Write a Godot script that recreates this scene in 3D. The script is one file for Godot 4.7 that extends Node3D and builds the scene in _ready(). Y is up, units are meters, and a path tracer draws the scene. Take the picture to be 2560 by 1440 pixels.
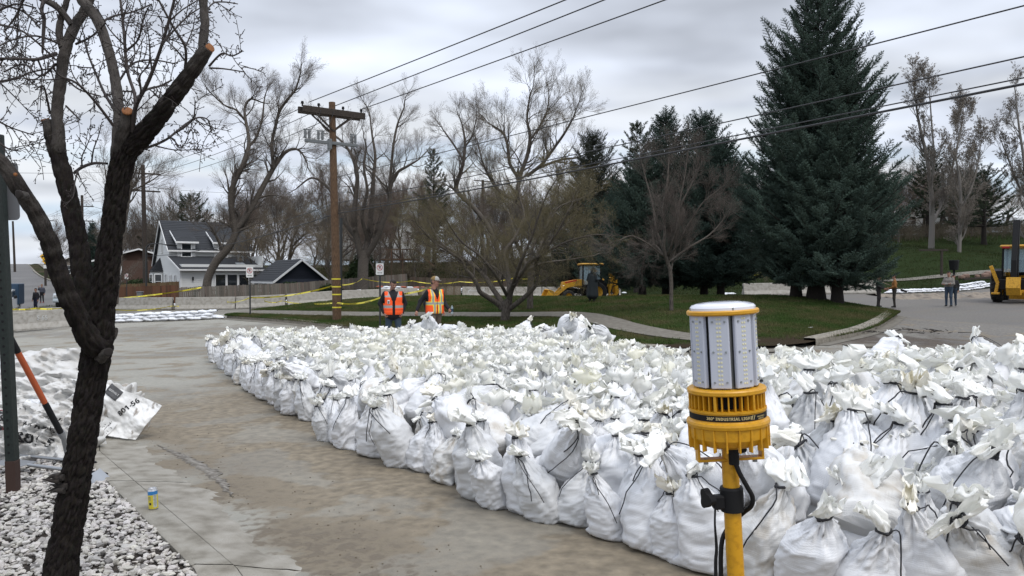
extends Node3D
# A street closed by flood barriers: a pile of tied sandbags on a dirty road, a work light, a pruned tree, spruces and houses beyond.

var used := {}
var M := {}
var rng := RandomNumberGenerator.new()
var noise := FastNoiseLite.new()
const Z0 := Vector3.ZERO

func _ready():
	rng.seed = 7
	noise.seed = 3
	noise.frequency = 1.0
	camera_and_light()
	materials()
	ground_and_roads()
	barriers_and_walls()
	houses_and_fences()
	background_trees()
	conifers()
	poles_and_wires()
	signs()
	vehicles()
	people()
	sandbag_pile()
	work_light()
	front_tree()
	front_corner()
	small_things()

func camera_and_light():
	var cam := Camera3D.new()
	cam.name = "camera"
	cam.fov = 40.84
	cam.near = 0.1
	cam.far = 900.0
	cam.position = Vector3(0, 1.6, 0)
	cam.rotation_degrees.x = -0.889
	add_child(cam)
	var env := Environment.new()
	env.background_mode = Environment.BG_SKY
	env.tonemap_mode = Environment.TONE_MAPPER_LINEAR
	env.tonemap_exposure = EXPO
	env.sdfgi_enabled = true
	env.ssao_enabled = true
	env.ssil_enabled = true
	var sky := Sky.new()
	var pm := PanoramaSkyMaterial.new()
	pm.panorama = ImageTexture.create_from_image(sky_image())
	sky.sky_material = pm
	env.sky = sky
	var we := WorldEnvironment.new()
	we.name = "sky"
	we.environment = env
	add_child(we)
	var sun := DirectionalLight3D.new()
	sun.name = "sun"
	sun.light_energy = SUN
	sun.light_angular_distance = 25.0
	sun.light_color = Color(1.0, 0.98, 0.95)
	sun.shadow_enabled = true
	sun.rotation_degrees = Vector3(-58, 35, 0)
	add_child(sun)

const EXPO := 1.1
const SUN := 0.5
const SKYTURN := 0.0

func sky_image() -> Image:
	# overcast sky: layered cloud sheets seen from below, a thin clear band low down, brighter overhead as overcast skies are
	var w := 1280
	var h := 640
	var im := Image.create(w, h, false, Image.FORMAT_RGBF)
	var a := FastNoiseLite.new()
	a.seed = 11; a.frequency = 1.0; a.fractal_octaves = 5
	var b := FastNoiseLite.new()
	b.seed = 5; b.frequency = 2.2; b.fractal_octaves = 5
	for y in h:
		var el: float = (0.5 - (y + 0.5) / h) * PI
		var s := sin(el)
		var k := 1.0 / (maxf(s, 0.0) + 0.09)
		var cr := cos(el) * k
		for x in w:
			var az: float = fposmod((x + 0.5) / w * TAU + SKYTURN, TAU)
			if s < -0.05:
				im.set_pixel(x, y, Color(0.2, 0.19, 0.17))
				continue
			var px := sin(az) * cr
			var pz := cos(az) * cr
			var n := a.get_noise_2d(px * 0.55 + 3.0, pz * 0.8)
			var m := b.get_noise_2d(px * 0.5, pz * 1.1 + 7.0)
			var lum := 0.72 + 0.40 * n + 0.16 * m + 0.75 * smoothstep(0.3, 1.0, s)
			var gap := smoothstep(0.02, 0.30, a.get_noise_2d(az * 1.6 + 31.0, el * 16.0)) * smoothstep(0.24, 0.10, s)
			var white := smoothstep(-0.35, 0.25, b.get_noise_2d(az * 1.0 + 9.0, el * 9.0 + 2.0)) * smoothstep(0.30, 0.13, s) * smoothstep(-0.02, 0.06, s)
			var c := Color(0.885, 0.955, 1.095) * lum
			c = c.lerp(Color(0.86, 0.89, 0.92), white * 0.8)
			c = c.lerp(Color(0.50, 0.66, 0.80), gap * 0.55)
			im.set_pixel(x, y, c)
	return im

# ---------------------------------------------------------------- the lie of the land
const GX := [-37.56,-54.31,-115.4,-58.58,-29.19,-28.5,-24.9,-18.6,-14.43,-11.64,-12.3,0.7756,-18.29,0.6,-8.11,-0.2173,-3.538,-7.469,5.627,11.79,5.381,9.435,2.235,3.605,15.62,24.67,30.44,35.04,46.12,63.46,24.04,32.38,40.53,56.23,62.38,-20.84,-18.44,-22.89,-14.78,11.37,-28.48,35.24,0,-3,3,-3,3,-8,0,-8,-3,3,8,20.5,24,14,12,20,30,-30,40,-10,10,-35,5,12,-150,0,150,-300,300,-80,60,0,0,-60,60]
const GD := [61,90,180,110,68,58,58,62,62,60,85,75,52,58,56,28,38,38,34,30,26,32,36,41,53,53,55,56,85,105,75,72,70,85,85,33,33,33,33.6,100,95,110,0,4,3,10,10,18,18,27,23,19,18,42,42,31,22,20,30,30,42,10,5,45,44,44,300,300,300,100,100,160,160,150,-40,0,0]
const GW := [-0.0975891,0.0301871,0.0186556,-0.0161166,-0.114203,0.16439,0.130484,-0.143504,-0.0880423,0.49224,0.178976,-0.115874,-0.217024,0.0124624,-0.255745,-0.320478,0.141585,0.219209,0.307289,1.71333,0.0815274,-0.242656,-0.319138,0.767972,0.174172,0.0305193,-0.0926697,0.053116,0.27095,0.0799229,0.0510429,-0.265052,0.162379,-0.254432,-0.00563794,-0.187565,0.43329,-0.193241,-0.171209,-0.0463459,-0.0162716,-0.0186965,-0.0032558,0.00112352,-0.00346269,-0.0072397,0.0262504,0.0522944,0.0513143,-0.133737,0.0636277,-0.113426,0.0652681,0.0486304,0.00482817,-1.39561,-0.316279,0.0910063,0.0822951,0.0937386,-0.066995,-0.003833,-6.4018e-05,-0.00684243,-0.827998,-0.0138605,-0.00279251,-0.00276625,0.00195199,-0.000603065,-0.000520397,-0.012794,-0.00127265,-0.0110507,0.00193224,0.00410139,0.00382903]
var gc := {}
func G(x: float, d: float) -> float:
	if gc.is_empty():  # heights on a grid of 1.25 m
		gc.h = PackedFloat32Array()
		for b in 121:
			for a in 185: gc.h.push_back(Gx(-115.0 + a * 1.25, -15.0 + b * 1.25))
	var fx := (x + 115.0) / 1.25
	var fd := (d + 15.0) / 1.25
	if fx < 0.0 or fd < 0.0 or fx >= 184.0 or fd >= 120.0: return Gx(x, d)
	var h: PackedFloat32Array = gc.h
	var k := int(fx) + int(fd) * 185
	fx -= floorf(fx); fd -= floorf(fd)
	return lerpf(lerpf(h[k], h[k + 1], fx), lerpf(h[k + 185], h[k + 186], fx), fd)

func Gx(x: float, d: float) -> float:
	x = clampf(x, -320, 320); d = clampf(d, -60, 420)
	var s := 0.6946932 + 0.0226385 * x + 0.0232835 * d
	for i in GX.size():
		var ax: float = (x - GX[i]) * 0.1
		var ad: float = (d - GD[i]) * 0.1
		var r2 := ax * ax + ad * ad
		if r2 > 1e-9:
			s += GW[i] * r2 * log(r2)
	return s - 0.0115 * minf(d, 60.0) + 0.0186 * clampf(x, -40.0, 30.0)

func gp(x: float, d: float, up := 0.0) -> Vector3:
	return Vector3(x, G(x, d) + up, -d)

# ---------------------------------------------------------------- mesh building
class MB:
	var v := PackedVector3Array()
	var n := PackedVector3Array()
	var c := PackedColorArray()
	var u := PackedVector2Array()
	var i := PackedInt32Array()
	var col := Color.WHITE
	var colored := false
	var uvs := false
	func put(p: Vector3, nn: Vector3, uv := Vector2.ZERO) -> void:
		v.push_back(p); n.push_back(nn); c.push_back(col); u.push_back(uv)
	func tri(a: Vector3, b: Vector3, cc: Vector3) -> void:  # counter-clockwise seen from outside
		var k := v.size()
		var nn := (b - a).cross(cc - a).normalized()
		put(a, nn); put(b, nn); put(cc, nn)
		i.push_back(k); i.push_back(k + 2); i.push_back(k + 1)
	func quad(a: Vector3, b: Vector3, cc: Vector3, d: Vector3) -> void:
		var k := v.size()
		var nn := (b - a).cross(cc - a)
		if nn.length_squared() < 1e-14: nn = (cc - a).cross(d - a)
		nn = nn.normalized()
		put(a, nn, Vector2(0, 1)); put(b, nn, Vector2(1, 1)); put(cc, nn, Vector2(1, 0)); put(d, nn, Vector2(0, 0))
		for q in [0, 2, 1, 0, 3, 2]: i.push_back(k + q)
	func box(at: Vector3, size: Vector3, B := Basis(), b := 0.0) -> void:
		var h := size * 0.5
		if b <= 0.0:
			for ax in 3:
				for s in [-1.0, 1.0]:
					var e := Vector3.ZERO; e[ax] = s
					var f := Vector3.ZERO; f[(ax + 1) % 3] = 1
					var g := e.cross(f)
					var o := e * h
					var p := f * h
					var q := g * h
					quad(at + B * (o - p - q), at + B * (o + p - q), at + B * (o + p + q), at + B * (o - p + q))
			return
		b = minf(b, minf(h.x, minf(h.y, h.z)) * 0.9)
		var pts := {}
		for sx in [-1, 1]:
			for sy in [-1, 1]:
				for sz in [-1, 1]:
					var s3 := Vector3(sx, sy, sz)
					for ax in 3:
						var hh := h - Vector3(b, b, b)
						hh[ax] = h[ax]
						pts[[sx, sy, sz, ax]] = at + B * (s3 * hh)
		for ax in 3:
			var a1 := (ax + 1) % 3
			var a2 := (ax + 2) % 3
			for s in [-1, 1]:
				var ring := []
				for st in [[-1, -1], [1, -1], [1, 1], [-1, 1]]:
					var key := [0, 0, 0]
					key[ax] = s; key[a1] = st[0] * s; key[a2] = st[1]
					ring.append(pts[key + [ax]])
				quad(ring[0], ring[1], ring[2], ring[3])
			for s in [-1, 1]:
				for t in [-1, 1]:
					var e := [0, 0, 0]
					var f := [0, 0, 0]
					e[a1] = s; e[a2] = t; f[a1] = s; f[a2] = t
					e[ax] = -1; f[ax] = 1
					var q := [pts[e + [a1]], pts[f + [a1]], pts[f + [a2]], pts[e + [a2]]]
					if s * t > 0: quad(q[1], q[0], q[3], q[2])
					else: quad(q[0], q[1], q[2], q[3])
		for sx in [-1, 1]:
			for sy in [-1, 1]:
				for sz in [-1, 1]:
					var k := [sx, sy, sz]
					if sx * sy * sz > 0: tri(pts[k + [0]], pts[k + [1]], pts[k + [2]])
					else: tri(pts[k + [0]], pts[k + [2]], pts[k + [1]])
	func bar(a: Vector3, b: Vector3, w: float, h: float, up := Vector3.UP, bev := 0.0) -> void:
		var z := (b - a).normalized()
		if absf(z.dot(up)) > 0.98: up = Vector3.RIGHT
		var x := up.cross(z).normalized()
		box((a + b) * 0.5, Vector3(w, h, (b - a).length()), Basis(x, z.cross(x), z), bev)
	func tube(pts: Array, rad: Array, sides := 8, caps := true, uvr := 1.0) -> void:
		var m := pts.size()
		if m < 2: return
		var t: Vector3 = (pts[1] - pts[0]).normalized()
		var e: Vector3 = t.cross(Vector3(0.31, 0.92, 0.17)).normalized()
		var k0 := v.size()
		var len := 0.0
		for j in m:
			if j > 0: len += (pts[j] - pts[j - 1]).length()
			var tt: Vector3 = (pts[mini(j + 1, m - 1)] - pts[maxi(j - 1, 0)]).normalized()
			e = (e - tt * e.dot(tt)).normalized()
			var f := tt.cross(e)
			for s in sides + 1:
				var a := TAU * s / sides
				var nn := e * cos(a) + f * sin(a)
				put(pts[j] + nn * rad[j], nn, Vector2(float(s) / sides * uvr, len))
		var w := sides + 1
		for j in m - 1:
			for s in sides:
				var a := k0 + j * w + s
				i.append_array(PackedInt32Array([a, a + w + 1, a + 1, a, a + w, a + w + 1]))
		if caps:
			for q in [0, m - 1]:
				var nn: Vector3 = (pts[0] - pts[1]).normalized() if q == 0 else (pts[m - 1] - pts[m - 2]).normalized()
				var k := v.size()
				put(pts[q], nn)
				for s in sides + 1: put(v[k0 + q * w + s], nn)
				for s in sides:
					if q == 0: i.append_array(PackedInt32Array([k, k + 1 + s, k + 2 + s]))
					else: i.append_array(PackedInt32Array([k, k + 2 + s, k + 1 + s]))
	func cyl(a: Vector3, b: Vector3, r: float, sides := 16, r2 := -1.0) -> void:
		tube([a, b], [r, r if r2 < 0 else r2], sides)
	func lathe(prof: Array, sides := 24, X := Transform3D()) -> void:  # prof: Vector2(radius, height), bottom to top on the outside
		for j in prof.size() - 1:
			var p: Vector2 = prof[j]
			var q: Vector2 = prof[j + 1]
			if p.distance_to(q) < 1e-6: continue
			var k := v.size()
			var nr := Vector2(q.y - p.y, p.x - q.x).normalized()
			for s in sides + 1:
				var a := TAU * s / sides
				var dd := Vector3(cos(a), 0, -sin(a))
				var nn := (X.basis * (dd * nr.x + Vector3.UP * nr.y)).normalized()
				put(X * (dd * p.x + Vector3.UP * p.y), nn, Vector2(float(s) / sides, p.y))
				put(X * (dd * q.x + Vector3.UP * q.y), nn, Vector2(float(s) / sides, q.y))
			for s in sides:
				var a := k + s * 2
				i.append_array(PackedInt32Array([a, a + 3, a + 2, a, a + 1, a + 3]))
	func grid(nu: int, nv: int, f: Callable, closed := false) -> void:  # outward is du x dv
		var k := v.size()
		var w := nu + 1
		for b in nv + 1:
			for a in nu + 1:
				var fa := float(a) / nu
				var fb := float(b) / nv
				v.push_back(f.call(fa, fb)); n.push_back(Vector3.ZERO); c.push_back(col); u.push_back(Vector2(fa, fb))
		var i0 := i.size()
		for b in nv:
			for a in nu:
				var q := k + b * w + a
				i.append_array(PackedInt32Array([q, q + w + 1, q + 1, q, q + w, q + w + 1]))
		smooth(k, i0)
		if closed:
			for b in nv + 1:
				var s := (n[k + b * w] + n[k + b * w + nu]).normalized()
				n[k + b * w] = s; n[k + b * w + nu] = s
	func smooth(k: int, i0: int) -> void:
		var j := i0
		while j < i.size():
			var a := i[j]
			var b := i[j + 1]
			var d := i[j + 2]
			var nn := (v[d] - v[a]).cross(v[b] - v[a])
			n[a] += nn; n[b] += nn; n[d] += nn
			j += 3
		for q in range(k, v.size()): n[q] = n[q].normalized()
	func poly(p: PackedVector2Array, d: float, X := Transform3D(), back := true) -> void:  # outline in x, y pulled from z = 0 to z = d
		var t := Geometry2D.triangulate_polygon(p)
		var area := 0.0
		for q in p.size(): area += p[q].cross(p[(q + 1) % p.size()])
		var ccw := area > 0
		var m := p.size()
		for side in 2:
			if side == 0 and not back: continue
			var k := v.size()
			var nn := X.basis * Vector3(0, 0, 1 if side else -1)
			for q in p: put(X * Vector3(q.x, q.y, d * side), nn.normalized(), q)
			for q in range(0, t.size(), 3):
				var a := p[t[q]]
				var f := (p[t[q + 1]] - a).cross(p[t[q + 2]] - a) > 0
				if f == (side == 1): i.append_array(PackedInt32Array([k + t[q], k + t[q + 2], k + t[q + 1]]))
				else: i.append_array(PackedInt32Array([k + t[q], k + t[q + 1], k + t[q + 2]]))
		for q in m:
			var a := p[q]
			var b := p[(q + 1) % m]
			if not ccw:
				var tmp := a; a = b; b = tmp
			quad(X * Vector3(a.x, a.y, 0), X * Vector3(b.x, b.y, 0), X * Vector3(b.x, b.y, d), X * Vector3(a.x, a.y, d))
	func add(o: MB, X: Transform3D, tint := Color(-1, 0, 0)) -> void:
		var k := v.size()
		v.append_array(X * o.v)
		n.append_array(Transform3D(X.basis.orthonormalized(), Vector3.ZERO) * o.n)
		u.append_array(o.u)
		if tint.r < 0: c.append_array(o.c)
		else:
			var cc := PackedColorArray(); cc.resize(o.c.size()); cc.fill(tint)
			c.append_array(cc)
		var m := o.i.size()
		var at := i.size()
		i.resize(at + m)
		for q in m: i[at + q] = o.i[q] + k
	func mesh() -> ArrayMesh:
		var am := ArrayMesh.new()
		if v.is_empty(): return am
		var a := []
		a.resize(Mesh.ARRAY_MAX)
		a[Mesh.ARRAY_VERTEX] = v
		a[Mesh.ARRAY_NORMAL] = n
		if colored: a[Mesh.ARRAY_COLOR] = c
		if uvs: a[Mesh.ARRAY_TEX_UV] = u
		a[Mesh.ARRAY_INDEX] = i
		am.add_surface_from_arrays(Mesh.PRIMITIVE_TRIANGLES, a)
		return am

func numbered(nm: String) -> String:
	if not used.has(nm):
		used[nm] = 0
		return nm
	used[nm] += 1
	return "%s_%03d" % [nm, used[nm]]

func tag(o: Node, label: String, cat: String, grp := "", kind := "") -> void:
	if label: o.set_meta("label", label)
	if cat: o.set_meta("category", cat)
	if grp: o.set_meta("group", grp)
	if kind: o.set_meta("kind", kind)

func thing(nm: String, label: String, cat: String, grp := "", at := Z0, turn := 0.0) -> Node3D:
	var o := Node3D.new()
	o.name = numbered(nm)
	add_child(o, true)
	o.position = at
	o.rotation.y = turn
	tag(o, label, cat, grp)
	return o

func part(par: Node, nm: String, mb, mat: Material, X := Transform3D()) -> MeshInstance3D:
	var o := MeshInstance3D.new()
	o.name = nm
	o.mesh = mb.mesh() if mb is MB else mb
	o.material_override = mat
	o.transform = X
	par.add_child(o, true)
	return o

func solo(nm: String, label: String, cat: String, grp: String, mb, mat: Material, at := Z0) -> MeshInstance3D:
	var o := part(self, numbered(nm), mb, mat)
	o.position = at
	tag(o, label, cat, grp)
	return o

func struct(nm: String, mb, mat: Material) -> MeshInstance3D:
	var o := part(self, numbered(nm), mb, mat)
	o.set_meta("kind", "structure")
	return o

func scatter(par: Node, nm: String, mesh: Mesh, mat: Material, xs: Array, tints := []) -> MultiMeshInstance3D:
	var mm := MultiMesh.new()
	mm.transform_format = MultiMesh.TRANSFORM_3D
	mm.use_colors = tints.size() > 0
	mm.mesh = mesh
	mm.instance_count = xs.size()
	for j in xs.size():
		mm.set_instance_transform(j, xs[j])
		if tints.size(): mm.set_instance_color(j, tints[j])
	var o := MultiMeshInstance3D.new()
	o.name = nm
	o.multimesh = mm
	o.material_override = mat
	par.add_child(o, true)
	return o

func copy(o: Node3D, at: Vector3, turn := 0.0, label := "", scl := 1.0) -> Node3D:
	var r: Node3D = o.duplicate()
	var nm := String(o.name)
	var us := nm.rfind("_")
	if us > 0 and nm.substr(us + 1).is_valid_int(): nm = nm.substr(0, us)
	r.name = numbered(nm)
	add_child(r, true)
	r.position = at
	r.rotation = Vector3(0, turn, 0)
	r.scale = Vector3.ONE * scl
	if label: r.set_meta("label", label)
	return r

func lin(r: float, g: float, b: float) -> Color:
	return Color(r, g, b).linear_to_srgb()

func ntex(freq: float, ramp: Array, size := 512, oct := 4, seed := 1, type := FastNoiseLite.TYPE_SIMPLEX_SMOOTH, bump := 0.0) -> NoiseTexture2D:
	var f := FastNoiseLite.new()
	f.seed = seed; f.frequency = freq; f.fractal_octaves = oct; f.noise_type = type
	var t := NoiseTexture2D.new()
	t.width = size; t.height = size; t.seamless = true; t.noise = f
	if bump > 0.0:
		t.as_normal_map = true; t.bump_strength = bump
	elif ramp.size():
		var g := Gradient.new()
		var offs := PackedFloat32Array()
		var cols := PackedColorArray()
		for j in ramp.size():
			offs.push_back(float(j) / (ramp.size() - 1)); cols.push_back(ramp[j])
		g.offsets = offs; g.colors = cols
		t.color_ramp = g
	return t

func mat(nm: String, col: Color, rough := 0.8, o := {}) -> StandardMaterial3D:
	var m := StandardMaterial3D.new()
	m.resource_name = nm
	m.albedo_color = col
	m.roughness = rough
	m.metallic = o.get("metal", 0.0)
	m.metallic_specular = o.get("spec", 0.5)
	m.cull_mode = BaseMaterial3D.CULL_DISABLED if o.get("two", false) else BaseMaterial3D.CULL_BACK
	if o.has("vc"): m.vertex_color_use_as_albedo = true
	if o.has("tex"): m.albedo_texture = o.tex
	if o.has("nrm"):
		m.normal_enabled = true; m.normal_texture = o.nrm; m.normal_scale = o.get("ns", 1.0)
	if o.has("hm"):
		m.heightmap_enabled = true; m.heightmap_texture = o.hm; m.heightmap_scale = o.get("hs", 1.0)
	if o.has("tri"):
		m.uv1_triplanar = true; m.uv1_scale = Vector3.ONE * o.tri if o.tri is float else o.tri
		if o.get("world", false): m.uv1_world_triplanar = true
	elif o.has("uv"):
		m.uv1_scale = o.uv
	if o.has("back"):
		m.backlight_enabled = true; m.backlight = o.back
	if o.has("coat"):
		m.clearcoat_enabled = true; m.clearcoat = o.coat; m.clearcoat_roughness = 0.2
	M[nm] = m
	return m

func R(a: float, b: float) -> float:
	return rng.randf_range(a, b)

func smoothpath(p: Array, per := 4) -> Array:  # Catmull-Rom through Vector4 (x, y, z, radius)
	var out := []
	for j in p.size() - 1:
		var a: Vector4 = p[maxi(j - 1, 0)]
		var b: Vector4 = p[j]
		var c: Vector4 = p[j + 1]
		var d: Vector4 = p[mini(j + 2, p.size() - 1)]
		for s in per:
			var t := float(s) / per
			out.append(0.5 * (2.0 * b + (c - a) * t + (2.0 * a - 5.0 * b + 4.0 * c - d) * t * t + (3.0 * b - a - 3.0 * c + d) * t * t * t))
	out.append(p[p.size() - 1])
	return out

func v3(q: Vector4) -> Vector3:
	return Vector3(q.x, q.y, q.z)

func tube4(mb: MB, path: Array, sides := 8, base := Z0, caps := true) -> void:
	var pts := []
	var rad := []
	for q in path:
		pts.append(v3(q) - base); rad.append(q.w)
	mb.tube(pts, rad, sides, caps)

func text_mb(s: String, size: float, depth := 0.002, bold := true, f = null) -> MB:
	# lettering of a given cap height in metres, centred; f bends its points onto a surface
	var tm := TextMesh.new()
	var sf := SystemFont.new()
	sf.font_names = PackedStringArray(["Droid Sans"])
	if bold: sf.font_weight = 700
	tm.font = sf
	tm.font_size = 32
	tm.pixel_size = size / 23.0
	tm.depth = depth
	tm.curve_step = 2.0
	tm.text = s
	var a := tm.get_mesh_arrays()
	var mb := MB.new()
	if a.is_empty(): return mb
	mb.v = a[Mesh.ARRAY_VERTEX]; mb.n = a[Mesh.ARRAY_NORMAL]
	mb.i = a[Mesh.ARRAY_INDEX]
	if f != null:
		for q in mb.v.size():
			mb.v[q] = f.call(mb.v[q])
	mb.c.resize(mb.v.size()); mb.u.resize(mb.v.size())
	mb.c.fill(Color.WHITE)
	return mb


# ---------------------------------------------------------------- materials
func materials():
	var weave := weave_normal()
	mat("sack", lin(0.69, 0.695, 0.71), 0.42, {nrm = weave, ns = 0.55, uv = Vector3(1, 1, 1), spec = 0.5, vc = true, back = Color(0.10, 0.10, 0.10)})
	mat("sack_grey", lin(0.60, 0.605, 0.61), 0.45, {nrm = weave, ns = 0.6, uv = Vector3(1, 1, 1), vc = true, back = Color(0.10, 0.10, 0.10)})
	mat("sack_dusty", lin(0.655, 0.65, 0.635), 0.5, {nrm = weave, ns = 0.6, uv = Vector3(1, 1, 1), vc = true, back = Color(0.10, 0.10, 0.10), tex = ntex(0.012, [Color(0.86, 0.825, 0.775), Color(1, 1, 1), Color(1, 1, 1)], 256, 5, 97)})
	mat("ruffle", lin(0.92, 0.915, 0.89), 0.38, {nrm = weave, ns = 0.4, uv = Vector3(1, 1, 1), vc = true, back = Color(0.7, 0.7, 0.67), two = true})
	mat("tie", lin(0.012, 0.012, 0.016), 0.5)
	mat("sack_far", lin(0.74, 0.755, 0.78), 0.5, {vc = true})
	mat("concrete", lin(0.40, 0.385, 0.35), 0.9, {tex = ntex(0.02, [Color(0.72, 0.71, 0.69), Color(0.92, 0.91, 0.9), Color(1, 1, 1)], 512, 6, 4), tri = 0.35, world = true, nrm = ntex(0.2, [], 256, 3, 5, FastNoiseLite.TYPE_SIMPLEX_SMOOTH, 2.0), ns = 0.4})
	mat("kerb", lin(0.30, 0.285, 0.25), 0.9, {tex = ntex(0.03, [Color(0.6, 0.57, 0.53), Color(0.9, 0.88, 0.85), Color(1, 0.99, 0.97)], 512, 6, 14), tri = 0.5, world = true, nrm = ntex(0.25, [], 256, 4, 15, FastNoiseLite.TYPE_SIMPLEX_SMOOTH, 3.0), ns = 0.6})
	mat("gutter", lin(0.36, 0.345, 0.31), 0.9, {vc = true, tex = ntex(0.008, [Color(0.66, 0.64, 0.60), Color(0.88, 0.87, 0.85), Color(1, 1, 1)], 1024, 7, 24), tri = 0.45, world = true, nrm = ntex(0.3, [], 512, 5, 25, FastNoiseLite.TYPE_SIMPLEX_SMOOTH, 3.0), ns = 0.35})
	mat("walk", lin(0.20, 0.185, 0.155), 0.9, {tex = ntex(0.04, [Color(0.7, 0.68, 0.65), Color(1, 1, 1)], 256, 5, 34), tri = 0.4, world = true})
	mat("lawn", lin(1, 1, 1), 1.0, {vc = true, tex = ntex(0.12, [Color(0.55, 0.55, 0.5), Color(0.9, 0.9, 0.85), Color(1, 1, 1)], 512, 4, 44), tri = 0.6, world = true, nrm = ntex(0.3, [], 256, 3, 45, FastNoiseLite.TYPE_SIMPLEX_SMOOTH, 6.0), ns = 0.8, spec = 0.15})
	mat("blades", lin(0.9, 0.9, 0.9), 0.7, {vc = true, two = true, spec = 0.2, back = Color(0.25, 0.3, 0.12)})
	mat("road_far", lin(1, 1, 1), 0.85, {vc = true, tex = ntex(0.06, [Color(0.75, 0.74, 0.73), Color(1, 1, 1)], 512, 6, 54), tri = 0.25, world = true})
	mat("soil", lin(0.07, 0.052, 0.038), 1.0, {tex = ntex(0.1, [Color(0.4, 0.38, 0.36), Color(1, 1, 1)], 256, 5, 64), tri = 0.8, world = true, nrm = ntex(0.25, [], 256, 4, 65, FastNoiseLite.TYPE_SIMPLEX_SMOOTH, 8.0)})
	mat("pole_wood", lin(0.185, 0.118, 0.07), 0.9, {tex = ntex(0.03, [Color(0.30, 0.27, 0.25), Color(0.78, 0.74, 0.7), Color(1, 1, 1)], 512, 5, 74), tri = Vector3(3, 0.3, 3)})
	mat("cutout", lin(0.13, 0.14, 0.145), 0.5)
	mat("old_wood", lin(0.07, 0.055, 0.045), 0.9, {tex = ntex(0.03, [Color(0.5, 0.48, 0.45), Color(1, 1, 1)], 256, 5, 75), tri = Vector3(2, 2, 2)})
	mat("bark_grey", lin(0.135, 0.12, 0.107), 0.95, {tex = ntex(0.05, [Color(0.4, 0.38, 0.36), Color(0.85, 0.83, 0.8), Color(1, 1, 1)], 256, 4, 76), tri = Vector3(2.0, 0.5, 2.0)})
	mat("twig", lin(0.135, 0.117, 0.102), 0.9, {vc = true})
	mat("needles", lin(1, 1, 1), 0.75, {vc = true, spec = 0.25, two = true})
	mat("trunk_dark", lin(0.05, 0.04, 0.033), 0.95, {tex = ntex(0.06, [Color(0.4, 0.4, 0.4), Color(1, 1, 1)], 256, 4, 77), tri = Vector3(3, 0.8, 3)})
	mat("wire", lin(0.02, 0.02, 0.022), 0.6)
	mat("galv", lin(0.28, 0.30, 0.31), 0.55, {metal = 0.4})
	mat("dark_metal", lin(0.022, 0.024, 0.025), 0.5)
	mat("rusty", lin(0.04, 0.02, 0.014), 0.85)
	mat("green_post", lin(0.016, 0.026, 0.022), 0.55, {tex = ntex(0.05, [Color(0.6, 0.6, 0.6), Color(1, 1, 1)], 256, 4, 78), tri = 2.0})
	mat("white_paint", lin(0.72, 0.72, 0.71), 0.5)
	mat("sign_white", lin(0.7, 0.7, 0.68), 0.4)
	mat("sign_red", lin(0.42, 0.015, 0.02), 0.4)
	mat("sign_black", lin(0.02, 0.02, 0.02), 0.4)
	mat("sign_yellow", lin(0.75, 0.42, 0.02), 0.45)
	mat("sign_back", lin(0.17, 0.175, 0.185), 0.45, {metal = 0.3})
	mat("tape", lin(0.72, 0.62, 0.05), 0.5, {two = true, back = Color(0.4, 0.35, 0.03)})
	mat("siding", lin(0.68, 0.685, 0.67), 0.7)
	mat("trim", lin(0.74, 0.74, 0.73), 0.55)
	mat("shingle", lin(0.042, 0.046, 0.052), 0.9, {tex = ntex(0.15, [Color(0.6, 0.6, 0.62), Color(1, 1, 1)], 256, 3, 79), tri = 0.8, world = true})
	mat("blue_wall", lin(0.02, 0.026, 0.042), 0.7)
	mat("tan_wall", lin(0.22, 0.19, 0.16), 0.8)
	mat("brick_wall", lin(0.13, 0.075, 0.055), 0.9, {tex = ntex(0.2, [Color(0.6, 0.6, 0.6), Color(1, 1, 1)], 256, 3, 80), tri = 1.0, world = true})
	mat("glass_dark", lin(0.02, 0.024, 0.028), 0.08, {spec = 0.8})
	mat("green_door", lin(0.03, 0.09, 0.075), 0.5)
	mat("picket_grey", lin(0.17, 0.15, 0.13), 0.95, {vc = true})
	mat("rock_red", lin(0.33, 0.22, 0.17), 0.9, {tex = ntex(0.05, [Color(0.55, 0.52, 0.5), Color(1, 1, 1)], 256, 5, 81), tri = 0.7, world = true})
	mat("cat_yellow", lin(0.62, 0.33, 0.025), 0.45, {tex = ntex(0.04, [Color(0.72, 0.68, 0.6), Color(1, 1, 1), Color(1, 1, 1)], 256, 5, 82), tri = 0.8})
	mat("machine_black", lin(0.013, 0.013, 0.014), 0.6, {spec = 0.3})
	mat("tyre", lin(0.022, 0.021, 0.02), 0.9)
	mat("cab_glass", Color(0.75, 0.85, 0.9, 0.28), 0.05, {})
	M.cab_glass.transparency = BaseMaterial3D.TRANSPARENCY_ALPHA
	mat("car_white", lin(0.72, 0.73, 0.74), 0.25, {coat = 0.6})
	mat("car_blue", lin(0.01, 0.035, 0.07), 0.5)
	mat("car_silver", lin(0.36, 0.40, 0.42), 0.3, {metal = 0.5})
	mat("chrome", lin(0.6, 0.6, 0.6), 0.2, {metal = 0.9})
	mat("cloth", lin(1, 1, 1), 0.9, {vc = true, tex = ntex(0.08, [Color(0.78, 0.78, 0.78), Color(1, 1, 1)], 256, 4, 83), tri = 4.0})
	mat("reflective", lin(0.42, 0.43, 0.42), 0.35)
	mat("hair", lin(0.022, 0.017, 0.013), 0.7)

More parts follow.
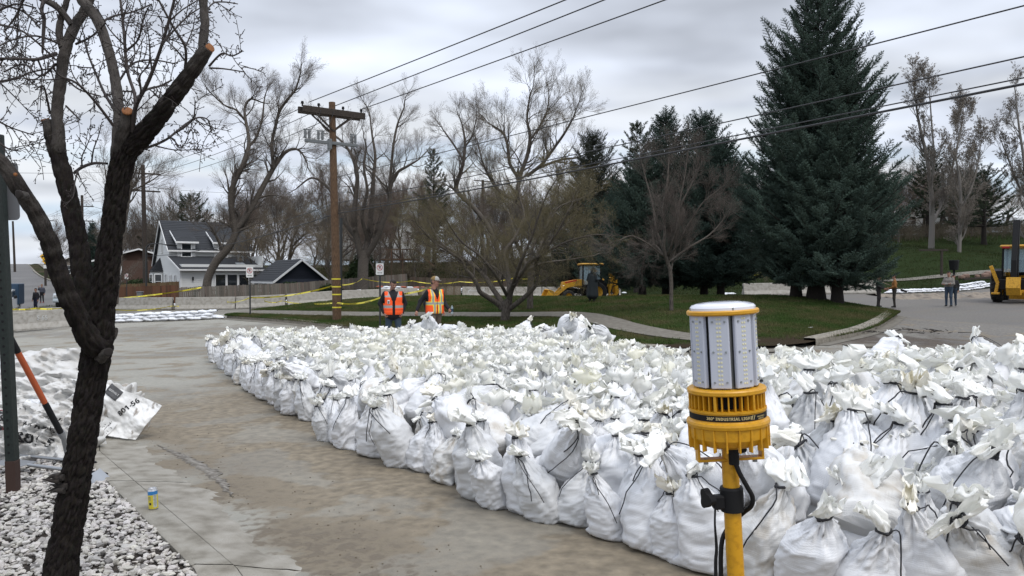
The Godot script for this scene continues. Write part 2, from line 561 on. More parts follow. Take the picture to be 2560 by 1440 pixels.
func weave_normal() -> ImageTexture:
	# plain-woven tape cloth: crossing flat ribbons of uneven width with pulled threads; 0.5 m of cloth across
	var s := 512
	var im := Image.create(s, s, false, Image.FORMAT_RGBA8)
	var f := FastNoiseLite.new()
	f.seed = 21; f.frequency = 0.02; f.fractal_octaves = 3
	var hu := []
	var hv := []
	for x in s:
		hu.append(0.5 + 0.5 * f.get_noise_2d(x * 9.0, 3.0)); hv.append(0.5 + 0.5 * f.get_noise_2d(x * 9.0, 400.0))
	for y in s:
		for x in s:
			var over := ((x >> 3) + (y >> 3)) & 1
			var rx := 1.0 - absf((x & 7) - 3.5) / 4.0
			var ry := 1.0 - absf((y & 7) - 3.5) / 4.0
			var h: float = 0.34 * (rx if over else ry) + 0.33 * hu[x] + 0.33 * hv[y]
			im.set_pixel(x, y, Color(h, h, h))
	im.bump_map_to_normal_map(3.0)
	return ImageTexture.create_from_image(im)

# ---------------------------------------------------------------- ground, roads, grass island
var nlow := FastNoiseLite.new()
var nmid := FastNoiseLite.new()
var nfin := FastNoiseLite.new()

func road_colour(x: float, d: float, a: float, b: float, f: float) -> Color:
	# a, b, f: coarse, middle and fine noise in -1..1. Worn grey paving, tracked sand and mud.
	var grey := Color(0.275, 0.264, 0.228).lerp(Color(0.20, 0.19, 0.166), smoothstep(-0.3, 0.4, a + 0.5 * b))
	grey = grey.lerp(Color(0.125, 0.118, 0.112), 0.8 * smoothstep(4.0, 13.0, x + 1.5 * a) * smoothstep(9.0, 15.0, d))
	var sand := Color(0.188, 0.157, 0.113) * (1.0 + 0.26 * f)
	var mud := Color(0.105, 0.086, 0.064)
	var edge := -4.35 + 0.0 * d  # the sand lies along the pile and thins out towards the kerb and the far barrier
	var t := clampf((11.0 - d) / 7.0, 0.0, 1.0)
	edge = lerpf(-6.2, -1.15, clampf((10.0 - d) / 6.4, 0.0, 1.0))
	var cover := smoothstep(0.0, 0.9, x - edge + 1.0 * a + 0.75 * b + 0.25 * f) * (1.0 - 0.85 * smoothstep(10.0, 13.5, d + 2.5 * a + b))
	cover = maxf(cover, 0.85 * smoothstep(0.04, 0.30, b * 0.8 + a * 0.5 + 0.25 * f) * smoothstep(9.0, 13.0, d) * (1.0 - 0.6 * smoothstep(24.0, 32.0, d)))
	cover *= 1.0 - 0.5 * smoothstep(0.18, 0.4, a - b * 0.8)
	var c := grey.lerp(sand, clampf(cover, 0.0, 1.0))
	var band := exp(-pow((x - edge - 0.75 - 0.5 * a) / 0.55, 2.0)) * t
	c = c.lerp(mud, clampf(band * (0.25 + 1.6 * (0.6 * b + 1.2 * f)), 0.0, 0.8))
	var pool := exp(-pow((x - 9.6) / 2.2, 2.0) - pow((d - 20.6) / 2.4, 2.0))
	c = c.lerp(Color(0.06, 0.045, 0.035), clampf(pool * 1.6 * (0.55 + b + a), 0.0, 0.85))
	return c * (1.0 + 0.12 * f + 0.08 * b)

func field(seed_: int, freq: float, oct: int, x0: float, d0: float, m: float, px: int) -> PackedByteArray:
	var f := FastNoiseLite.new()
	f.seed = seed_; f.fractal_octaves = oct
	f.frequency = freq * m / px
	f.offset = Vector3(x0 * px / m, d0 * px / m, 0)
	return f.get_image(px, px, false, false, false).get_data()

func road_tile(x0: float, d0: float, m: float, px: int, rough_px: float) -> StandardMaterial3D:
	var a := field(61, 0.16, 4, x0, d0, m, px)
	var b := field(62, 0.9, 5, x0, d0, m, px)
	var f := field(63, 7.0, 4, x0, d0, m, px)
	var cr := field(64, 0.55, 3, x0, d0, m, px)
	var data := PackedByteArray()
	data.resize(px * px * 3)
	var bump := PackedByteArray()
	bump.resize(px * px)
	var st := m / px
	var k := 0
	for y in px:
		var d := d0 + (y + 0.5) * st
		for x in px:
			var fa := (a[k] - 128) / 110.0
			var fb := (b[k] - 128) / 110.0
			var ff := (f[k] - 128) / 110.0
			var c := road_colour(x0 + (x + 0.5) * st, d, fa, fb, ff)
			var crack := absi(cr[k] - 128)
			if crack < 1 and fb > 0.15 and d > 8.0: c *= 0.72
			data[k * 3] = int(255.0 * pow(clampf(c.r, 0.0, 1.0), 0.4545))
			data[k * 3 + 1] = int(255.0 * pow(clampf(c.g, 0.0, 1.0), 0.4545))
			data[k * 3 + 2] = int(255.0 * pow(clampf(c.b, 0.0, 1.0), 0.4545))
			bump[k] = clampi(128 + int(70.0 * ff + 40.0 * fb) - (40 if crack < 1 and fb > 0.15 else 0), 0, 255)
			k += 1
	var im := Image.create_from_data(px, px, false, Image.FORMAT_RGB8, data)
	var bm := Image.create_from_data(px, px, false, Image.FORMAT_L8, bump)
	bm.convert(Image.FORMAT_RGBA8)
	bm.bump_map_to_normal_map(rough_px)
	var mm := mat("road_%d" % px, Color.WHITE, 0.85, {tex = ImageTexture.create_from_image(im), nrm = ImageTexture.create_from_image(bm), ns = 0.8, spec = 0.35})
	mm.texture_repeat = false
	return mm

func sheet(xa: float, xb: float, da: float, db: float, nx: int, nd: int, up: float) -> MB:
	var mb := MB.new()
	mb.uvs = true
	mb.grid(nx, nd, func(a, b): return gp(lerpf(xa, xb, a), lerpf(da, db, b), up))
	return mb

func along(p: Array, t: float) -> Vector2:
	var L := 0.0
	for j in p.size() - 1: L += p[j].distance_to(p[j + 1])
	var w := t * L
	for j in p.size() - 1:
		var s: float = p[j].distance_to(p[j + 1])
		if w <= s or j == p.size() - 2: return p[j].lerp(p[j + 1], clampf(w / s, 0, 1))
		w -= s
	return p[-1]

func soften(p: Array) -> Array:
	var q := [p[0]]
	for j in p.size() - 1:
		q.append(p[j].lerp(p[j + 1], 0.25)); q.append(p[j].lerp(p[j + 1], 0.75))
	q.append(p[-1])
	return q

func near_path(p: Array, x: Vector2) -> float:
	var best := 1e9
	for j in p.size() - 1:
		best = minf(best, x.distance_to(Geometry2D.get_closest_point_to_segment(x, p[j], p[j + 1])))
	return best

var isl_front := []
var isl_back := []
var walk := []

func ribbon(p: Array, w0: float, w1: float, up: float, n: int) -> MB:  # strip from offset w0 to w1 across a path
	var mb := MB.new()
	mb.grid(3, n, func(a, b):
		var q := along(p, b)
		var t: Vector2 = (along(p, minf(b + 0.01, 1)) - along(p, maxf(b - 0.01, 0))).normalized()
		var s := lerpf(w0, w1, a)
		return gp(q.x + t.y * s, q.y - t.x * s, up))
	return mb

func kerb_run(par: Node, p: Array, w: float, h: float, seg: float, mt: Material) -> void:
	var L := 0.0
	for j in p.size() - 1: L += p[j].distance_to(p[j + 1])
	var n := int(L / seg)
	for k in n:
		var mb := MB.new()
		var g := 0.004 / L
		var prof := [Vector2(0, -0.1), Vector2(0, h - 0.03), Vector2(0.03, h), Vector2(w, h), Vector2(w, -0.1)]
		for s in 4:
			mb.grid(4, 1, func(a, b):
				var t = (k + a) / n + (g if a == 0.0 else -g if a == 1.0 else 0.0)
				var q := along(p, t)
				var tt: Vector2 = (along(p, minf(t + 0.01, 1)) - along(p, maxf(t - 0.01, 0))).normalized()
				var o: Vector2 = prof[s].lerp(prof[s + 1], b)
				return gp(q.x - tt.y * o.x, q.y + tt.x * o.x, o.y + 0.006 * sin(k * 2.3)))
		part(par, "kerb_stone", mb, mt)

func ground_and_roads():
	# one sheet of terrain to the horizon, finer near the camera
	var g := MB.new()
	g.colored = true
	g.grid(170, 200, func(a, b):
		var t: float = a * 2.0 - 1.0
		return gp(signf(t) * 318.0 * pow(absf(t), 2.2), -15.0 + 425.0 * pow(b, 2.0), -0.09))
	for q in g.v.size():
		var p := g.v[q]
		var n := noise.get_noise_2d(p.x * 0.13, p.z * 0.13) + 0.6 * noise.get_noise_2d(p.x * 0.7, p.z * 0.7)
		var green := smoothstep(-0.35, 0.3, n + (0.75 if p.x > 4.0 else -0.1))
		g.c[q] = Color(0.085, 0.07, 0.05).lerp(Color(0.030, 0.047, 0.018), green)
	struct("ground", g, M.lawn)
	# asphalt everywhere between the barriers, with a finer sheet where the sandbags stand
	var back := [Vector2(-60, 51), Vector2(-27, 51.6), Vector2(-22.6, 51.4), Vector2(-19.5, 52.3), Vector2(-14.8, 52.3), Vector2(-10, 55.2), Vector2(0.6, 57.8), Vector2(6, 57), Vector2(9.2, 55.6), Vector2(15.8, 53.6), Vector2(25.3, 53.9), Vector2(32, 55.3), Vector2(40, 59), Vector2(55, 62)]
	var road := MB.new()
	road.colored = true
	road.grid(120, 90, func(a, b):
		var x := lerpf(-60, 55, a)
		var bd := 52.0
		for j in back.size() - 1:
			if x >= back[j].x and x <= back[j + 1].x: bd = lerpf(back[j].y, back[j + 1].y, (x - back[j].x) / (back[j + 1].x - back[j].x))
		return gp(x, lerpf(-12.0, bd, b), -0.03))
	for q in road.v.size():
		var p := road.v[q]
		road.c[q] = road_colour(p.x, -p.z, noise.get_noise_2d(p.x * 0.16, p.z * 0.16), noise.get_noise_2d(p.x * 0.9, p.z * 0.9), 0.0)
	struct("road", road, M.road_far)
	struct("road", sheet(-19.0, 16.5, 2.0, 37.5, 90, 90, -0.012), road_tile(-19.0, 2.0, 35.5, 1280, 3.0))
	struct("road", sheet(-4.9, 1.7, 2.9, 9.5, 30, 30, -0.004), road_tile(-4.9, 2.9, 6.6, 1024, 5.0))
	# the side street that climbs away on the left, with its double yellow line and pavement
	var street := [Vector2(-32, 50), Vector2(-37.4, 58), Vector2(-51, 79), Vector2(-60.5, 93), Vector2(-100, 152), Vector2(-190, 285)]
	var sm := ribbon(soften(street), -5.2, 5.2, -0.03, 120)
	sm.colored = true
	for q in sm.v.size():
		sm.c[q] = Color(0.15, 0.145, 0.14) * (1.0 + 0.4 * noise.get_noise_2d(sm.v[q].x * 0.3, sm.v[q].z * 0.3))
	struct("street", sm, M.road_far)
	var line := mat("road_line", lin(0.62, 0.40, 0.05), 0.7)
	for o in [-0.55, -0.25]:
		struct("road_marking", ribbon(soften(street), 0.4 + o, 0.52 + o, -0.01, 120), line)
	struct("pavement", ribbon(soften([Vector2(-27.5, 60.0)] + street.slice(2)), 7.4, 9.0, 0.05, 120), M.walk)
	kerb_run(struct("kerb", ribbon(soften(street), 5.2, 5.5, -0.01, 120), M.walk), [Vector2(-32.5, 61.5), Vector2(-46.5, 82), Vector2(-56, 96), Vector2(-96, 155)], -0.2, 0.13, 6.0, M.kerb)
	# grass island
	isl_front = soften([Vector2(-12.4, 33.6), Vector2(-11.04, 32.3), Vector2(-9.3, 31.0), Vector2(-6.4, 28.6), Vector2(-3.8, 26.1), Vector2(-0.94, 22.6), Vector2(1.26, 20.3), Vector2(2.2, 19.3), Vector2(3.03, 18.3), Vector2(3.8, 17.5), Vector2(4.9, 17.6), Vector2(6.5, 17.6), Vector2(8.1, 19.5), Vector2(9.43, 20.9), Vector2(10.92, 22.9), Vector2(12.13, 24.7), Vector2(13.05, 26.2)])
	isl_back = soften([Vector2(-12.4, 33.6), Vector2(-11.6, 37.5), Vector2(-4, 40), Vector2(3, 40.4), Vector2(9, 38.6), Vector2(12.9, 33.0), Vector2(13.5, 28.6), Vector2(13.05, 26.2)])
	walk = soften([Vector2(-12.6, 35.2), Vector2(-9.95, 33.2), Vector2(-7.08, 31.8), Vector2(-4.5, 31.15), Vector2(-1.25, 30.3), Vector2(1.5, 28.7), Vector2(2.4, 27.3), Vector2(2.9, 25.3), Vector2(3.34, 23.0), Vector2(3.96, 21.2), Vector2(4.56, 19.9), Vector2(5.5, 18.4)])
	var isl := MB.new()
	isl.colored = true
	isl.grid(90, 40, func(a, b):
		var p := along(isl_front, a)
		var q := along(isl_back, a)
		var e := p.lerp(q, b)
		return gp(e.x, e.y, 0.10))
	for q in isl.v.size():
		var p := isl.v[q]
		var n := noise.get_noise_2d(p.x * 0.5, p.z * 0.5) + 0.5 * noise.get_noise_2d(p.x * 2.0, p.z * 2.0)
		var bare := smoothstep(0.15, 0.6, n * 0.6 + smoothstep(22.0, 17.5, -p.z) * smoothstep(2.5, 4.0, p.x) * 0.75)
		isl.c[q] = Color(0.042, 0.068, 0.023).lerp(Color(0.085, 0.075, 0.043), clampf(0.4 + n * 1.3, 0, 1)).lerp(Color(0.06, 0.045, 0.033), bare)
	struct("lawn", isl, M.lawn)
	var fk := []
	for j in 34: fk.append(along(isl_front, j / 33.0 * 0.62))
	kerb_run(struct("kerb", ribbon(fk, 0.02, 0.42, -0.002, 60), M.walk), fk, 0.17, 0.13, 3.0, M.kerb)
	var fk2 := []
	for j in 20: fk2.append(along(isl_front, 0.735 + j / 19.0 * 0.265))
	kerb_run(struct("kerb", ribbon(fk2, 0.02, 0.30, 0.0, 40), M.walk), fk2, 0.30, 0.16, 2.6, M.kerb)
	# pavement slabs across the island
	var path := struct("footpath", ribbon(walk, -0.56, 0.56, 0.105, 40), M.soil)
	for k in 26:
		var a := k / 26.0
		var sl := MB.new()
		sl.grid(2, 3, func(u, w):
			var t: float = a + (w * 0.992 + 0.004) / 26.0
			var q := along(walk, t)
			var tt: Vector2 = (along(walk, minf(t + 0.01, 1)) - along(walk, maxf(t - 0.01, 0))).normalized()
			var s := lerpf(-0.54, 0.54, u)
			return gp(q.x + tt.y * s, q.y - tt.x * s, 0.122))
		part(path, "paving_slab", sl, M.walk)
	var ramp := MB.new()
	ramp.grid(8, 8, func(u, w):
		var p := Vector2(3.9, 16.9).lerp(Vector2(6.8, 17.2), u)
		var q := Vector2(4.4, 19.6).lerp(Vector2(6.0, 19.1), u)
		var e := p.lerp(q, w)
		return gp(e.x, e.y, lerpf(0.012, 0.112, w)))
	struct("kerb_ramp", ramp, M.walk)
	var dirt := MB.new()
	dirt.grid(6, 6, func(u, w):
		var p := Vector2(4.1, 17.5).lerp(Vector2(6.0, 17.4), u)
		var q := Vector2(4.3, 18.5).lerp(Vector2(5.1, 18.3), u)
		var e := p.lerp(q, w)
		return gp(e.x, e.y, lerpf(0.02, 0.10, w) + 0.01 * sin(u * 9.0) * sin(w * 7.0) * u * (1 - u)))
	struct("bare_soil", dirt, M.soil)
	grass_tufts()
	verge()

func tuft(blades: int, h: float, spread: float, sd: int) -> MB:
	var r := RandomNumberGenerator.new()
	r.seed = sd
	var mb := MB.new()
	mb.colored = true
	for k in blades:
		var a := r.randf() * TAU
		var o := Vector3(cos(a), 0, sin(a)) * spread * sqrt(r.randf())
		var lean := Vector3(cos(a + r.randf_range(-1, 1)), 0, sin(a)) * h * r.randf_range(0.2, 0.8)
		var hh := h * r.randf_range(0.6, 1.2)
		var w := Vector3(-sin(a * 3.0), 0, cos(a * 3.0)) * 0.005
		var m := o + lean * 0.35 + Vector3(0, hh * 0.6, 0)
		mb.col = Color(0.7, 0.75, 0.6).lerp(Color(1.2, 1.15, 0.9), r.randf())
		mb.quad(o - w, o + w, m + w * 0.7, m - w * 0.7)
		mb.tri(m - w * 0.7, m + w * 0.7, o + lean + Vector3(0, hh * 0.85, 0))
	return mb

func grass_tufts():
	var xs := []
	var tints := []
	for k in 60000:
		var a := rng.randf()
		var b := pow(rng.randf(), 1.3) * 0.98
		var e := along(isl_front, a).lerp(along(isl_back, a), b)
		var p := Vector2(e.x, e.y)
		if near_path(walk, p) < 0.60: continue
		var n := noise.get_noise_2d(p.x * 0.5, -p.y * 0.5) + 0.5 * noise.get_noise_2d(p.x * 2.0, -p.y * 2.0)
		if n * 0.6 + smoothstep(22.0, 17.5, p.y) * smoothstep(2.5, 4.0, p.x) * 0.75 > R(0.25, 0.6): continue
		var s := R(0.6, 1.25)
		xs.append(Transform3D(Basis(Vector3.UP, rng.randf() * TAU).scaled(Vector3(s, s * R(0.7, 1.2), s)), gp(p.x, p.y, 0.095)))
		tints.append(Color(0.06, 0.10, 0.032).lerp(Color(0.13, 0.12, 0.065), clampf(0.42 + 1.4 * n + R(-0.25, 0.25), 0, 1)))
	var o := scatter(self, "grass", tuft(9, 0.075, 0.11, 3).mesh(), M.blades, xs, tints)
	tag(o, "short patchy grass growing over the mound with the spruces", "grass", "", "stuff")
	# longer grass on the hillside to the right, coarse because far
	xs = []; tints = []
	for k in 16000:
		var x := R(2.0, 75.0)
		var d := R(56.5, 112.0)
		if x > d * 0.72: continue
		var s := R(1.6, 3.2)
		xs.append(Transform3D(Basis(Vector3.UP, rng.randf() * TAU).scaled(Vector3(s, s * 0.8, s)), gp(x, d, -0.1)))
		tints.append(Color(0.034, 0.056, 0.02).lerp(Color(0.066, 0.066, 0.034), rng.randf()))
	o = scatter(self, "grass", tuft(9, 0.09, 0.14, 4).mesh(), M.blades, xs, tints)
	tag(o, "mown green grass covering the park hillside behind the concrete barrier", "grass", "", "stuff")
	# weedy dry grass in the yards behind the fence on the left
	xs = []; tints = []
	for k in 6000:
		var x := R(-40.0, 4.0)
		var d := R(58.0, 100.0)
		var s := R(1.6, 3.6)
		xs.append(Transform3D(Basis(Vector3.UP, rng.randf() * TAU).scaled(Vector3(s, s, s)), gp(x, d, -0.1)))
		tints.append(Color(0.03, 0.05, 0.015).lerp(Color(0.09, 0.075, 0.045), rng.randf()))
	o = scatter(self, "grass", tuft(9, 0.09, 0.14, 5).mesh(), M.blades, xs, tints)
	tag(o, "rough mixed grass in the yards behind the wooden fence", "grass", "", "stuff")

func verge():
	# clods and sand crumbs tracked over the road by the pile
	var r := RandomNumberGenerator.new()
	r.seed = 5
	var mb := MB.new()
	mb.grid(6, 4, func(a, b):
		var q := Vector3(cos(TAU * a) * sin(PI * b), -cos(PI * b) * 0.6, -sin(TAU * a) * sin(PI * b))
		return q * (1.0 + 0.35 * noise.get_noise_3dv(q * 2.0)))
	var xs := []
	var tints := []
	for k in 700:
		var d := pow(rng.randf(), 1.5) * 8.0 + 3.2
		var edge := lerpf(-6.0, -0.95, clampf((10.0 - d) / 6.4, 0.0, 1.0))
		var x := edge + 0.9 + rng.randfn(0.0, 0.55)
		var s := 0.002 + 0.006 * pow(rng.randf(), 3.0)
		xs.append(Transform3D(Basis(Vector3.UP, rng.randf() * TAU).scaled(Vector3(s, s * 0.7, s * R(0.7, 1.4))), gp(x, d, 0.0)))
		tints.append(Color(0.19, 0.155, 0.11) * R(0.75, 1.15))
	var o := scatter(self, "dirt_crumbs", mb.mesh(), M.blades, xs, tints)
	tag(o, "crumbs of drying mud scattered on the road beside the gutter", "dirt", "", "stuff")


# ---------------------------------------------------------------- sandbags
var bag_near := []   # [sack, gathered top, tie] meshes, fine
var bag_far := []    # one joined mesh each, coarse

func bag_meshes(sd: int, nu: int, nv: int, nr: int) -> Array:
	var r := RandomNumberGenerator.new()
	r.seed = sd
	var ns := FastNoiseLite.new()
	ns.seed = sd; ns.frequency = 1.0; ns.fractal_octaves = 2
	var W := r.randf_range(0.135, 0.165)
	var D := r.randf_range(0.105, 0.128)
	var H := r.randf_range(0.43, 0.53)
	var fill := r.randf_range(0.58, 0.74)
	var bend := Vector3(r.randf_range(-0.07, 0.07), 0, r.randf_range(-0.05, 0.06))
	var pleats := r.randi_range(9, 13)
	var ph := r.randf() * TAU
	var ear := Vector2(r.randf_range(0.02, 0.10), r.randf_range(0.02, 0.10))
	var lump := r.randf_range(0.02, 0.05)
	var centre := func(t: float) -> Vector3:
		return bend * pow(t, 2.0) * 2.0
	var body := func(a: float, b: float) -> Vector3:
		var th := TAU * a
		var ct := cos(th)
		var st := sin(th)
		var t := b
		var s := 0.0  # width of the sack at height t
		if t < 0.10: s = lerpf(0.80, 0.97, sqrt(t / 0.10))
		elif t < fill: s = 0.95 + 0.07 * sin((t - 0.10) / (fill - 0.10) * PI) - 0.05 * (t - 0.1)
		else:
			var q := (t - fill) / (1.0 - fill)
			s = lerpf(0.92, 0.15, pow(q, 0.82) * 0.75 + 0.25 * smoothstep(0.0, 1.0, q))
		var sq := lerpf(1.0, 0.72, smoothstep(1.0, 0.5, t))  # squarer section low down
		var cx := signf(ct) * pow(absf(ct), sq)
		var cz := signf(st) * pow(absf(st), sq)
		var flat := lerpf(1.0, 0.86, smoothstep(0.12, 0.0, t))
		var w := W * s
		var d := D * s * flat
		if t > fill:
			d = lerpf(d, w * 0.95, smoothstep(fill, 1.0, t))
		var p := Vector3(cx * w, t * H, cz * d)
		var rad := Vector3(ct, 0, st)
		var dir := Vector3(ct * 1.1, t * 3.2, st * 1.1)
		p += rad * lump * 0.6 * ns.get_noise_3dv(dir * 0.9) * smoothstep(0.0, 0.2, t) * (1.0 - smoothstep(0.8, 1.0, t))
		# creases lying round the filled belly, pleats running up into the neck
		var crease := 0.6 * ns.get_noise_3d(ct * 1.5, t * 30.0 + 1.6 * sin(th + ph), st * 1.5) + 0.8 * ns.get_noise_3d(ct * 1.2, t * 11.0 + 1.2 * sin(th * 2.0 + ph), st * 1.2)
		p += rad * 0.0135 * crease * (0.6 + 0.8 * smoothstep(0.3, 0.0, t)) * (1.0 - smoothstep(fill * 0.95, fill + 0.1, t))
		var pl := smoothstep(fill - 0.08, 1.0, t)
		var wave := absf(sin(0.5 * pleats * th + ph + 1.6 * ns.get_noise_2d(ct * 2.0, st * 2.0))) - 0.55
		p += rad * wave * pl * (0.020 + 0.030 * (1.0 - t) / (1.0 - fill)) * (1.0 + 0.6 * ns.get_noise_3d(ct * 2.0, t * 5.0, st * 2.0))
		p += rad * 0.034 * (absf(ns.get_noise_3d(ct * 2.4 + 7.0, t * 6.0, st * 2.4)) - 0.2) * smoothstep(fill - 0.1, fill + 0.12, t) * (1.0 - smoothstep(0.93, 1.0, t))
		# pinched lower corners of the seam
		var e := ear.x if ct > 0 else ear.y
		var k := pow(absf(ct), 9.0) * exp(-pow(t / 0.09, 2.0))
		p.x += signf(ct) * e * k
		p.z *= 1.0 - 0.55 * k
		if t < 0.001: p.z *= 0.6
		return p + centre.call(t)
	var sack := MB.new()
	sack.uvs = true; sack.colored = true
	sack.grid(nu, nv, func(a, b): return body.call(1.0 - a, pow(b, 0.9)), true)
	for q in sack.v.size():
		sack.u[q] = Vector2(sack.u[q].x * 2.0 + sd * 0.37, sack.v[q].y * 2.0)
		var tape := 1.0 + 0.03 * ns.get_noise_2d(sack.u[q].x * 40.0, 0.0) + 0.02 * ns.get_noise_2d(3.0, sack.v[q].y * 90.0)
		sack.c[q] = Color(tape, tape, tape)
	var k0 := sack.v.size()  # the underside
	sack.put(Vector3(0, 0.004, 0), Vector3.DOWN)
	for s in nu: sack.i.append_array(PackedInt32Array([k0, s, s + 1]))
	# the gathered mouth above the tie
	var top := MB.new()
	top.uvs = true; top.colored = true
	var neck: Vector3 = centre.call(1.0) + Vector3(0, H, 0)
	var rh := r.randf_range(0.07, 0.125) if nu > 30 else r.randf_range(0.085, 0.15)
	var flop := Vector3(r.randf_range(-1, 1), 0, r.randf_range(-1, 1)) * r.randf_range(0.01, 0.07)
	var fold := r.randi_range(2, 3)
	var ph2 := r.randf() * TAU
	var fl := r.randf_range(0.036, 0.062) if nu > 30 else r.randf_range(0.045, 0.075)
	var sx := r.randf_range(0.55, 1.7)
	top.grid(nu, nr, func(a, b):
		var th: float = -TAU * a
		var ct := cos(th)
		var st := sin(th)
		var rr: float = 0.026 + (fl - 0.026) * (smoothstep(0.0, 0.62, b) - 0.34 * b * b * b)
		var f: float = 0.50 * sin(fold * th + ph2 + 1.2 * b) + 0.12 * sin((fold * 2 + 1) * th + ph2 * 2.0 - b * 2.2) + 0.95 * ns.get_noise_3d(ct * 1.1, b * 2.0, st * 1.1 + 9.0)
		rr *= 1.0 + f * smoothstep(0.0, 0.5, b) * 0.85
		rr = maxf(rr, 0.012)
		var y: float = b * rh * (1.0 + 0.5 * ns.get_noise_2d(ct * 1.7 + 5.0, st * 1.7) * b + 0.13 * sin(fold * th + ph2 + 2.0))
		y -= flop.length() * b * b * 0.5
		return neck + Vector3(ct * rr * sx, y - 0.012, st * rr / sx) + flop * b * b * 1.5, true)
	for q in top.v.size():
		top.u[q] = Vector2(top.u[q].x * 1.4, top.u[q].y * 0.4)
	# the black plastic tie
	var tie := MB.new()
	var ring := []
	for k in (11 if nu > 30 else 7): ring.append(neck + Vector3(cos(TAU * k / (10.0 if nu > 30 else 6.0)) * 0.031, 0.002 * sin(k * 2.0), sin(TAU * k / (10.0 if nu > 30 else 6.0)) * 0.031))
	var rr2 := []
	rr2.resize(ring.size()); rr2.fill(0.0065)
	tie.tube(ring, rr2, 5 if nu > 30 else 3, false)
	tie.box(neck + Vector3(0.0, 0, 0.036), Vector3(0.018, 0.015, 0.014), Basis(Vector3.UP, 0.4), 0.004 if nu > 30 else 0.0)
	var tails := r.randi_range(0, 2) if sd % 3 else 2
	for k in tails:
		var az := r.randf_range(-1.5, 1.5) + (PI * 0.5 if k == 0 else 0.8)
		var len := r.randf_range(0.12, 0.34)
		var o := Vector3(cos(az), 0, sin(az))
		var side := Vector3(-o.z, 0, o.x) * r.randf_range(-0.07, 0.07)
		var pts := [neck + Vector3(0, 0, 0.034)]
		var lift := r.randf_range(-0.01, 0.06)
		for m in range(1, 10):
			var t := m / 9.0
			var h := clampf(1.0 - (len * t * t * 0.95 - lift * sin(t * PI)) / H, 0.12, 1.15)
			var q: Vector3 = body.call(fposmod(az / TAU, 1.0), minf(h, 1.0))
			var flat := Vector3(q.x, 0, q.z)
			pts.append(Vector3(0, H * h, 0) + flat + o * (0.019 + 0.035 * sin(t * PI) * absf(lift) * 12.0) + side * sin(t * PI * 0.9) + centre.call(minf(h, 1.0)) * 0.0)
		var rad := []
		rad.resize(pts.size()); rad.fill(0.0034)
		tie.tube(pts, rad, 4 if nu > 30 else 3, false)
	return [sack, top, tie]

func make_bags():
	for k in 18:
		var m := bag_meshes(100 + k, 56, 44, 12)
		bag_near.append([m[0].mesh(), m[1].mesh(), m[2].mesh()])
	for k in 8:
		var m := bag_meshes(300 + k, 16, 10, 5)
		bag_far.append(m)

var bag_count := 0
func place_bag(k: int, X: Transform3D, label: String, grp: String) -> Node3D:
	var t := thing("sandbag", label, "sandbag", grp)
	t.transform = X
	part(t, "sack", bag_near[k][0], [M.sack, M.sack_grey, M.sack, M.sack_dusty, M.sack, M.sack, M.sack_grey][(bag_count * 5 + bag_count / 7) % 7])
	part(t, "gathered_top", bag_near[k][1], M.ruffle_cream if (bag_count * 7) % 5 == 0 else M.ruffle)
	part(t, "tie", bag_near[k][2], M.tie)
	bag_count += 1
	return t

func bag_at(x: float, d: float, turn: float, lean: float, lean_dir: float, s: float, up := 0.0) -> Transform3D:
	var B := Basis(Vector3(cos(lean_dir), 0, -sin(lean_dir)), lean) * Basis(Vector3.UP, turn)
	return Transform3D(B.scaled(Vector3(s, s, s)), gp(x, d, up))

func ordinal(n: int) -> String:
	var w := ["first", "second", "third", "fourth", "fifth", "sixth", "seventh", "eighth", "ninth", "tenth", "eleventh", "twelfth"]
	if n < 12: return w[n]
	var e := n + 1
	var suf := "th"
	if e % 10 == 1 and e % 100 != 11: suf = "st"
	elif e % 10 == 2 and e % 100 != 12: suf = "nd"
	elif e % 10 == 3 and e % 100 != 13: suf = "rd"
	return "%d%s" % [e, suf]

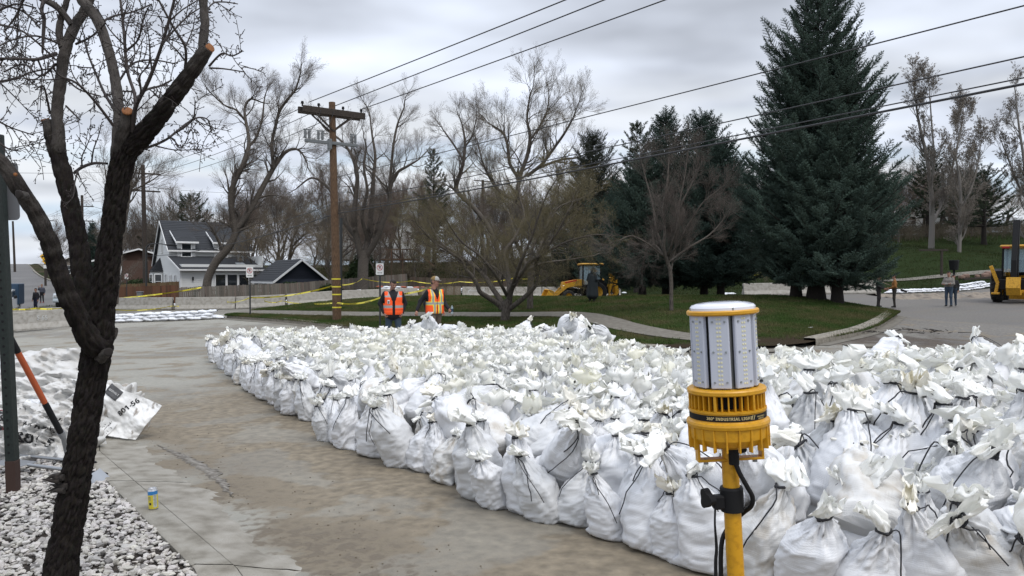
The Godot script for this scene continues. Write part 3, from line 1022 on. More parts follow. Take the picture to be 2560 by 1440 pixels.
func sandbag_pile():
	mat("ruffle_cream", lin(0.90, 0.875, 0.80), 0.4, {nrm = M.ruffle.normal_texture, ns = 0.4, vc = true, back = Color(0.5, 0.48, 0.4), two = true})
	make_bags()
	var r := rng
	r.seed = 99
	var edge := [Vector2(-7.15, 18.2), Vector2(-5.7, 15.4), Vector2(-4.12, 11.95), Vector2(-3.55, 11.1), Vector2(-2.88, 9.8), Vector2(-2.4, 9.1), Vector2(-1.9, 8.0), Vector2(-1.34, 7.2), Vector2(-1.03, 6.85), Vector2(-0.72, 6.4), Vector2(-0.46, 6.05), Vector2(-0.22, 5.65), Vector2(0.12, 5.2), Vector2(0.36, 4.95), Vector2(0.58, 4.78), Vector2(0.78, 4.42), Vector2(0.95, 4.24)]
	var near_edge := [Vector2(0.95, 4.24), Vector2(1.25, 3.95), Vector2(1.55, 3.62), Vector2(1.95, 3.42), Vector2(2.5, 3.3), Vector2(3.4, 3.25)]
	var far_edge := [Vector2(3.4, 3.25), Vector2(9, 3.4), Vector2(9, 10.9), Vector2(6, 10.6), Vector2(4.6, 10.5), Vector2(3.3, 10.3), Vector2(2.3, 11.0), Vector2(2.0, 12.2), Vector2(1.8, 13.8), Vector2(1.3, 15.9), Vector2(0.4, 17.3), Vector2(-2, 18.2), Vector2(-4.5, 18.6), Vector2(-7.15, 18.2)]
	var outline := PackedVector2Array()
	for q in edge + near_edge + far_edge: outline.append(q)
	var taken := []
	# front rows along the open edge, each bag told by its place from the work light
	var front := edge + near_edge
	var L := 0.0
	for j in front.size() - 1: L += front[j].distance_to(front[j + 1])
	var s := 0.0
	var rows := []
	while s < L:
		rows.append(s / L)
		s += R(0.235, 0.305)
	var n := rows.size()
	for j in n:
		var p := along(front, rows[j]) 
		var q := along(front, minf(rows[j] + 0.01, 1.0))
		var t := (q - p).normalized()
		var inward := Vector2(-t.y, t.x)
		if rows[j] > 0.995: continue
		var o := p + inward * R(0.03, 0.22)
		var turn := atan2(t.y, t.x) + R(-0.5, 0.5)
		var k := (j * 5 + 3) % 18
		var from_end := j
		var lab := "white sandbag at the pile's open edge, %s from the far corner" % ordinal(from_end)
		if n - 1 - j < 30: lab = "white sandbag in the front row, %s from its near end" % ordinal(n - 1 - j)
		place_bag(k, bag_at(o.x, o.y, turn, R(-0.14, 0.32), atan2(inward.y, inward.x) - PI * 0.5, R(0.84, 1.18), -0.008), lab, "sandbags along the edge of the pile")
		taken.append(o)
	# the second row: bags leaning or thrown flat on those of the first
	s = 0.2
	var m := 0
	while s < L * 0.985:
		var p := along(front, s / L)
		var q := along(front, minf(s / L + 0.01, 1.0))
		var t := (q - p).normalized()
		var inward := Vector2(-t.y, t.x)
		var o := p + inward * R(0.33, 0.48)
		if Geometry2D.is_point_in_polygon(o, outline):
			var lie := r.randf() < 0.6
			var lean := R(0.7, 1.35) * (1.0 if r.randf() < 0.5 else -1.0) if lie else R(-0.3, 0.3)
			var dirn := R(0, TAU)
			var lab := "white sandbag %s the edge row, %s from the far corner" % ["lying behind" if lie else "standing behind", ordinal(m)]
			place_bag((m * 3 + 1) % 18, bag_at(o.x, o.y, R(0, TAU), lean, dirn, R(1.0, 1.28) if lie else R(0.95, 1.1), R(0.22, 0.34) if lie else R(0.0, 0.10)), lab, "sandbags behind the edge row")
			taken.append(o)
			m += 1
		s += R(0.24, 0.33)
	# the packed middle
	var rest := []
	var y := 3.3
	var row := 0
	while y < 18.7:
		var x := -7.4 + (row % 2) * 0.12
		while x < 8.6:
			var p := Vector2(x + R(-0.07, 0.07), y + R(-0.06, 0.06))
			x += 0.245
			if absf(p.x) > p.y * 0.70 + 0.5: continue
			if not Geometry2D.is_point_in_polygon(p, outline): continue
			var ok := true
			for q in taken:
				if p.distance_squared_to(q) < 0.042: ok = false; break
			if ok: rest.append(p)
		y += 0.222
		row += 1
	rest.sort_custom(func(a, b): return a.y < b.y)
	var quota := 300 - taken.size() - 26
	var heap := MB.new()
	heap.uvs = true; heap.colored = true
	var heap_top := MB.new()
	heap_top.uvs = true; heap_top.colored = true
	var heap_tie := MB.new()
	for j in rest.size():
		var p: Vector2 = rest[j]
		var up := 0.035 * noise.get_noise_2d(p.x * 0.8, p.y * 0.8) + R(-0.02, 0.05)
		var near_right := p.y < 7.0 and p.x > 0.9 + 0.12 * p.y
		var big = R(0.95, 1.14)
		var lean = R(-0.28, 0.28) if not near_right else R(-1.0, 1.0)
		if near_right:
			up += R(0.02, 0.24)
			big = R(1.1, 1.38)
		var X := bag_at(p.x, p.y, R(0, TAU), lean, R(0, TAU), big, up)
		if j < quota:
			place_bag(r.randi() % 18, X, "white tied sandbag packed upright among many in the middle of the pile", "sandbags packed in the middle of the pile")
		else:
			var b = bag_far[r.randi() % 8]
			var tint := 1.0 - 0.10 * pow(r.randf(), 2.0)
			var warm := pow(r.randf(), 3.0) * 0.12
			heap.add(b[0], X, Color(tint, tint, tint * (1.0 - warm * 0.3)))
			heap_top.add(b[1], X, Color(tint, tint * (1.0 - warm * 0.15), tint * (1.0 - warm)))
			if r.randf() < 0.22: heap_tie.add(b[2], X)
	var t := thing("sandbag_mass", "great mass of white tied sandbags filling the far middle of the pile", "sandbags", "")
	t.set_meta("kind", "stuff")
	for q in [part(t, "sack", heap, M.sack), part(t, "gathered_top", heap_top, M.ruffle), part(t, "tie", heap_tie, M.tie)]: q.set_meta("kind", "stuff")
	# bags thrown on top along the far rim
	var tops := [[0.55, 16.9, 0.42], [0.2, 17.2, 0.40], [0.85, 16.3, 0.40], [1.15, 15.2, 0.42], [1.35, 14.4, 0.44], [1.25, 13.8, 0.36], [1.0, 14.2, 0.62], [0.75, 14.6, 0.40], [1.55, 13.4, 0.40], [-1.9, 17.7, 0.42], [-1.6, 17.5, 0.48], [-1.3, 17.3, 0.40], [-1.75, 17.1, 0.62],
		[3.75, 9.9, 0.36], [4.15, 10.0, 0.40], [4.55, 9.7, 0.42], [4.95, 9.9, 0.34], [5.3, 9.5, 0.36], [5.75, 9.9, 0.40], [6.1, 9.6, 0.38], [6.5, 9.2, 0.44], [6.75, 9.9, 0.36], [5.6, 9.0, 0.34], [4.3, 9.2, 0.32], [7.0, 9.4, 0.36], [3.4, 9.6, 0.30]]
	for j in tops.size():
		var q = tops[j]
		var lean := R(0.9, 1.5)
		place_bag((j * 5) % 18, bag_at(q[0], q[1], R(-0.6, 0.6), lean, R(-0.9, 0.9) + (PI if j % 2 else 0.0), R(1.15, 1.4), q[2] - 0.02 + (0.16 if j > 2 and j < 9 else 0.0)), "white sandbag thrown on top at the far rim, %s of those %s" % [ordinal(j if j < 13 else j - 13), "nearer the two walkers" if j < 13 else "nearer the work light"], "sandbags thrown on top along the far rim")

# ---------------------------------------------------------------- the work light on its pole
func work_light():
	var t := thing("work_light", "yellow round work light on a yellow pole before the sandbags", "work light", "", Vector3(0.596, G(0.6, 1.9) + 0.083, -1.9))
	t.rotation = Vector3(0.0, 0.0, 0.055)
	var yel := mat("lamp_yellow", lin(0.60, 0.30, 0.012), 0.38, {spec = 0.5, tex = ntex(0.03, [Color(0.86, 0.84, 0.8), Color(1, 1, 1), Color(1, 1, 1)], 256, 5, 90), tri = 6.0})
	var poly_ := mat("lens", lin(0.50, 0.525, 0.60), 0.2, {spec = 0.6})
	var dome := mat("lens_dome", lin(0.66, 0.67, 0.73), 0.12, {coat = 0.7})
	var alu := mat("aluminium", lin(0.20, 0.21, 0.21), 0.35, {metal = 0.85})
	var S := 0.0982 / 100.0  # metres for a hundredth of the head's radius
	var y0 := 1.10           # the underside of the head above the ground
	var lamp_base := y0 + 0.045
	# pole and its tripod
	var p := MB.new()
	p.cyl(Vector3(0, 0.52, 0), Vector3(0, y0 - 0.115, 0), 0.0208, 24)
	part(t, "pole", p, yel)
	p = MB.new()
	p.cyl(Vector3(0, y0 - 0.20, 0), Vector3(0, y0 + 0.02, 0), 0.0185, 24)
	p.cyl(Vector3(0, y0 - 0.105, 0), Vector3(0, y0 - 0.03, 0), 0.0205, 24)
	part(t, "upper_pole", p, yel)
	p = MB.new()
	p.cyl(Vector3(0, 0.10, 0), Vector3(0, 0.55, 0), 0.026, 24)
	part(t, "lower_pole", p, yel)
	for k in 3:
		var a := TAU * k / 3.0 + 0.5
		p = MB.new()
		var o := Vector3(cos(a), 0, sin(a))
		p.tube([o * 0.03 + Vector3(0, 0.5, 0), o * 0.55 + Vector3(0, 0.02, 0)], [0.013, 0.013], 10)
		p.tube([o * 0.03 + Vector3(0, 0.14, 0), o * 0.28 + Vector3(0, 0.26, 0)], [0.008, 0.008], 8)
		part(t, "leg", p, yel)
	# clamp with its knob
	p = MB.new()
	p.lathe([Vector2(0.0215, y0 - 0.155), Vector2(0.028, y0 - 0.155), Vector2(0.0285, y0 - 0.10), Vector2(0.0285, y0 - 0.145 + 0.045), Vector2(0.026, y0 - 0.095), Vector2(0.02, y0 - 0.095)], 28)
	p.box(Vector3(-0.035, y0 - 0.13, 0.006), Vector3(0.03, 0.034, 0.026), Basis(), 0.004)
	part(t, "clamp_collar", p, M.machine_black)
	p = MB.new()
	var kn := []
	for k in 28:
		var a := TAU * k / 28.0
		kn.append(Vector2(cos(a), sin(a)) * (0.021 + 0.005 * cos(a * 3.0)))
	p.poly(PackedVector2Array(kn), 0.016, Transform3D(Basis(Vector3.UP, -1.2), Vector3(-0.056, y0 - 0.118, 0.012)))
	part(t, "clamp_knob", p, M.machine_black)
	# stirrup
	p = MB.new()
	var hw := 0.078
	p.box(Vector3(0, y0 - 0.026, 0), Vector3(hw * 2 + 0.006, 0.006, 0.03), Basis(), 0.001)
	for s in [-1, 1]:
		p.box(Vector3(s * hw, y0 + 0.006, 0), Vector3(0.006, 0.062, 0.03), Basis(), 0.001)
	part(t, "bracket", p, yel)
	for s in [-1, 1]:
		p = MB.new()
		p.cyl(Vector3(s * 0.060, y0 - 0.036, 0.004), Vector3(s * 0.060, y0 - 0.0225, 0.004), 0.006, 6)
		part(t, "bracket_bolt", p, M.galv)
	# finned lower housing
	p = MB.new()
	p.lathe([Vector2(0.0, y0 + 0.008), Vector2(0.055, y0 + 0.008), Vector2(0.082, y0 + 0.018), Vector2(0.093, y0 + 0.034), Vector2(0.0945, y0 + 0.060), Vector2(0.0985, y0 + 0.062), Vector2(0.100, y0 + 0.069), Vector2(0.0985, y0 + 0.0745), Vector2(0.0925, y0 + 0.077), Vector2(0.0915, y0 + 0.079), Vector2(0.0915, y0 + 0.097), Vector2(0.0935, y0 + 0.099), Vector2(0.0935, y0 + 0.104), Vector2(0.060, y0 + 0.106)], 72)
	part(t, "housing", p, yel)
	p = MB.new()
	for k in 20:
		var a := TAU * k / 20.0
		var o := Vector3(cos(a), 0, sin(a))
		p.box(o * 0.0905 + Vector3(0, y0 + 0.034, 0), Vector3(0.014, 0.054, 0.0042), Basis(Vector3.UP, -a), 0.0012)
	part(t, "housing_rib", p, yel)
	# printed band
	p = MB.new()
	p.lathe([Vector2(0.0918, y0 + 0.081), Vector2(0.0921, y0 + 0.081), Vector2(0.0921, y0 + 0.0955), Vector2(0.0918, y0 + 0.0955)], 72)
	part(t, "label_band", p, M.machine_black)
	var gold := mat("print_gold", lin(0.55, 0.45, 0.22), 0.4)
	for w in [["360° INDUSTRIAL LIGHT", 0.0070, -0.020, 0.0], ["//", 0.0105, 0.0385, 0.0], ["PROFESSIONAL", 0.0030, 0.066, 0.0006], ["GRADE LED", 0.0030, 0.066, -0.0044]]:
		var f := func(q: Vector3) -> Vector3:
			var a: float = (q.x + w[2]) / 0.0921
			var rr: float = 0.0923 + q.z
			return Vector3(sin(a) * rr, y0 + 0.0855 + q.y - w[1] * 0.0 + w[3] + 0.003, cos(a) * rr)
		part(t, "lettering", text_mb(w[0], w[1], 0.0004, true, f), gold)
	# ventilated neck: dark core, upright fins, ring above
	p = MB.new()
	p.cyl(Vector3(0, y0 + 0.10, 0), Vector3(0, y0 + 0.148, 0), 0.060, 32)
	part(t, "cooling_core", p, M.machine_black)
	for k in 36:
		var a := TAU * k / 36.0 + 0.05
		p = MB.new()
		var thick := 0.0065 if k % 6 == 0 else 0.0034
		var o := Vector3(cos(a), 0, sin(a))
		p.box(o * (0.0825 if k % 6 else 0.085) + Vector3(0, y0 + 0.125, 0), Vector3(0.016, 0.042, thick), Basis(Vector3.UP, -a), 0.0008)
		part(t, "fin", p, yel)
	p = MB.new()
	p.lathe([Vector2(0.055, y0 + 0.1405), Vector2(0.092, y0 + 0.1405), Vector2(0.0945, y0 + 0.143), Vector2(0.0945, y0 + 0.150), Vector2(0.092, y0 + 0.153), Vector2(0.078, y0 + 0.1545), Vector2(0.0, y0 + 0.156)], 72)
	part(t, "upper_ring", p, yel)
	# lamp column: aluminium spine with eight panels of diodes
	var b0 := y0 + 0.155
	var b1 := y0 + 0.335
	p = MB.new()
	p.cyl(Vector3(0, b0, 0), Vector3(0, b1, 0), 0.063, 40)
	for k in 8:
		var a := TAU * (k + 0.5) / 8.0 + 0.02
		for s in [-1.0, 1.0]:
			p.box(Vector3(sin(a + s * 0.085), 0, cos(a + s * 0.085)) * 0.070 + Vector3(0, (b0 + b1) * 0.5, 0), Vector3(0.0035, b1 - b0, 0.014), Basis(Vector3.UP, a), 0.0008)
	part(t, "heat_sink", p, alu)
	var chip := mat("diode", lin(0.70, 0.66, 0.42), 0.3)
	for k in 8:
		var a := TAU * k / 8.0 + 0.38
		var B := Basis(Vector3.UP, a)
		p = MB.new()
		p.box(B * Vector3(0, 0, 0.071) + Vector3(0, (b0 + b1) * 0.5, 0), Vector3(0.0470, b1 - b0 - 0.004, 0.012), B, 0.0022)
		var panel := part(t, "led_panel", p, poly_)
		if cos(a) < -0.2: continue
		var sc := MB.new()
		for yy in [0.1, 0.5, 0.9]:
			for s in [-1, 1]:
				var c := B * Vector3(s * 0.0145, 0, 0.0772) + Vector3(0, lerpf(b0, b1, yy), 0)
				sc.tube([c, c + B * Vector3(0, 0, 0.0022)], [0.0027, 0.0022], 10)
		part(panel, "screw", sc, M.galv)
		var di := MB.new()
		for q in 16:
			for s in [-1, 1]:
				di.box(B * Vector3(s * 0.0032, 0, 0.0773) + Vector3(0, lerpf(b0 + 0.014, b1 - 0.012, q / 15.0), 0), Vector3(0.0042, 0.0042, 0.0012), B, 0.0003)
		part(panel, "diode", di, chip)
	# cap ring and domed lens
	p = MB.new()
	p.lathe([Vector2(0.07, b1 - 0.004), Vector2(0.084, b1 - 0.004), Vector2(0.0865, b1 - 0.001), Vector2(0.0865, b1 + 0.005), Vector2(0.084, b1 + 0.008), Vector2(0.074, b1 + 0.008)], 72)
	part(t, "cap_ring", p, yel)
	p = MB.new()
	p.lathe([Vector2(0.0795, b1 + 0.006), Vector2(0.0790, b1 + 0.014), Vector2(0.0745, b1 + 0.0195), Vector2(0.062, b1 + 0.0235), Vector2(0.040, b1 + 0.0262), Vector2(0.02, b1 + 0.0272), Vector2(0.0, b1 + 0.0275)], 64)
	part(t, "dome_lens", p, dome)
	for k in 4:
		var a := TAU * k / 4.0 + 0.05
		p = MB.new()
		var o := Vector3(sin(a), 0, cos(a)) * 0.0785
		p.cyl(o + Vector3(0, b1 + 0.006, 0), o + Vector3(0, b1 + 0.0145, 0), 0.0022, 8)
		part(t, "cap_screw", p, M.galv)
	# cable and gland
	p = MB.new()
	p.cyl(Vector3(0.004, y0 - 0.035, 0.022), Vector3(0.004, y0 + 0.012, 0.022), 0.0125, 14)
	p.box(Vector3(0.024, y0 + 0.0, 0.024), Vector3(0.022, 0.016, 0.014), Basis(Vector3(0, 0, 1), 0.3), 0.004)
	part(t, "cable_gland", p, M.machine_black)
	p = MB.new()
	var cab := smoothpath([Vector4(0.006, y0 - 0.03, 0.026, 0.006), Vector4(0.013, y0 - 0.055, 0.033, 0.0058), Vector4(0.030, y0 - 0.09, 0.034, 0.0058), Vector4(0.042, y0 - 0.115, 0.030, 0.0058), Vector4(0.041, y0 - 0.14, 0.02, 0.0058), Vector4(0.030, y0 - 0.17, -0.02, 0.0058), Vector4(-0.005, y0 - 0.21, -0.035, 0.0058), Vector4(-0.030, y0 - 0.28, -0.02, 0.0058), Vector4(-0.036, 0.55, 0.0, 0.0058), Vector4(-0.05, 0.02, 0.05, 0.0058)], 5)
	tube4(p, cab, 10)
	part(t, "cable", p, M.machine_black)
	p = MB.new()
	tube4(p, smoothpath([Vector4(-0.046, y0 - 0.135, 0.018, 0.0026), Vector4(-0.050, y0 - 0.18, 0.02, 0.0026), Vector4(-0.049, y0 - 0.24, 0.02, 0.004), Vector4(-0.054, y0 - 0.30, 0.02, 0.0045), Vector4(-0.058, 0.55, 0.02, 0.0045)], 4), 8)
	part(t, "tether", p, M.machine_black)


# ---------------------------------------------------------------- barriers and walls of laid sandbags
func barrier(a: Vector2, b: Vector2, label: String) -> Node3D:
	var A := gp(a.x, a.y, -0.02)
	var B := gp(b.x, b.y, -0.02)
	var z := (B - A).normalized()
	var x := Vector3.UP.cross(z).normalized()
	var X := Transform3D(Basis(x, z.cross(x), z), Z0)
	var t := thing("concrete_barrier", label, "barrier", "concrete barriers closing the street", A)
	var mb := MB.new()
	mb.poly(PackedVector2Array([Vector2(-0.30, 0), Vector2(0.30, 0), Vector2(0.30, 0.075), Vector2(0.17, 0.30), Vector2(0.10, 0.79), Vector2(0.08, 0.81), Vector2(-0.08, 0.81), Vector2(-0.10, 0.79), Vector2(-0.17, 0.30), Vector2(-0.30, 0.075)]), (B - A).length(), X)
	part(t, "block", mb, M.concrete)
	for s in [0.0, 1.0]:
		mb = MB.new()
		var c = (B - A) * s + z * (0.03 if s > 0 else -0.03) * 1.0
		mb.box(c + Vector3(0, 0.52, 0), Vector3(0.05, 0.2, 0.05), X.basis, 0.01)
		part(t, "coupling", mb, M.dark_metal)
	return t

func scrawl(t: Node3D, mb: MB, a: Vector2, b: Vector2, along_: float, y: float) -> void:
	# chalk-paint writing set on the sloping face that looks at the street
	var A := gp(a.x, a.y)
	var B := gp(b.x, b.y)
	var z := (B - A).normalized()
	var side := z.cross(Vector3.UP).normalized()
	if side.z < 0: side = -side
	var up := (Vector3.UP - side * 0.14).normalized()
	var r := up.cross(side).normalized()
	var at := z * along_ + Vector3.UP * y + side * (0.17 - (y - 0.30) * 0.143 + 0.012)
	part(t, "painted_writing", mb, M.chalk, Transform3D(Basis(r, up, side), at))

var laid := []
func laid_bag_meshes():
	for k in 6:
		var r := RandomNumberGenerator.new()
		r.seed = 500 + k
		var ns := FastNoiseLite.new()
		ns.seed = k; ns.frequency = 1.0
		var mb := MB.new()
		mb.colored = true
		mb.uvs = true
		var L := r.randf_range(0.24, 0.29)
		mb.grid(16, 14, func(a, b):
			var th: float = TAU * a
			var s := lerpf(-1.0, 1.0, b)
			var w := pow(maxf(1.0 - pow(absf(s), 3.2), 0.0), 0.5)
			var x := s * L
			if s > 0.80:
				w = lerpf(w, 0.16 + 0.5 * absf(s - 0.9) * 4.0, smoothstep(0.8, 0.9, s))
				x = L * 0.80 + (s - 0.80) * 0.62
			var q := Vector3(x, 0.068 + sin(th) * 0.072 * w, cos(th) * 0.165 * w)
			var dn := Vector3(0, sin(th), cos(th))
			return q + dn * 0.03 * ns.get_noise_3dv(q * 7.0) * w, true)
		var tint := r.randf_range(0.93, 1.0)
		for q in mb.c.size(): mb.c[q] = Color(tint, tint, tint)
		laid.append(mb.mesh())

func bag_wall(p: Array, layers: int, label: String, grp: String, colour: Array = [], step := 0.43, back := 0.0) -> void:
	var L := 0.0
	for j in p.size() - 1: L += p[j].distance_to(p[j + 1])
	var names := ["bottom", "second", "third", "top"]
	for l in layers:
		var s := step * (0.5 + 0.5 * (l % 2))
		while s < L - 0.2 * l:
			var q := along(p, s / L)
			var t: Vector2 = along(p, minf(s / L + 0.02, 1.0)) - along(p, maxf(s / L - 0.02, 0.0))
			var turn := atan2(t.y, t.x) + R(-0.35, 0.35) + (PI if rng.randf() < 0.4 else 0.0)
			var red: bool = colour.size() > 0 and l == layers - 1 and rng.randf() < 0.30
			var lay: String = "top" if l == layers - 1 else names[l]
			var o := solo("laid_sandbag", ("orange-red sandbag in the %s layer of %s" if red else "white sandbag in the %s layer of %s") % [lay, label], "sandbag", grp, laid[rng.randi() % 6], M.sack_red if red else M.sack_far)
			var B := Basis(Vector3.UP, turn) * Basis(Vector3(1, 0, 0), R(-0.15, 0.15)) * Basis(Vector3(0, 0, 1), R(-0.10, 0.10))
			o.transform = Transform3D(B.scaled(Vector3.ONE * R(0.95, 1.12)), gp(q.x + R(-0.04, 0.04), q.y + back + l * 0.05 + R(-0.05, 0.05), l * 0.125 + R(-0.01, 0.015)))
			s += step * R(0.9, 1.08)

func barriers_and_walls():
	mat("board_a", lin(0.30, 0.255, 0.20), 0.9, {tex = ntex(0.05, [Color(0.6, 0.58, 0.55), Color(1, 1, 1)], 256, 4, 85), tri = Vector3(3, 0.6, 3)})
	mat("board_b", lin(0.22, 0.17, 0.12), 0.9, {tex = ntex(0.05, [Color(0.6, 0.58, 0.55), Color(1, 1, 1)], 256, 4, 86), tri = Vector3(3, 0.6, 3)})
	mat("chalk", lin(0.52, 0.53, 0.52), 0.95)
	mat("sack_red", lin(0.33, 0.085, 0.04), 0.6, {vc = true})
	laid_bag_meshes()
	rng.seed = 41
	# left: two runs with bags thrown between
	var t := barrier(Vector2(-24.5, 33.0), Vector2(-17.9, 33.0), "pale concrete barrier at the left with a painted number, nearest the camera")
	scrawl(t, text_mb("S-65", 0.17, 0.004, false), Vector2(-24.5, 33.0), Vector2(-17.9, 33.0), 4.55, 0.50)
	barrier(Vector2(-29.5, 42.3), Vector2(-23.2, 42.3), "concrete barrier with yellow tape along it, behind the numbered one")
	bag_wall([Vector2(-22.6, 34.2), Vector2(-17.9, 34.5)], 3, "the heap behind the numbered barrier", "bags between the left barriers", [], 0.40)
	bag_wall([Vector2(-22.6, 34.9), Vector2(-19.6, 35.0)], 4, "the heap's rear behind the numbered barrier", "bags between the left barriers", [], 0.46)
	bag_wall([Vector2(-17.9, 34.3), Vector2(-15.2, 33.9), Vector2(-12.6, 33.4)], 3, "the low wall ending at the grass tip", "bags of the low wall on the street")
	bag_wall([Vector2(-17.5, 34.9), Vector2(-15.2, 34.6), Vector2(-13.0, 34.1)], 2, "the low wall's rear row before the grass", "bags of the low wall on the street")
	# the long run in front of the fence
	barrier(Vector2(-27.2, 52.0), Vector2(-22.75, 51.9), "short concrete barrier before the brown stained fence")
	barrier(Vector2(-22.5, 51.8), Vector2(-18.7, 52.3), "long concrete barrier before the leaning bare tree, left half")
	barrier(Vector2(-18.6, 52.3), Vector2(-15.4, 52.6), "long concrete barrier with mud against its foot")
	barrier(Vector2(-15.3, 52.7), Vector2(-12.3, 54.0), "concrete barrier just left of the brown utility pole")
	barrier(Vector2(-12.2, 54.0), Vector2(-6.9, 56.4), "concrete barrier just right of the brown utility pole")
	t = barrier(Vector2(-3.7, 57.6), Vector2(2.2, 58.2), "concrete barrier with a painted arrow and letters behind the orange vests")
	var ar := MB.new()
	ar.bar(Vector3(-0.42, 0, 0), Vector3(0.42, 0, 0), 0.035, 0.004, Vector3(0, 0, 1))
	ar.bar(Vector3(-0.42, 0, 0), Vector3(-0.22, 0.10, 0), 0.035, 0.004, Vector3(0, 0, 1))
	ar.bar(Vector3(-0.42, 0, 0), Vector3(-0.36, -0.20, 0), 0.035, 0.004, Vector3(0, 0, 1))
	scrawl(t, ar, Vector2(-3.7, 57.6), Vector2(2.2, 58.2), 0.85, 0.52)
	scrawl(t, text_mb("S", 0.26, 0.004, false), Vector2(-3.7, 57.6), Vector2(2.2, 58.2), 1.6, 0.50)
	scrawl(t, text_mb("N A L", 0.26, 0.004, false), Vector2(-3.7, 57.6), Vector2(2.2, 58.2), 2.75, 0.50)
	barrier(Vector2(2.3, 58.2), Vector2(8.0, 56.9), "concrete barrier behind the loader bucket of the small backhoe")
	# boards bridging the gap
	t = thing("board_screen", "upright wooden boards closing the gap between two concrete barriers", "boards", "", gp(-6.8, 56.5))
	var dirv := (gp(-3.8, 57.6) - gp(-6.8, 56.5))
	for k in 15:
		var mb := MB.new()
		var c := dirv * ((k + 0.5) / 15.0)
		mb.col = Color.WHITE
		mb.box(c + Vector3(0, 0.40 + R(-0.02, 0.02), R(-0.01, 0.01)), Vector3(dirv.length() / 15.0 - 0.012, 0.86, 0.025), Basis(Vector3.UP, atan2(-dirv.z, dirv.x)))
		part(t, "board", mb, M.board_a if k % 3 else M.board_b)
	bag_wall([Vector2(-28.5, 53.8), Vector2(-25.2, 53.2), Vector2(-22.9, 53.0)], 3, "the heap at the foot of the brown fence", "bags at the foot of the fence")
	bag_wall([Vector2(-22.7, 52.9), Vector2(-18.7, 53.5), Vector2(-15.4, 54.0), Vector2(-12.5, 55.6), Vector2(-11.4, 58.6)], 2, "the wall along the grey fence", "bags in the wall along the fence")
	bag_wall([Vector2(-10.4, 59.6), Vector2(-6.6, 60.2), Vector2(-2.6, 60.4), Vector2(2.1, 60.2)], 3, "the wall right of the big vase-shaped tree", "bags in the wall behind the vests", [1], 0.47)
	# right: barrier behind the spruces and bags along the lawn
	barrier(Vector2(15.9, 53.2), Vector2(22.0, 53.7), "concrete barrier beyond the spruce trunks, left half")
	barrier(Vector2(22.1, 53.7), Vector2(25.6, 54.0), "concrete barrier beyond the spruce trunks, ending by the two men with a broom")
	bag_wall([Vector2(26.0, 53.6), Vector2(29.0, 54.6), Vector2(32.4, 55.4), Vector2(36.3, 58.0)], 2, "the row along the park lawn", "bags in the row along the park lawn")
	bag_wall([Vector2(33.2, 57.6), Vector2(36.4, 59.6)], 2, "the short pile by the parked backhoe", "bags in the row along the park lawn")
	for q in [[8.7, 60.05], [8.6, 55.0], [9.1, 55.2], [14.6, 53.3], [15.2, 53.6], [14.9, 53.9]]:
		var o := solo("laid_sandbag", "loose white sandbag lying in the gutter %s" % ("behind the small backhoe" if q[0] < 12 else "at the end of the barrier behind the spruces"), "sandbag", "loose bags in the gutter", laid[rng.randi() % 6], M.sack_far)
		o.transform = Transform3D(Basis(Vector3.UP, R(0, TAU)), gp(q[0], q[1], 0.02))
	# silt and torn sheeting washed up by the row on the right
	var sl := MB.new()
	sl.grid(60, 12, func(a, b):
		var x := lerpf(24.0, 35.0, a)
		var d = lerpf(48.0, 54.2, b) + (a - 0.5) * 2.0
		return gp(x, d, -0.05 + 0.30 * maxf(noise.get_noise_2d(x * 0.9, d * 2.2) + 0.25, 0.0) * sin(b * PI)))
	sl.colored = true
	for q in sl.v.size():
		var n := noise.get_noise_2d(sl.v[q].x * 1.7, sl.v[q].z * 3.0)
		sl.c[q] = Color(0.28, 0.235, 0.18).lerp(Color(0.11, 0.09, 0.07), smoothstep(-0.1, 0.5, n))
	var silt := solo("silt_bank", "banks of pale silt washed up along the sandbag row at the right", "silt", "", sl, M.road_far)
	silt.set_meta("kind", "stuff")

# ---------------------------------------------------------------- houses and fences
func siding_wall(mb: MB, X: Transform3D, y0: float, y1: float, left: Callable, right: Callable, step := 0.16) -> void:
	# lapped boards in the plane z = 0 of X, each leaning out at its foot
	var y := y0
	while y < y1 - 0.01:
		var t := minf(y + step, y1)
		var o := 0.016
		var l0: float = left.call(y)
		var r0: float = right.call(y)
		var l1: float = left.call(t)
		var r1: float = right.call(t)
		if r0 > l0:
			mb.quad(X * Vector3(l0, y, o), X * Vector3(r0, y, o), X * Vector3(maxf(r1, l1), t, 0), X * Vector3(minf(l1, r1), t, 0))
			mb.quad(X * Vector3(l0, y, 0), X * Vector3(r0, y, 0), X * Vector3(r0, y, o), X * Vector3(l0, y, o))
		y = t

func window_part(par: Node, X: Transform3D, w: float, h: float, bars := 1, frame: Material = null, glass: Material = null) -> void:
	# X: bottom centre of the opening, z pointing out
	var f := MB.new()
	var b := 0.10
	for s in [-1, 1]: f.box(X * Vector3(s * (w * 0.5 + b * 0.5 - 0.02), h * 0.5, 0.04), Vector3(b, h + 0.16, 0.08), X.basis, 0.01)
	f.box(X * Vector3(0, h + 0.05, 0.043), Vector3(w - 0.05, 0.12, 0.08), X.basis, 0.01)
	f.box(X * Vector3(0, -0.04, 0.06), Vector3(w - 0.05, 0.09, 0.12), X.basis, 0.01)
	for k in bars: f.box(X * Vector3(0, h * (k + 1.0) / (bars + 1.0), 0.03), Vector3(w - 0.05, 0.05, 0.04), X.basis)
	var win := part(par, "window", f, frame if frame else M.trim)
	var g := MB.new()
	g.box(X * Vector3(0, h * 0.5, 0.0), Vector3(w, h, 0.03), X.basis)
	part(win, "pane", g, glass if glass else M.glass_dark)

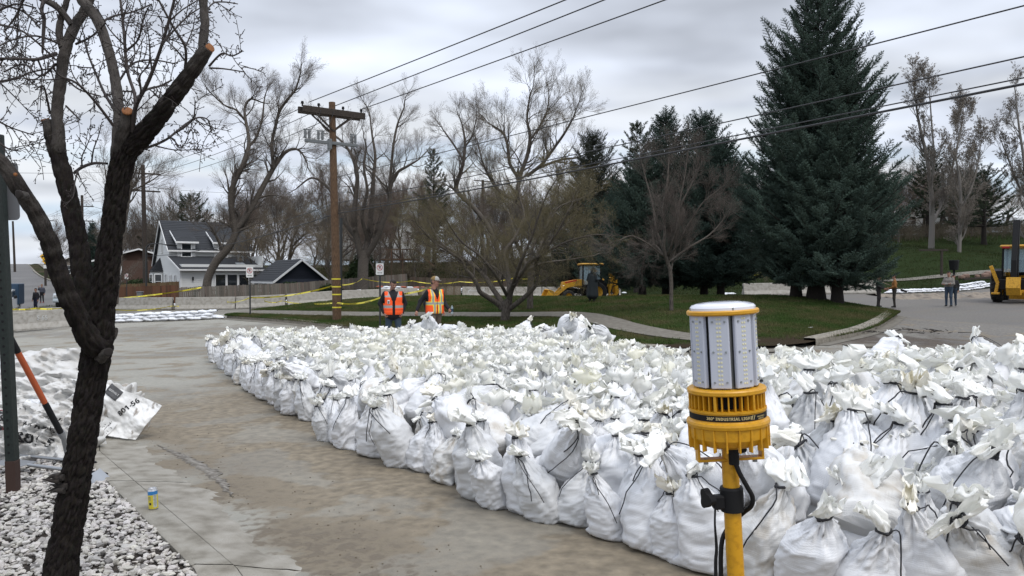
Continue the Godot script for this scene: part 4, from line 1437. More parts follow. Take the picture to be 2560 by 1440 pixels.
func roof_plane(mb: MB, a: Vector3, b: Vector3, c: Vector3, d: Vector3, th := 0.12) -> void:  # a, b along the eave, c, d along the ridge; thick slab with shingle courses
	var nn := (b - a).cross(d - a).normalized()
	if nn.y < 0: nn = -nn
	var rows := int((d - a).length() / 0.28)
	for k in rows:
		var t0 := float(k) / rows
		var t1 := float(k + 1) / rows
		var p := a.lerp(d, t0)
		var q := b.lerp(c, t0)
		var r := b.lerp(c, t1)
		var s := a.lerp(d, t1)
		mb.quad(p + nn * 0.02, q + nn * 0.02, r, s)
		mb.quad(p - nn * 0.0, q - nn * 0.0, q + nn * 0.02, p + nn * 0.02)
	mb.quad(b - nn * th, a - nn * th, d - nn * th, c - nn * th)
	for e in [[a, b], [b, c], [c, d], [d, a]]: mb.quad(e[0] - nn * th, e[1] - nn * th, e[1], e[0])

func house_main():
	var t := thing("cape_house", "pale sided house with a dark steep roof and two dormers", "house", "", Vector3(-30.8, -0.38, -69.7), 0.604)
	var I := Transform3D()
	var side := Transform3D(Basis(Vector3(0, 0, 1), Vector3.UP, Vector3(-1, 0, 0)), Z0)  # x along +z, facing left
	var W := 7.0
	# left gable wall with the side of the front extension
	var mb := MB.new()
	siding_wall(mb, side, 0.0, 7.1, func(y): return -7.0 + maxf(0.0, (y - 3.0) * 3.5 / 4.15), func(y): return 4.5 if y < 2.6 else maxf(0.0, 4.5 * (1.0 - (y - 2.6) / 1.15)) if y < 3.75 else 0.0 if y < 4.45 else -3.5 * (y - 4.45) / 2.7)
	part(t, "side_wall", mb, M.siding)
	mb = MB.new()
	siding_wall(mb, Transform3D(Basis(), Vector3(0, 0, 4.5)), 0.0, 2.62, func(_y): return 0.0, func(_y): return W)
	part(t, "front_wall", mb, M.siding)
	mb = MB.new()
	siding_wall(mb, Transform3D(Basis(), Vector3(0, 0, 0.0)), 3.6, 4.5, func(_y): return 0.0, func(_y): return W)
	part(t, "upper_wall", mb, M.siding)
	mb = MB.new()
	mb.box(Vector3(W * 0.5, 1.5, -1.3), Vector3(W - 0.2, 3.0, 11.3))
	mb.box(Vector3(W - 0.05, 1.9, -1.3), Vector3(0.1, 3.8, 11.3))
	mb.box(Vector3(W * 0.5, 1.5, -6.95), Vector3(W, 3.0, 0.1))
	mb.tri(Vector3(W, 3.0, 0.0), Vector3(W, 3.0, -7.0), Vector3(W, 7.1, -3.5))
	part(t, "core_wall", mb, M.siding)
	# roofs
	mb = MB.new()
	roof_plane(mb, Vector3(-0.25, 4.32, 0.4), Vector3(W + 0.25, 4.32, 0.4), Vector3(W + 0.25, 7.2, -3.5), Vector3(-0.25, 7.2, -3.5))
	roof_plane(mb, Vector3(W + 0.25, 3.0, -7.3), Vector3(-0.25, 3.0, -7.3), Vector3(-0.25, 7.2, -3.5), Vector3(W + 0.25, 7.2, -3.5))
	var roof := part(t, "roof", mb, M.shingle)
	mb = MB.new()
	roof_plane(mb, Vector3(-0.2, 2.60, 4.95), Vector3(W + 0.2, 2.60, 4.95), Vector3(W + 0.2, 3.80, -0.02), Vector3(-0.2, 3.80, -0.02))
	var lower := part(t, "lower_roof", mb, M.shingle)
	mb = MB.new()
	mb.box(Vector3(5.3, 3.06, 3.35), Vector3(0.75, 0.08, 0.9), Basis(Vector3.RIGHT, 0.237), 0.02)
	part(lower, "skylight", mb, M.galv)
	for k in 2:
		mb = MB.new()
		mb.cyl(Vector3(5.6 + k * 0.4, 3.4, 1.6), Vector3(5.6 + k * 0.4, 3.9, 1.6), 0.09, 10)
		part(lower, "vent_pipe", mb, M.galv)
	# trim: eaves, rakes
	mb = MB.new()
	mb.bar(Vector3(-0.3, 4.24, 0.44), Vector3(W + 0.3, 4.24, 0.44), 0.06, 0.14)
	mb.bar(Vector3(-0.25, 2.50, 5.0), Vector3(W + 0.25, 2.50, 5.0), 0.06, 0.14)
	mb.bar(Vector3(-0.27, 7.1, -3.5), Vector3(-0.27, 4.25, 0.4), 0.05, 0.13)
	mb.bar(Vector3(-0.27, 7.1, -3.5), Vector3(-0.27, 2.95, -7.3), 0.05, 0.13)
	mb.bar(Vector3(-0.22, 3.72, 0.0), Vector3(-0.22, 2.52, 4.95), 0.05, 0.13)
	for c in [Vector3(0, 1.25, 4.52), Vector3(W, 1.25, 4.52), Vector3(0, 4.0, 0.03), Vector3(W, 4.0, 0.03)]: mb.box(c, Vector3(0.16, 2.55 if c.y < 2 else 0.9, 0.06))
	part(t, "trim", mb, M.trim)
	# dormers
	for x in [1.35, 4.55]:
		mb = MB.new()
		mb.box(Vector3(x, 4.35, -0.55), Vector3(1.55, 1.5, 1.5))
		var d := part(t, "dormer", mb, M.siding)
		mb = MB.new()
		roof_plane(mb, Vector3(x - 0.95, 5.08, 0.55), Vector3(x + 0.95, 5.08, 0.55), Vector3(x + 0.95, 6.15, -2.1), Vector3(x - 0.95, 6.15, -2.1), 0.08)
		part(d, "dormer_roof", mb, M.shingle)
		mb = MB.new()
		mb.bar(Vector3(x - 1.0, 5.02, 0.58), Vector3(x + 1.0, 5.02, 0.58), 0.06, 0.16)
		mb.bar(Vector3(x - 0.97, 5.05, 0.55), Vector3(x - 0.97, 6.12, -2.1), 0.05, 0.14)
		part(d, "dormer_trim", mb, M.trim)
		window_part(t, Transform3D(Basis(), Vector3(x, 3.75, 0.22)), 0.8, 1.15, 1)
	# sliding doors, green door, wall lamp
	for k in 3:
		window_part(t, Transform3D(Basis(), Vector3(3.25 + k * 1.0, 0.1, 4.52)), 0.86, 2.0, 0)
	mb = MB.new()
	mb.box(Vector3(6.45, 1.07, 4.53), Vector3(0.62, 2.05, 0.06), Basis(), 0.01)
	part(t, "door", mb, M.green_door)
	mb = MB.new()
	for s in [-1, 1]: mb.box(Vector3(6.45 + s * 0.36, 1.1, 4.55), Vector3(0.1, 2.2, 0.08))
	mb.box(Vector3(6.45, 2.15, 4.55), Vector3(0.62, 0.12, 0.08))
	part(t, "door_frame", mb, M.trim)
	for x in [0.95, 5.98]:
		mb = MB.new()
		mb.box(Vector3(x, 1.75, 4.6), Vector3(0.14, 0.32, 0.14), Basis(), 0.03)
		part(t, "wall_lamp", mb, M.dark_metal)
	# bay window and slit windows on the left side
	mb = MB.new()
	var bay := PackedVector2Array([Vector2(-5.9, 0), Vector2(-5.4, 0.75), Vector2(-3.6, 0.75), Vector2(-3.1, 0)])
	for k in 3:
		var a := Vector3(-bay[k].y, 0, bay[k].x)
		var b := Vector3(-bay[k + 1].y, 0, bay[k + 1].x)
		mb.quad(b, a, a + Vector3(0, 2.4, 0), b + Vector3(0, 2.4, 0))
		mb.quad(a, b, b + Vector3(0, 2.4, 0), a + Vector3(0, 2.4, 0))
	var bw := part(t, "bay", mb, M.siding)
	mb = MB.new()
	var apex := Vector3(0, 3.75, -4.5)
	for k in 3:
		var a := Vector3(-bay[k].y * 1.15, 2.4, lerpf(-4.5, bay[k].x, 1.08))
		var b := Vector3(-bay[k + 1].y * 1.15, 2.4, lerpf(-4.5, bay[k + 1].x, 1.08))
		mb.tri(a, b, apex); mb.tri(b, a, apex)
	part(bw, "bay_roof", mb, M.shingle)
	for k in 3:
		var a := Vector3(-bay[k].y, 0, bay[k].x)
		var b := Vector3(-bay[k + 1].y, 0, bay[k + 1].x)
		var x := (b - a).normalized()
		window_part(t, Transform3D(Basis(x, Vector3.UP, x.cross(Vector3.UP)), (a + b) * 0.5 + Vector3(0, 0.85, 0) + x.cross(Vector3.UP) * 0.02), 0.6 if k != 1 else 1.3, 1.25, 1)
	for q in [[-1.7, 0.8, 0.5, 1.3], [0.4, 0.25, 0.42, 1.75], [2.4, 0.25, 0.42, 1.75], [-3.5, 4.2, 0.45, 1.2]]:
		window_part(t, side * Transform3D(Basis(), Vector3(q[0], q[1], 0.02)), q[2], q[3], 0)

func simple_house(nm: String, label: String, at: Vector3, turn: float, w: float, dp: float, h: float, rise: float, wall: Material, wins: int) -> Node3D:
	# gable to the front (z), eaves along the sides
	var t := thing(nm, label, "house", "", at, turn)
	var mb := MB.new()
	mb.box(Vector3(0, h * 0.5, -dp * 0.5), Vector3(w, h, dp))
	for z in [0.0, -dp]:
		mb.tri(Vector3(-w * 0.5, h, z), Vector3(w * 0.5, h, z), Vector3(0, h + rise, z))
		mb.tri(Vector3(w * 0.5, h, z), Vector3(-w * 0.5, h, z), Vector3(0, h + rise, z))
	part(t, "wall", mb, wall)
	mb = MB.new()
	var e := 0.35
	var dr := rise / (w * 0.5) * e
	for s in [-1.0, 1.0]:
		roof_plane(mb, Vector3(s * (w * 0.5 + e), h - dr + 0.06, -dp - e if s < 0 else e), Vector3(s * (w * 0.5 + e), h - dr + 0.06, e if s < 0 else -dp - e), Vector3(0, h + rise + 0.06, e if s < 0 else -dp - e), Vector3(0, h + rise + 0.06, -dp - e if s < 0 else e))
	part(t, "roof", mb, M.shingle)
	mb = MB.new()
	for s in [-1.0, 1.0]:
		mb.bar(Vector3(s * (w * 0.5 + e), h - dr - 0.02, e + 0.02), Vector3(0, h + rise - 0.02, e + 0.02), 0.06, 0.15)
		mb.bar(Vector3(s * (w * 0.5 + e + 0.02), h - dr - 0.02, e), Vector3(s * (w * 0.5 + e + 0.02), h - dr - 0.02, -dp - e), 0.06, 0.16)
	part(t, "trim", mb, M.trim)
	for k in wins:
		window_part(t, Transform3D(Basis(), Vector3(lerpf(-w * 0.5, w * 0.5, (k + 0.5) / wins), h * 0.4, 0.01)), 0.7, h * 0.42, 1)
	return t

func picket_fence(a: Vector2, b: Vector2, h: float, label: String, stain: Color, up := 0.0) -> void:
	var A := gp(a.x, a.y, up - 0.1)
	var B := gp(b.x, b.y, up - 0.1)
	var t := thing("picket_fence", label, "fence", "wooden board fences", A)
	var L := (B - A).length()
	var x := (B - A).normalized()
	var z := x.cross(Vector3.UP).normalized()
	var bas := Basis(x, z.cross(x), z)
	var n := int(L / 0.145)
	var mb := MB.new()
	mb.colored = true
	for k in n:
		var s := stain * R(0.65, 1.25)
		mb.col = Color(s.r * R(0.9, 1.1), s.g, s.b)
		var hh := h + R(-0.025, 0.025)
		mb.box(x * (k + 0.5) * L / n + Vector3(0, hh * 0.5, 0) + z * R(-0.008, 0.008), Vector3(0.135, hh, 0.02), bas)
	var p := part(t, "pickets", mb, M.picket_grey)
	p.set_meta("kind", "stuff")
	for y in [0.35, h - 0.3]:
		mb = MB.new(); mb.colored = true
		mb.col = stain * 0.8
		mb.bar(Vector3(0, y, 0) - z * 0.05, B - A + Vector3(0, y, 0) - z * 0.05, 0.05, 0.09)
		part(t, "rail", mb, M.picket_grey)

func houses_and_fences():
	rng.seed = 52
	mat("red_roof", lin(0.16, 0.06, 0.045), 0.9)
	mat("deck_wood", lin(0.15, 0.09, 0.06), 0.9)
	house_main()
	var gar := simple_house("garage", "dark blue garage with white rakes and a grey roof", Vector3(-17.478,-0.22,-64) * Vector3(1, 0, 1) + Vector3(0, -0.65, 0), 0.6, 4.1, 6.0, 2.0, 1.6, M.blue_wall, 0)
	window_part(gar, Transform3D(Basis(Vector3(0, 0, 1), Vector3.UP, Vector3(-1, 0, 0)), Vector3(-2.06, 0.9, -1.6)), 0.5, 0.9, 0)
	window_part(gar, Transform3D(Basis(Vector3(0, 0, 1), Vector3.UP, Vector3(-1, 0, 0)), Vector3(-2.06, 0.9, -4.2)), 0.7, 0.9, 0, null, M.trim)
	simple_house("brick_house", "brown brick house half hidden behind the dark utility pole", gp(-38.6, 80, -0.6), 0.5, 8.0, 8.0, 3.6, 1.2, M.brick_wall, 2)
	simple_house("far_house", "small tan house far up the side street", gp(-67, 122, -0.3), 0.3, 8.0, 9.0, 2.8, 2.2, M.tan_wall, 3)
	simple_house("white_house", "white house glimpsed through bare trees behind the deck", gp(-13.5, 100, 0.5), 1.25, 8.0, 11.0, 4.4, 1.5, M.siding, 3)
	simple_house("park_house", "low house with a reddish roof seen through the trees at right", gp(72, 134, 0.5), -0.4, 9.0, 12.0, 3.0, 2.0, M.siding, 2)
	picket_fence(Vector2(-29.2, 57.0), Vector2(-24.2, 56.2), 1.35, "brown stained board fence left of the bare leaning tree", Color(0.72, 0.38, 0.24))
	picket_fence(Vector2(-24.2, 56.2), Vector2(-17.2, 58.2), 1.18, "weathered grey board fence before the pale house", Color(0.95, 0.93, 0.9))
	picket_fence(Vector2(-17.2, 58.2), Vector2(-8.6, 63.6), 1.15, "weathered grey board fence before the blue garage", Color(0.9, 0.86, 0.82))
	picket_fence(Vector2(-8.4, 63.6), Vector2(0.5, 64.6), 0.9, "low dark board fence behind the wall of sandbags", Color(0.45, 0.38, 0.33))
	picket_fence(Vector2(-29.4, 57.2), Vector2(-28.4, 66.0), 1.5, "tan board fence at the side of the pale house", Color(1.1, 0.72, 0.42))
	# wooden deck with steps on the slope
	var t := thing("garden_deck", "raised wooden deck with lattice skirt and steps on the slope", "deck", "", gp(-10.8, 74, 0.0))
	var mb := MB.new()
	mb.box(Vector3(0, 1.55, 0), Vector3(3.4, 0.14, 2.4))
	part(t, "floor", mb, M.deck_wood)
	for k in 4:
		mb = MB.new()
		mb.box(Vector3(-1.6 + k * 1.06, 1.25, 1.15), Vector3(0.1, 2.5, 0.1))
		part(t, "post", mb, M.deck_wood)
	mb = MB.new()
	for k in 22: mb.box(Vector3(-1.6 + k * 0.152, 2.05, 1.15), Vector3(0.035, 0.85, 0.035))
	mb.box(Vector3(0, 2.5, 1.15), Vector3(3.4, 0.08, 0.12))
	part(t, "railing", mb, M.deck_wood)
	mb = MB.new()
	for k in 24:
		var x := -1.6 + k * 0.14
		mb.bar(Vector3(x, 0.0, 1.18), Vector3(minf(x + 1.4, 1.7), minf(1.4, 1.7 - x), 1.18), 0.03, 0.012, Vector3(0, 0, 1))
		mb.bar(Vector3(x, 0.0, 1.20), Vector3(maxf(x - 1.4, -1.65), minf(1.4, x + 1.65), 1.20), 0.03, 0.012, Vector3(0, 0, 1))
	part(t, "lattice", mb, M.board_b)
	for k in 6:
		mb = MB.new()
		mb.box(Vector3(2.0 + k * 0.26, 1.4 - k * 0.24, 0.6), Vector3(0.3, 0.06, 1.1))
		part(t, "step", mb, M.deck_wood)
	for s in [0.05, 1.15]:
		mb = MB.new()
		mb.bar(Vector3(1.7, 2.45, s), Vector3(3.4, 0.9, s), 0.08, 0.1)
		part(t, "handrail", mb, M.deck_wood)
	# things on the park slope at right: post and beam, bin, kerb of timber, boulders
	t = thing("timber_arch", "thin wooden post with a crossbeam beside the park path", "post", "", Vector3(36.644,1.941,-66))
	mb = MB.new()
	mb.box(Vector3(0, 0.75, 0), Vector3(0.16, 2.1, 0.16), Basis(), 0.01)
	part(t, "post", mb, M.old_wood)
	mb = MB.new()
	mb.box(Vector3(-0.7, 1.86, 0), Vector3(2.4, 0.14, 0.2), Basis(), 0.01)
	part(t, "beam", mb, M.old_wood)
	t = thing("litter_bin", "black square litter bin standing before the red boulders", "bin", "", Vector3(34.273,2.034,-60))
	mb = MB.new()
	mb.lathe([Vector2(0.0, 0.02), Vector2(0.34, 0.02), Vector2(0.42, 0.74), Vector2(0.44, 0.78), Vector2(0.40, 0.80), Vector2(0.36, 0.72)], 4)
	part(t, "body", mb, M.machine_black)
	mb = MB.new()
	mb.box(Vector3(0, -0.4, 0), Vector3(0.12, 0.9, 0.12))
	part(t, "post", mb, M.machine_black)
	var b := solo("park_path", "", "", "", ribbon([Vector2(28.5, 68.0), Vector2(34.0, 66.5), Vector2(42.0, 66.5)], -0.9, 0.9, -0.02, 12), M.walk)
	b.set_meta("kind", "structure")
	b.name = "park_path"
	for k in 16:
		var o := MB.new()
		var f := FastNoiseLite.new(); f.seed = k; f.frequency = 1.0
		var sx := R(0.18, 0.36)
		o.grid(10, 7, func(a, bb):
			var q := Vector3(cos(TAU * a) * sin(PI * bb), -cos(PI * bb), -sin(TAU * a) * sin(PI * bb))
			q = Vector3(signf(q.x) * pow(absf(q.x), 0.6), signf(q.y) * pow(absf(q.y), 0.6), signf(q.z) * pow(absf(q.z), 0.6))
			return q * (1.0 + 0.3 * f.get_noise_3dv(q * 1.3)) * Vector3(sx, sx * 0.7, sx * 0.8), true)
		var big := k >= 12
		solo("boulder", "reddish boulder in the row beside the park path, %s from the bin" % ordinal(k), "boulder", "boulders beside the park path", o, M.rock_red, gp(37.0 + k * 0.62 if not big else 44.0 + (k - 12) * 0.7, 64.0 + R(-0.8, 0.8), 0.12))
	t = thing("timber_edging", "long dark timber edging laid before the boulders", "edging", "", gp(36.5, 62.5))
	mb = MB.new()
	mb.bar(Vector3(0, 0.1, 0), gp(46, 63.2) - gp(36.5, 62.5) + Vector3(0, 0.1, 0), 0.2, 0.16)
	part(t, "beam", mb, M.old_wood)

# ---------------------------------------------------------------- poles, wires, tape, signs
func pole(label: String, base: Vector3, top: Vector3, r0: float, r1: float, mt: Material, arms: Array, turn: float) -> Node3D:
	var t := thing("utility_pole", label, "utility pole", "", base)
	var mb := MB.new()
	var pts := []
	var rad := []
	for k in 13:
		pts.append((top - base) * (k / 12.0) + Vector3(0, -0.4 if k == 0 else 0.0, 0)); rad.append(lerpf(r0, r1, k / 12.0))
	mb.tube(pts, rad, 14)
	part(t, "post", mb, mt)
	for y in arms:
		mb = MB.new()
		var c = (top - base) * (y / (top - base).length())
		mb.box(c + Vector3(0, 0, 0), Vector3(2.5, 0.12, 0.1), Basis(Vector3.UP, turn), 0.01)
		var arm := part(t, "crossarm", mb, M.old_wood)
		mb = MB.new()
		for s in [-1, 1]: mb.bar(c + Basis(Vector3.UP, turn) * Vector3(s * 0.75, -0.05, 0), c + Vector3(0, -0.65, 0), 0.04, 0.02)
		part(arm, "brace", mb, M.dark_metal)
		mb = MB.new()
		for s in [-1.1, -0.45, 0.45, 1.1]:
			mb.lathe([Vector2(0.02, 0.0), Vector2(0.02, 0.08), Vector2(0.06, 0.1), Vector2(0.06, 0.17), Vector2(0.03, 0.2), Vector2(0, 0.2)], 10, Transform3D(Basis(), c + Basis(Vector3.UP, turn) * Vector3(s, 0.06, 0)))
		part(arm, "insulator", mb, M.galv)
	return t

func wire(label: String, a: Vector3, b: Vector3, sag: float, r: float, grp := "overhead wires") -> void:
	var pts := []
	var rad := []
	for k in 25:
		var s := k / 24.0
		pts.append(a.lerp(b, s) - a + Vector3(0, -sag * 4.0 * s * (1.0 - s), 0)); rad.append(r)
	var mb := MB.new()
	mb.tube(pts, rad, 6)
	solo("overhead_wire", label, "wire", grp, mb, M.wire, a)

func poles_and_wires():
	rng.seed = 63
	# the main pole
	var base := Vector3(-6.79, G(-6.79, 30.01) + 0.09, -30.01)
	var top: Vector3 = Vector3(-7.002,8.352,-30.2)
	var t := thing("utility_pole", "tall brown wooden pole with a dark double crossarm on the lawn", "utility pole", "", base)
	var up := top - base
	var mb := MB.new()
	var pts := []
	var rad := []
	for k in 21:
		pts.append(up * (k / 20.0) + Vector3(0, -0.3 if k == 0 else 0.0, 0)); rad.append(lerpf(0.175, 0.125, k / 20.0) * (1.0 + R(-0.015, 0.015)))
	mb.tube(pts, rad, 18)
	part(t, "post", mb, M.pole_wood)
	var turn := 0.628
	var B := Basis(Vector3.UP, turn)
	var ca := up * ((up.length() - 0.42) / up.length())
	for s in [-1, 1]:
		mb = MB.new()
		mb.box(ca + B * Vector3(0.03 * s, 0, 0.17 * s), Vector3(2.55, 0.25, 0.1), B, 0.012)
		part(t, "crossarm", mb, M.old_wood)
		for e in [-1, 1]:
			mb = MB.new()
			mb.bar(ca + B * Vector3(e * 0.75, -0.12, 0.19 * s), ca + Vector3(0, -0.72, 0) + B * Vector3(0, 0, 0.14 * s), 0.07, 0.05)
			part(t, "brace", mb, M.old_wood)
	for x in [-1.2, -0.55, 0.45, 1.22]:
		mb = MB.new()
		mb.cyl(ca + B * Vector3(x, 0.12, 0.0), ca + B * Vector3(x, 0.22, 0.0), 0.03, 8)
		mb.cyl(ca + B * Vector3(x, 0.22, 0.0), ca + B * Vector3(x, 0.31, 0.0), 0.06, 10, 0.045)
		part(t, "insulator", mb, M.machine_black)
	var cb := up * ((up.length() - 1.62) / up.length())
	mb = MB.new()
	mb.box(cb + B * Vector3(-0.12, 0, 0.16), Vector3(2.15, 0.12, 0.1), B, 0.01)
	part(t, "switch_arm", mb, M.cutout)
	mb = MB.new()
	mb.box(cb + B * Vector3(-0.2, -0.05, 0.16), Vector3(0.16, 0.42, 0.16), B, 0.03)
	mb.bar(cb + B * Vector3(-0.2, -0.25, 0.2), cb + B * Vector3(-0.36, -0.36, 0.2), 0.06, 0.06)
	part(t, "mounting_bracket", mb, M.cutout)
	for x in [-1.1, -0.58, 0.78]:
		mb = MB.new()
		for e in [-0.075, 0.085]:
			var prof := [Vector2(0.0, 0.05)]
			for k in 7:
				prof.append(Vector2(0.042, 0.06 + k * 0.042)); prof.append(Vector2(0.056, 0.078 + k * 0.042))
			prof.append(Vector2(0.03, 0.37)); prof.append(Vector2(0, 0.37))
			mb.lathe(prof, 12, Transform3D(Basis(), cb + B * Vector3(x + e, 0.03, 0.16)))
		mb.box(cb + B * Vector3(x, 0.42, 0.16), Vector3(0.30, 0.035, 0.06), B, 0.008)
		part(t, "fuse_cutout", mb, M.cutout)
		mb = MB.new()
		var w := smoothpath([Vector4(0, 0, 0, 0.012), Vector4(0, 0, 0, 0.012)], 1)
		var a := cb + B * Vector3(x + 0.14, 0.42, 0.16)
		var e2 := ca + B * Vector3(x + (0.55 if x < 0 else 0.5), 0.02, 0.22)
		w = smoothpath([Vector4(a.x, a.y, a.z, 0.011), Vector4(lerpf(a.x, e2.x, 0.6), lerpf(a.y, e2.y, 0.3), a.z, 0.011), Vector4(e2.x, e2.y, e2.z, 0.011)], 6)
		tube4(mb, w, 6)
		part(t, "jumper_wire", mb, M.wire)
	for y in [0.52, 1.02, 1.32, 1.62]:
		mb = MB.new()
		var c = up * (y / up.length())
		mb.cyl(c + Vector3(0, -0.025, 0), c + Vector3(0, 0.025, 0), 0.178, 18)
		part(t, "tape_band", mb, M.tape)
	# dark riser pole just behind, and the poles down the side street
	t = pole("slender dark pole standing close behind the brown utility pole", Vector3(-7.435,0.214,-33.5), Vector3(-7.387,4.108,-33.5), 0.07, 0.06, M.dark_metal, [], 0.0)
	var p2: Vector3 = gp(-29.34169490005173, 62)
	pole("dark utility pole left of the pale house", p2, Vector3(-29.52,10.49,-62), 0.21, 0.15, M.old_wood, [10.2, 8.8], 0.55)
	pole("distant utility pole seen between the forked trunks", gp(-52.71839617305547, 95), Vector3(-52.713,11.504,-95), 0.2, 0.15, M.old_wood, [9.4, 7.6], 0.5)
	pole("far utility pole behind the leftmost limb", gp(-78.20571789036185, 130), Vector3(-78.337,11.936,-130), 0.2, 0.15, M.old_wood, [9.5], 0.5)
	pole("farthest utility pole with a wide crossarm up the side street", gp(-96.36804447366922, 150), Vector3(-96.676,12.211,-150), 0.22, 0.17, M.old_wood, [11.0], 0.3)
	pole("utility pole behind the trees above the sandbag wall", gp(-3.4122058434348084, 88), Vector3(-3.315,12.497,-88), 0.2, 0.15, M.old_wood, [9.6], 0.7)
	# street lamp bracket on the dark pole
	t = thing("street_lamp", "street lamp on a long curved arm before the pale house", "street lamp", "", gp(-28.364155619933666, 60))
	mb = MB.new()
	var h0 := 3.85
	tube4(mb, smoothpath([Vector4(0, 0, 0, 0.07), Vector4(0, h0 - 0.2, 0, 0.06), Vector4(0.05, h0 + 0.3, 0, 0.05), Vector4(0.35, h0 + 0.55, 0, 0.04), Vector4(1.1, h0 + 0.58, 0, 0.035), Vector4(1.6, h0 + 0.5, 0, 0.035)], 5), 10)
	part(t, "pole", mb, M.dark_metal)
	mb = MB.new()
	mb.box(Vector3(1.95, h0 + 0.47, 0), Vector3(0.85, 0.11, 0.26), Basis(Vector3(0, 0, 1), -0.06), 0.04)
	part(t, "lamp_head", mb, M.machine_black)
	# wires: three conductors over the road, three cables lower down, and the spans to the next pole on the left
	var ends := [[Vector3(1.172,8.34,-19), -0.95, "leftmost"], [Vector3(2.12,8.34,-19), 0.12, "middle"], [Vector3(3.595,8.34,-19), 1.22, "rightmost"]]
	for e in ends:
		var a := base + ca + B * Vector3(e[1], 0.3, 0)
		var b: Vector3 = a + (e[0] - a) * 2.1
		wire("%s of the three conductors rising from the crossarm to the right" % e[2], a, b, 0.05, 0.016)
	var low := [[Vector3(-6.856,5.448,-30.2), Vector3(6.997,5.431,-10.8), 0.011, "single cable crossing the crown of the big spruce, highest"], [Vector3(-6.86,4.437,-30.2), Vector3(6.324,4.416,-9.6), 0.010, "cable crossing the big spruce just below the highest one"], [Vector3(-6.845,4.126,-30.2), Vector3(6.129,4.08,-9.3), 0.009, "thin cable just above the thick bundled cable"], [Vector3(-6.846,4.032,-30.2), Vector3(6.262,4.055,-9.5), 0.017, "thick bundled cable, lowest across the big spruce"]]
	for e in low:
		wire(e[3], e[0], e[0] + (e[1] - e[0]) * 1.5, 0.12, e[2])
	wire("cable falling left from the brown pole to the pale house", Vector3(-6.86,4.437,-30.2), Vector3(-29.321,5.009,-66), 0.6, 0.012)
	wire("thick cable running left from the brown pole past the tree", Vector3(-6.846,4.032,-30.2), Vector3(-29.286,3.202,-62), 0.4, 0.018)
	var k := 0
	for e in [[-1.15, Vector3(-29.906,10.171,-62)], [-0.5, Vector3(-29.526,9.66,-62)], [0.5, Vector3(-29.05,9.213,-62)]]:
		wire("%s conductor between the brown pole and the dark pole" % ["upper", "middle", "lower"][k], base + ca + B * Vector3(e[0], 0.1, 0), e[1], 0.35, 0.013)
		wire("%s conductor between the dark pole and the distant one" % ["upper", "middle", "lower"][k], e[1], Vector3(-52.718,10.917,-95) + Vector3(k * 0.9 - 0.9, -0.1 * k, 0), 0.5, 0.014)
		wire("%s conductor between the distant poles up the street" % ["upper", "middle", "lower"][k], Vector3(-52.718,10.917,-95) + Vector3(k * 0.9 - 0.9, 0, 0), Vector3(-78.341,11.601,-130) + Vector3(k * 0.9 - 0.9, 0, 0), 0.5, 0.016)
		k += 1
	wire("thin cable crossing high behind the forked tree", Vector3(-27.654,6.965,-40), Vector3(-29.407,9.709,-60), 0.1, 0.010)
	wire("cable crossing behind the pale house's ridge", Vector3(-29.245,8.703,-62), Vector3(-7.741,8.412,-60), 0.5, 0.011)
	wire("service cable to the pale house's gable", Vector3(-29.246,8.639,-62), Vector3(-30.937,5.52,-69), 0.15, 0.012)

func tape_run(label: String, pts: Array, sag: float, w := 0.062) -> void:
	var mb := MB.new()
	var a0: Vector3 = pts[0]
	var print_mb := MB.new()
	for j in pts.size() - 1:
		var a: Vector3 = pts[j]
		var b: Vector3 = pts[j + 1]
		var n := maxi(6, int((b - a).length() / 0.5))
		var x := (b - a).normalized()
		var f := func(s: float, o: float) -> Vector3:
			var tw: float = 0.7 * sin(s * 9.0 + j * 2.0) + 0.3 * sin(s * 23.0)
			var upv := (Vector3.UP * cos(tw) + x.cross(Vector3.UP) * sin(tw)) * o
			return a.lerp(b, s) - a0 + Vector3(0, -sag * 4.0 * s * (1.0 - s), 0) + upv
		for k in n:
			var s := float(k) / n
			var e := float(k + 1) / n
			mb.quad(f.call(s, -w * 0.5), f.call(e, -w * 0.5), f.call(e, w * 0.5), f.call(s, w * 0.5))
			var m := x.cross(Vector3.UP).normalized() * 0.004
			if k % 2 == 0:
				for sg in [-1.0, 1.0]: print_mb.quad(f.call(s, -w * 0.18) + m * sg, f.call(lerpf(s, e, 0.8), -w * 0.18) + m * sg, f.call(lerpf(s, e, 0.8), w * 0.18) + m * sg, f.call(s, w * 0.18) + m * sg)
	var t := thing("caution_tape", label, "tape", "", a0)
	part(t, "tape", mb, M.tape)
	part(t, "print", print_mb, M.sign_black)

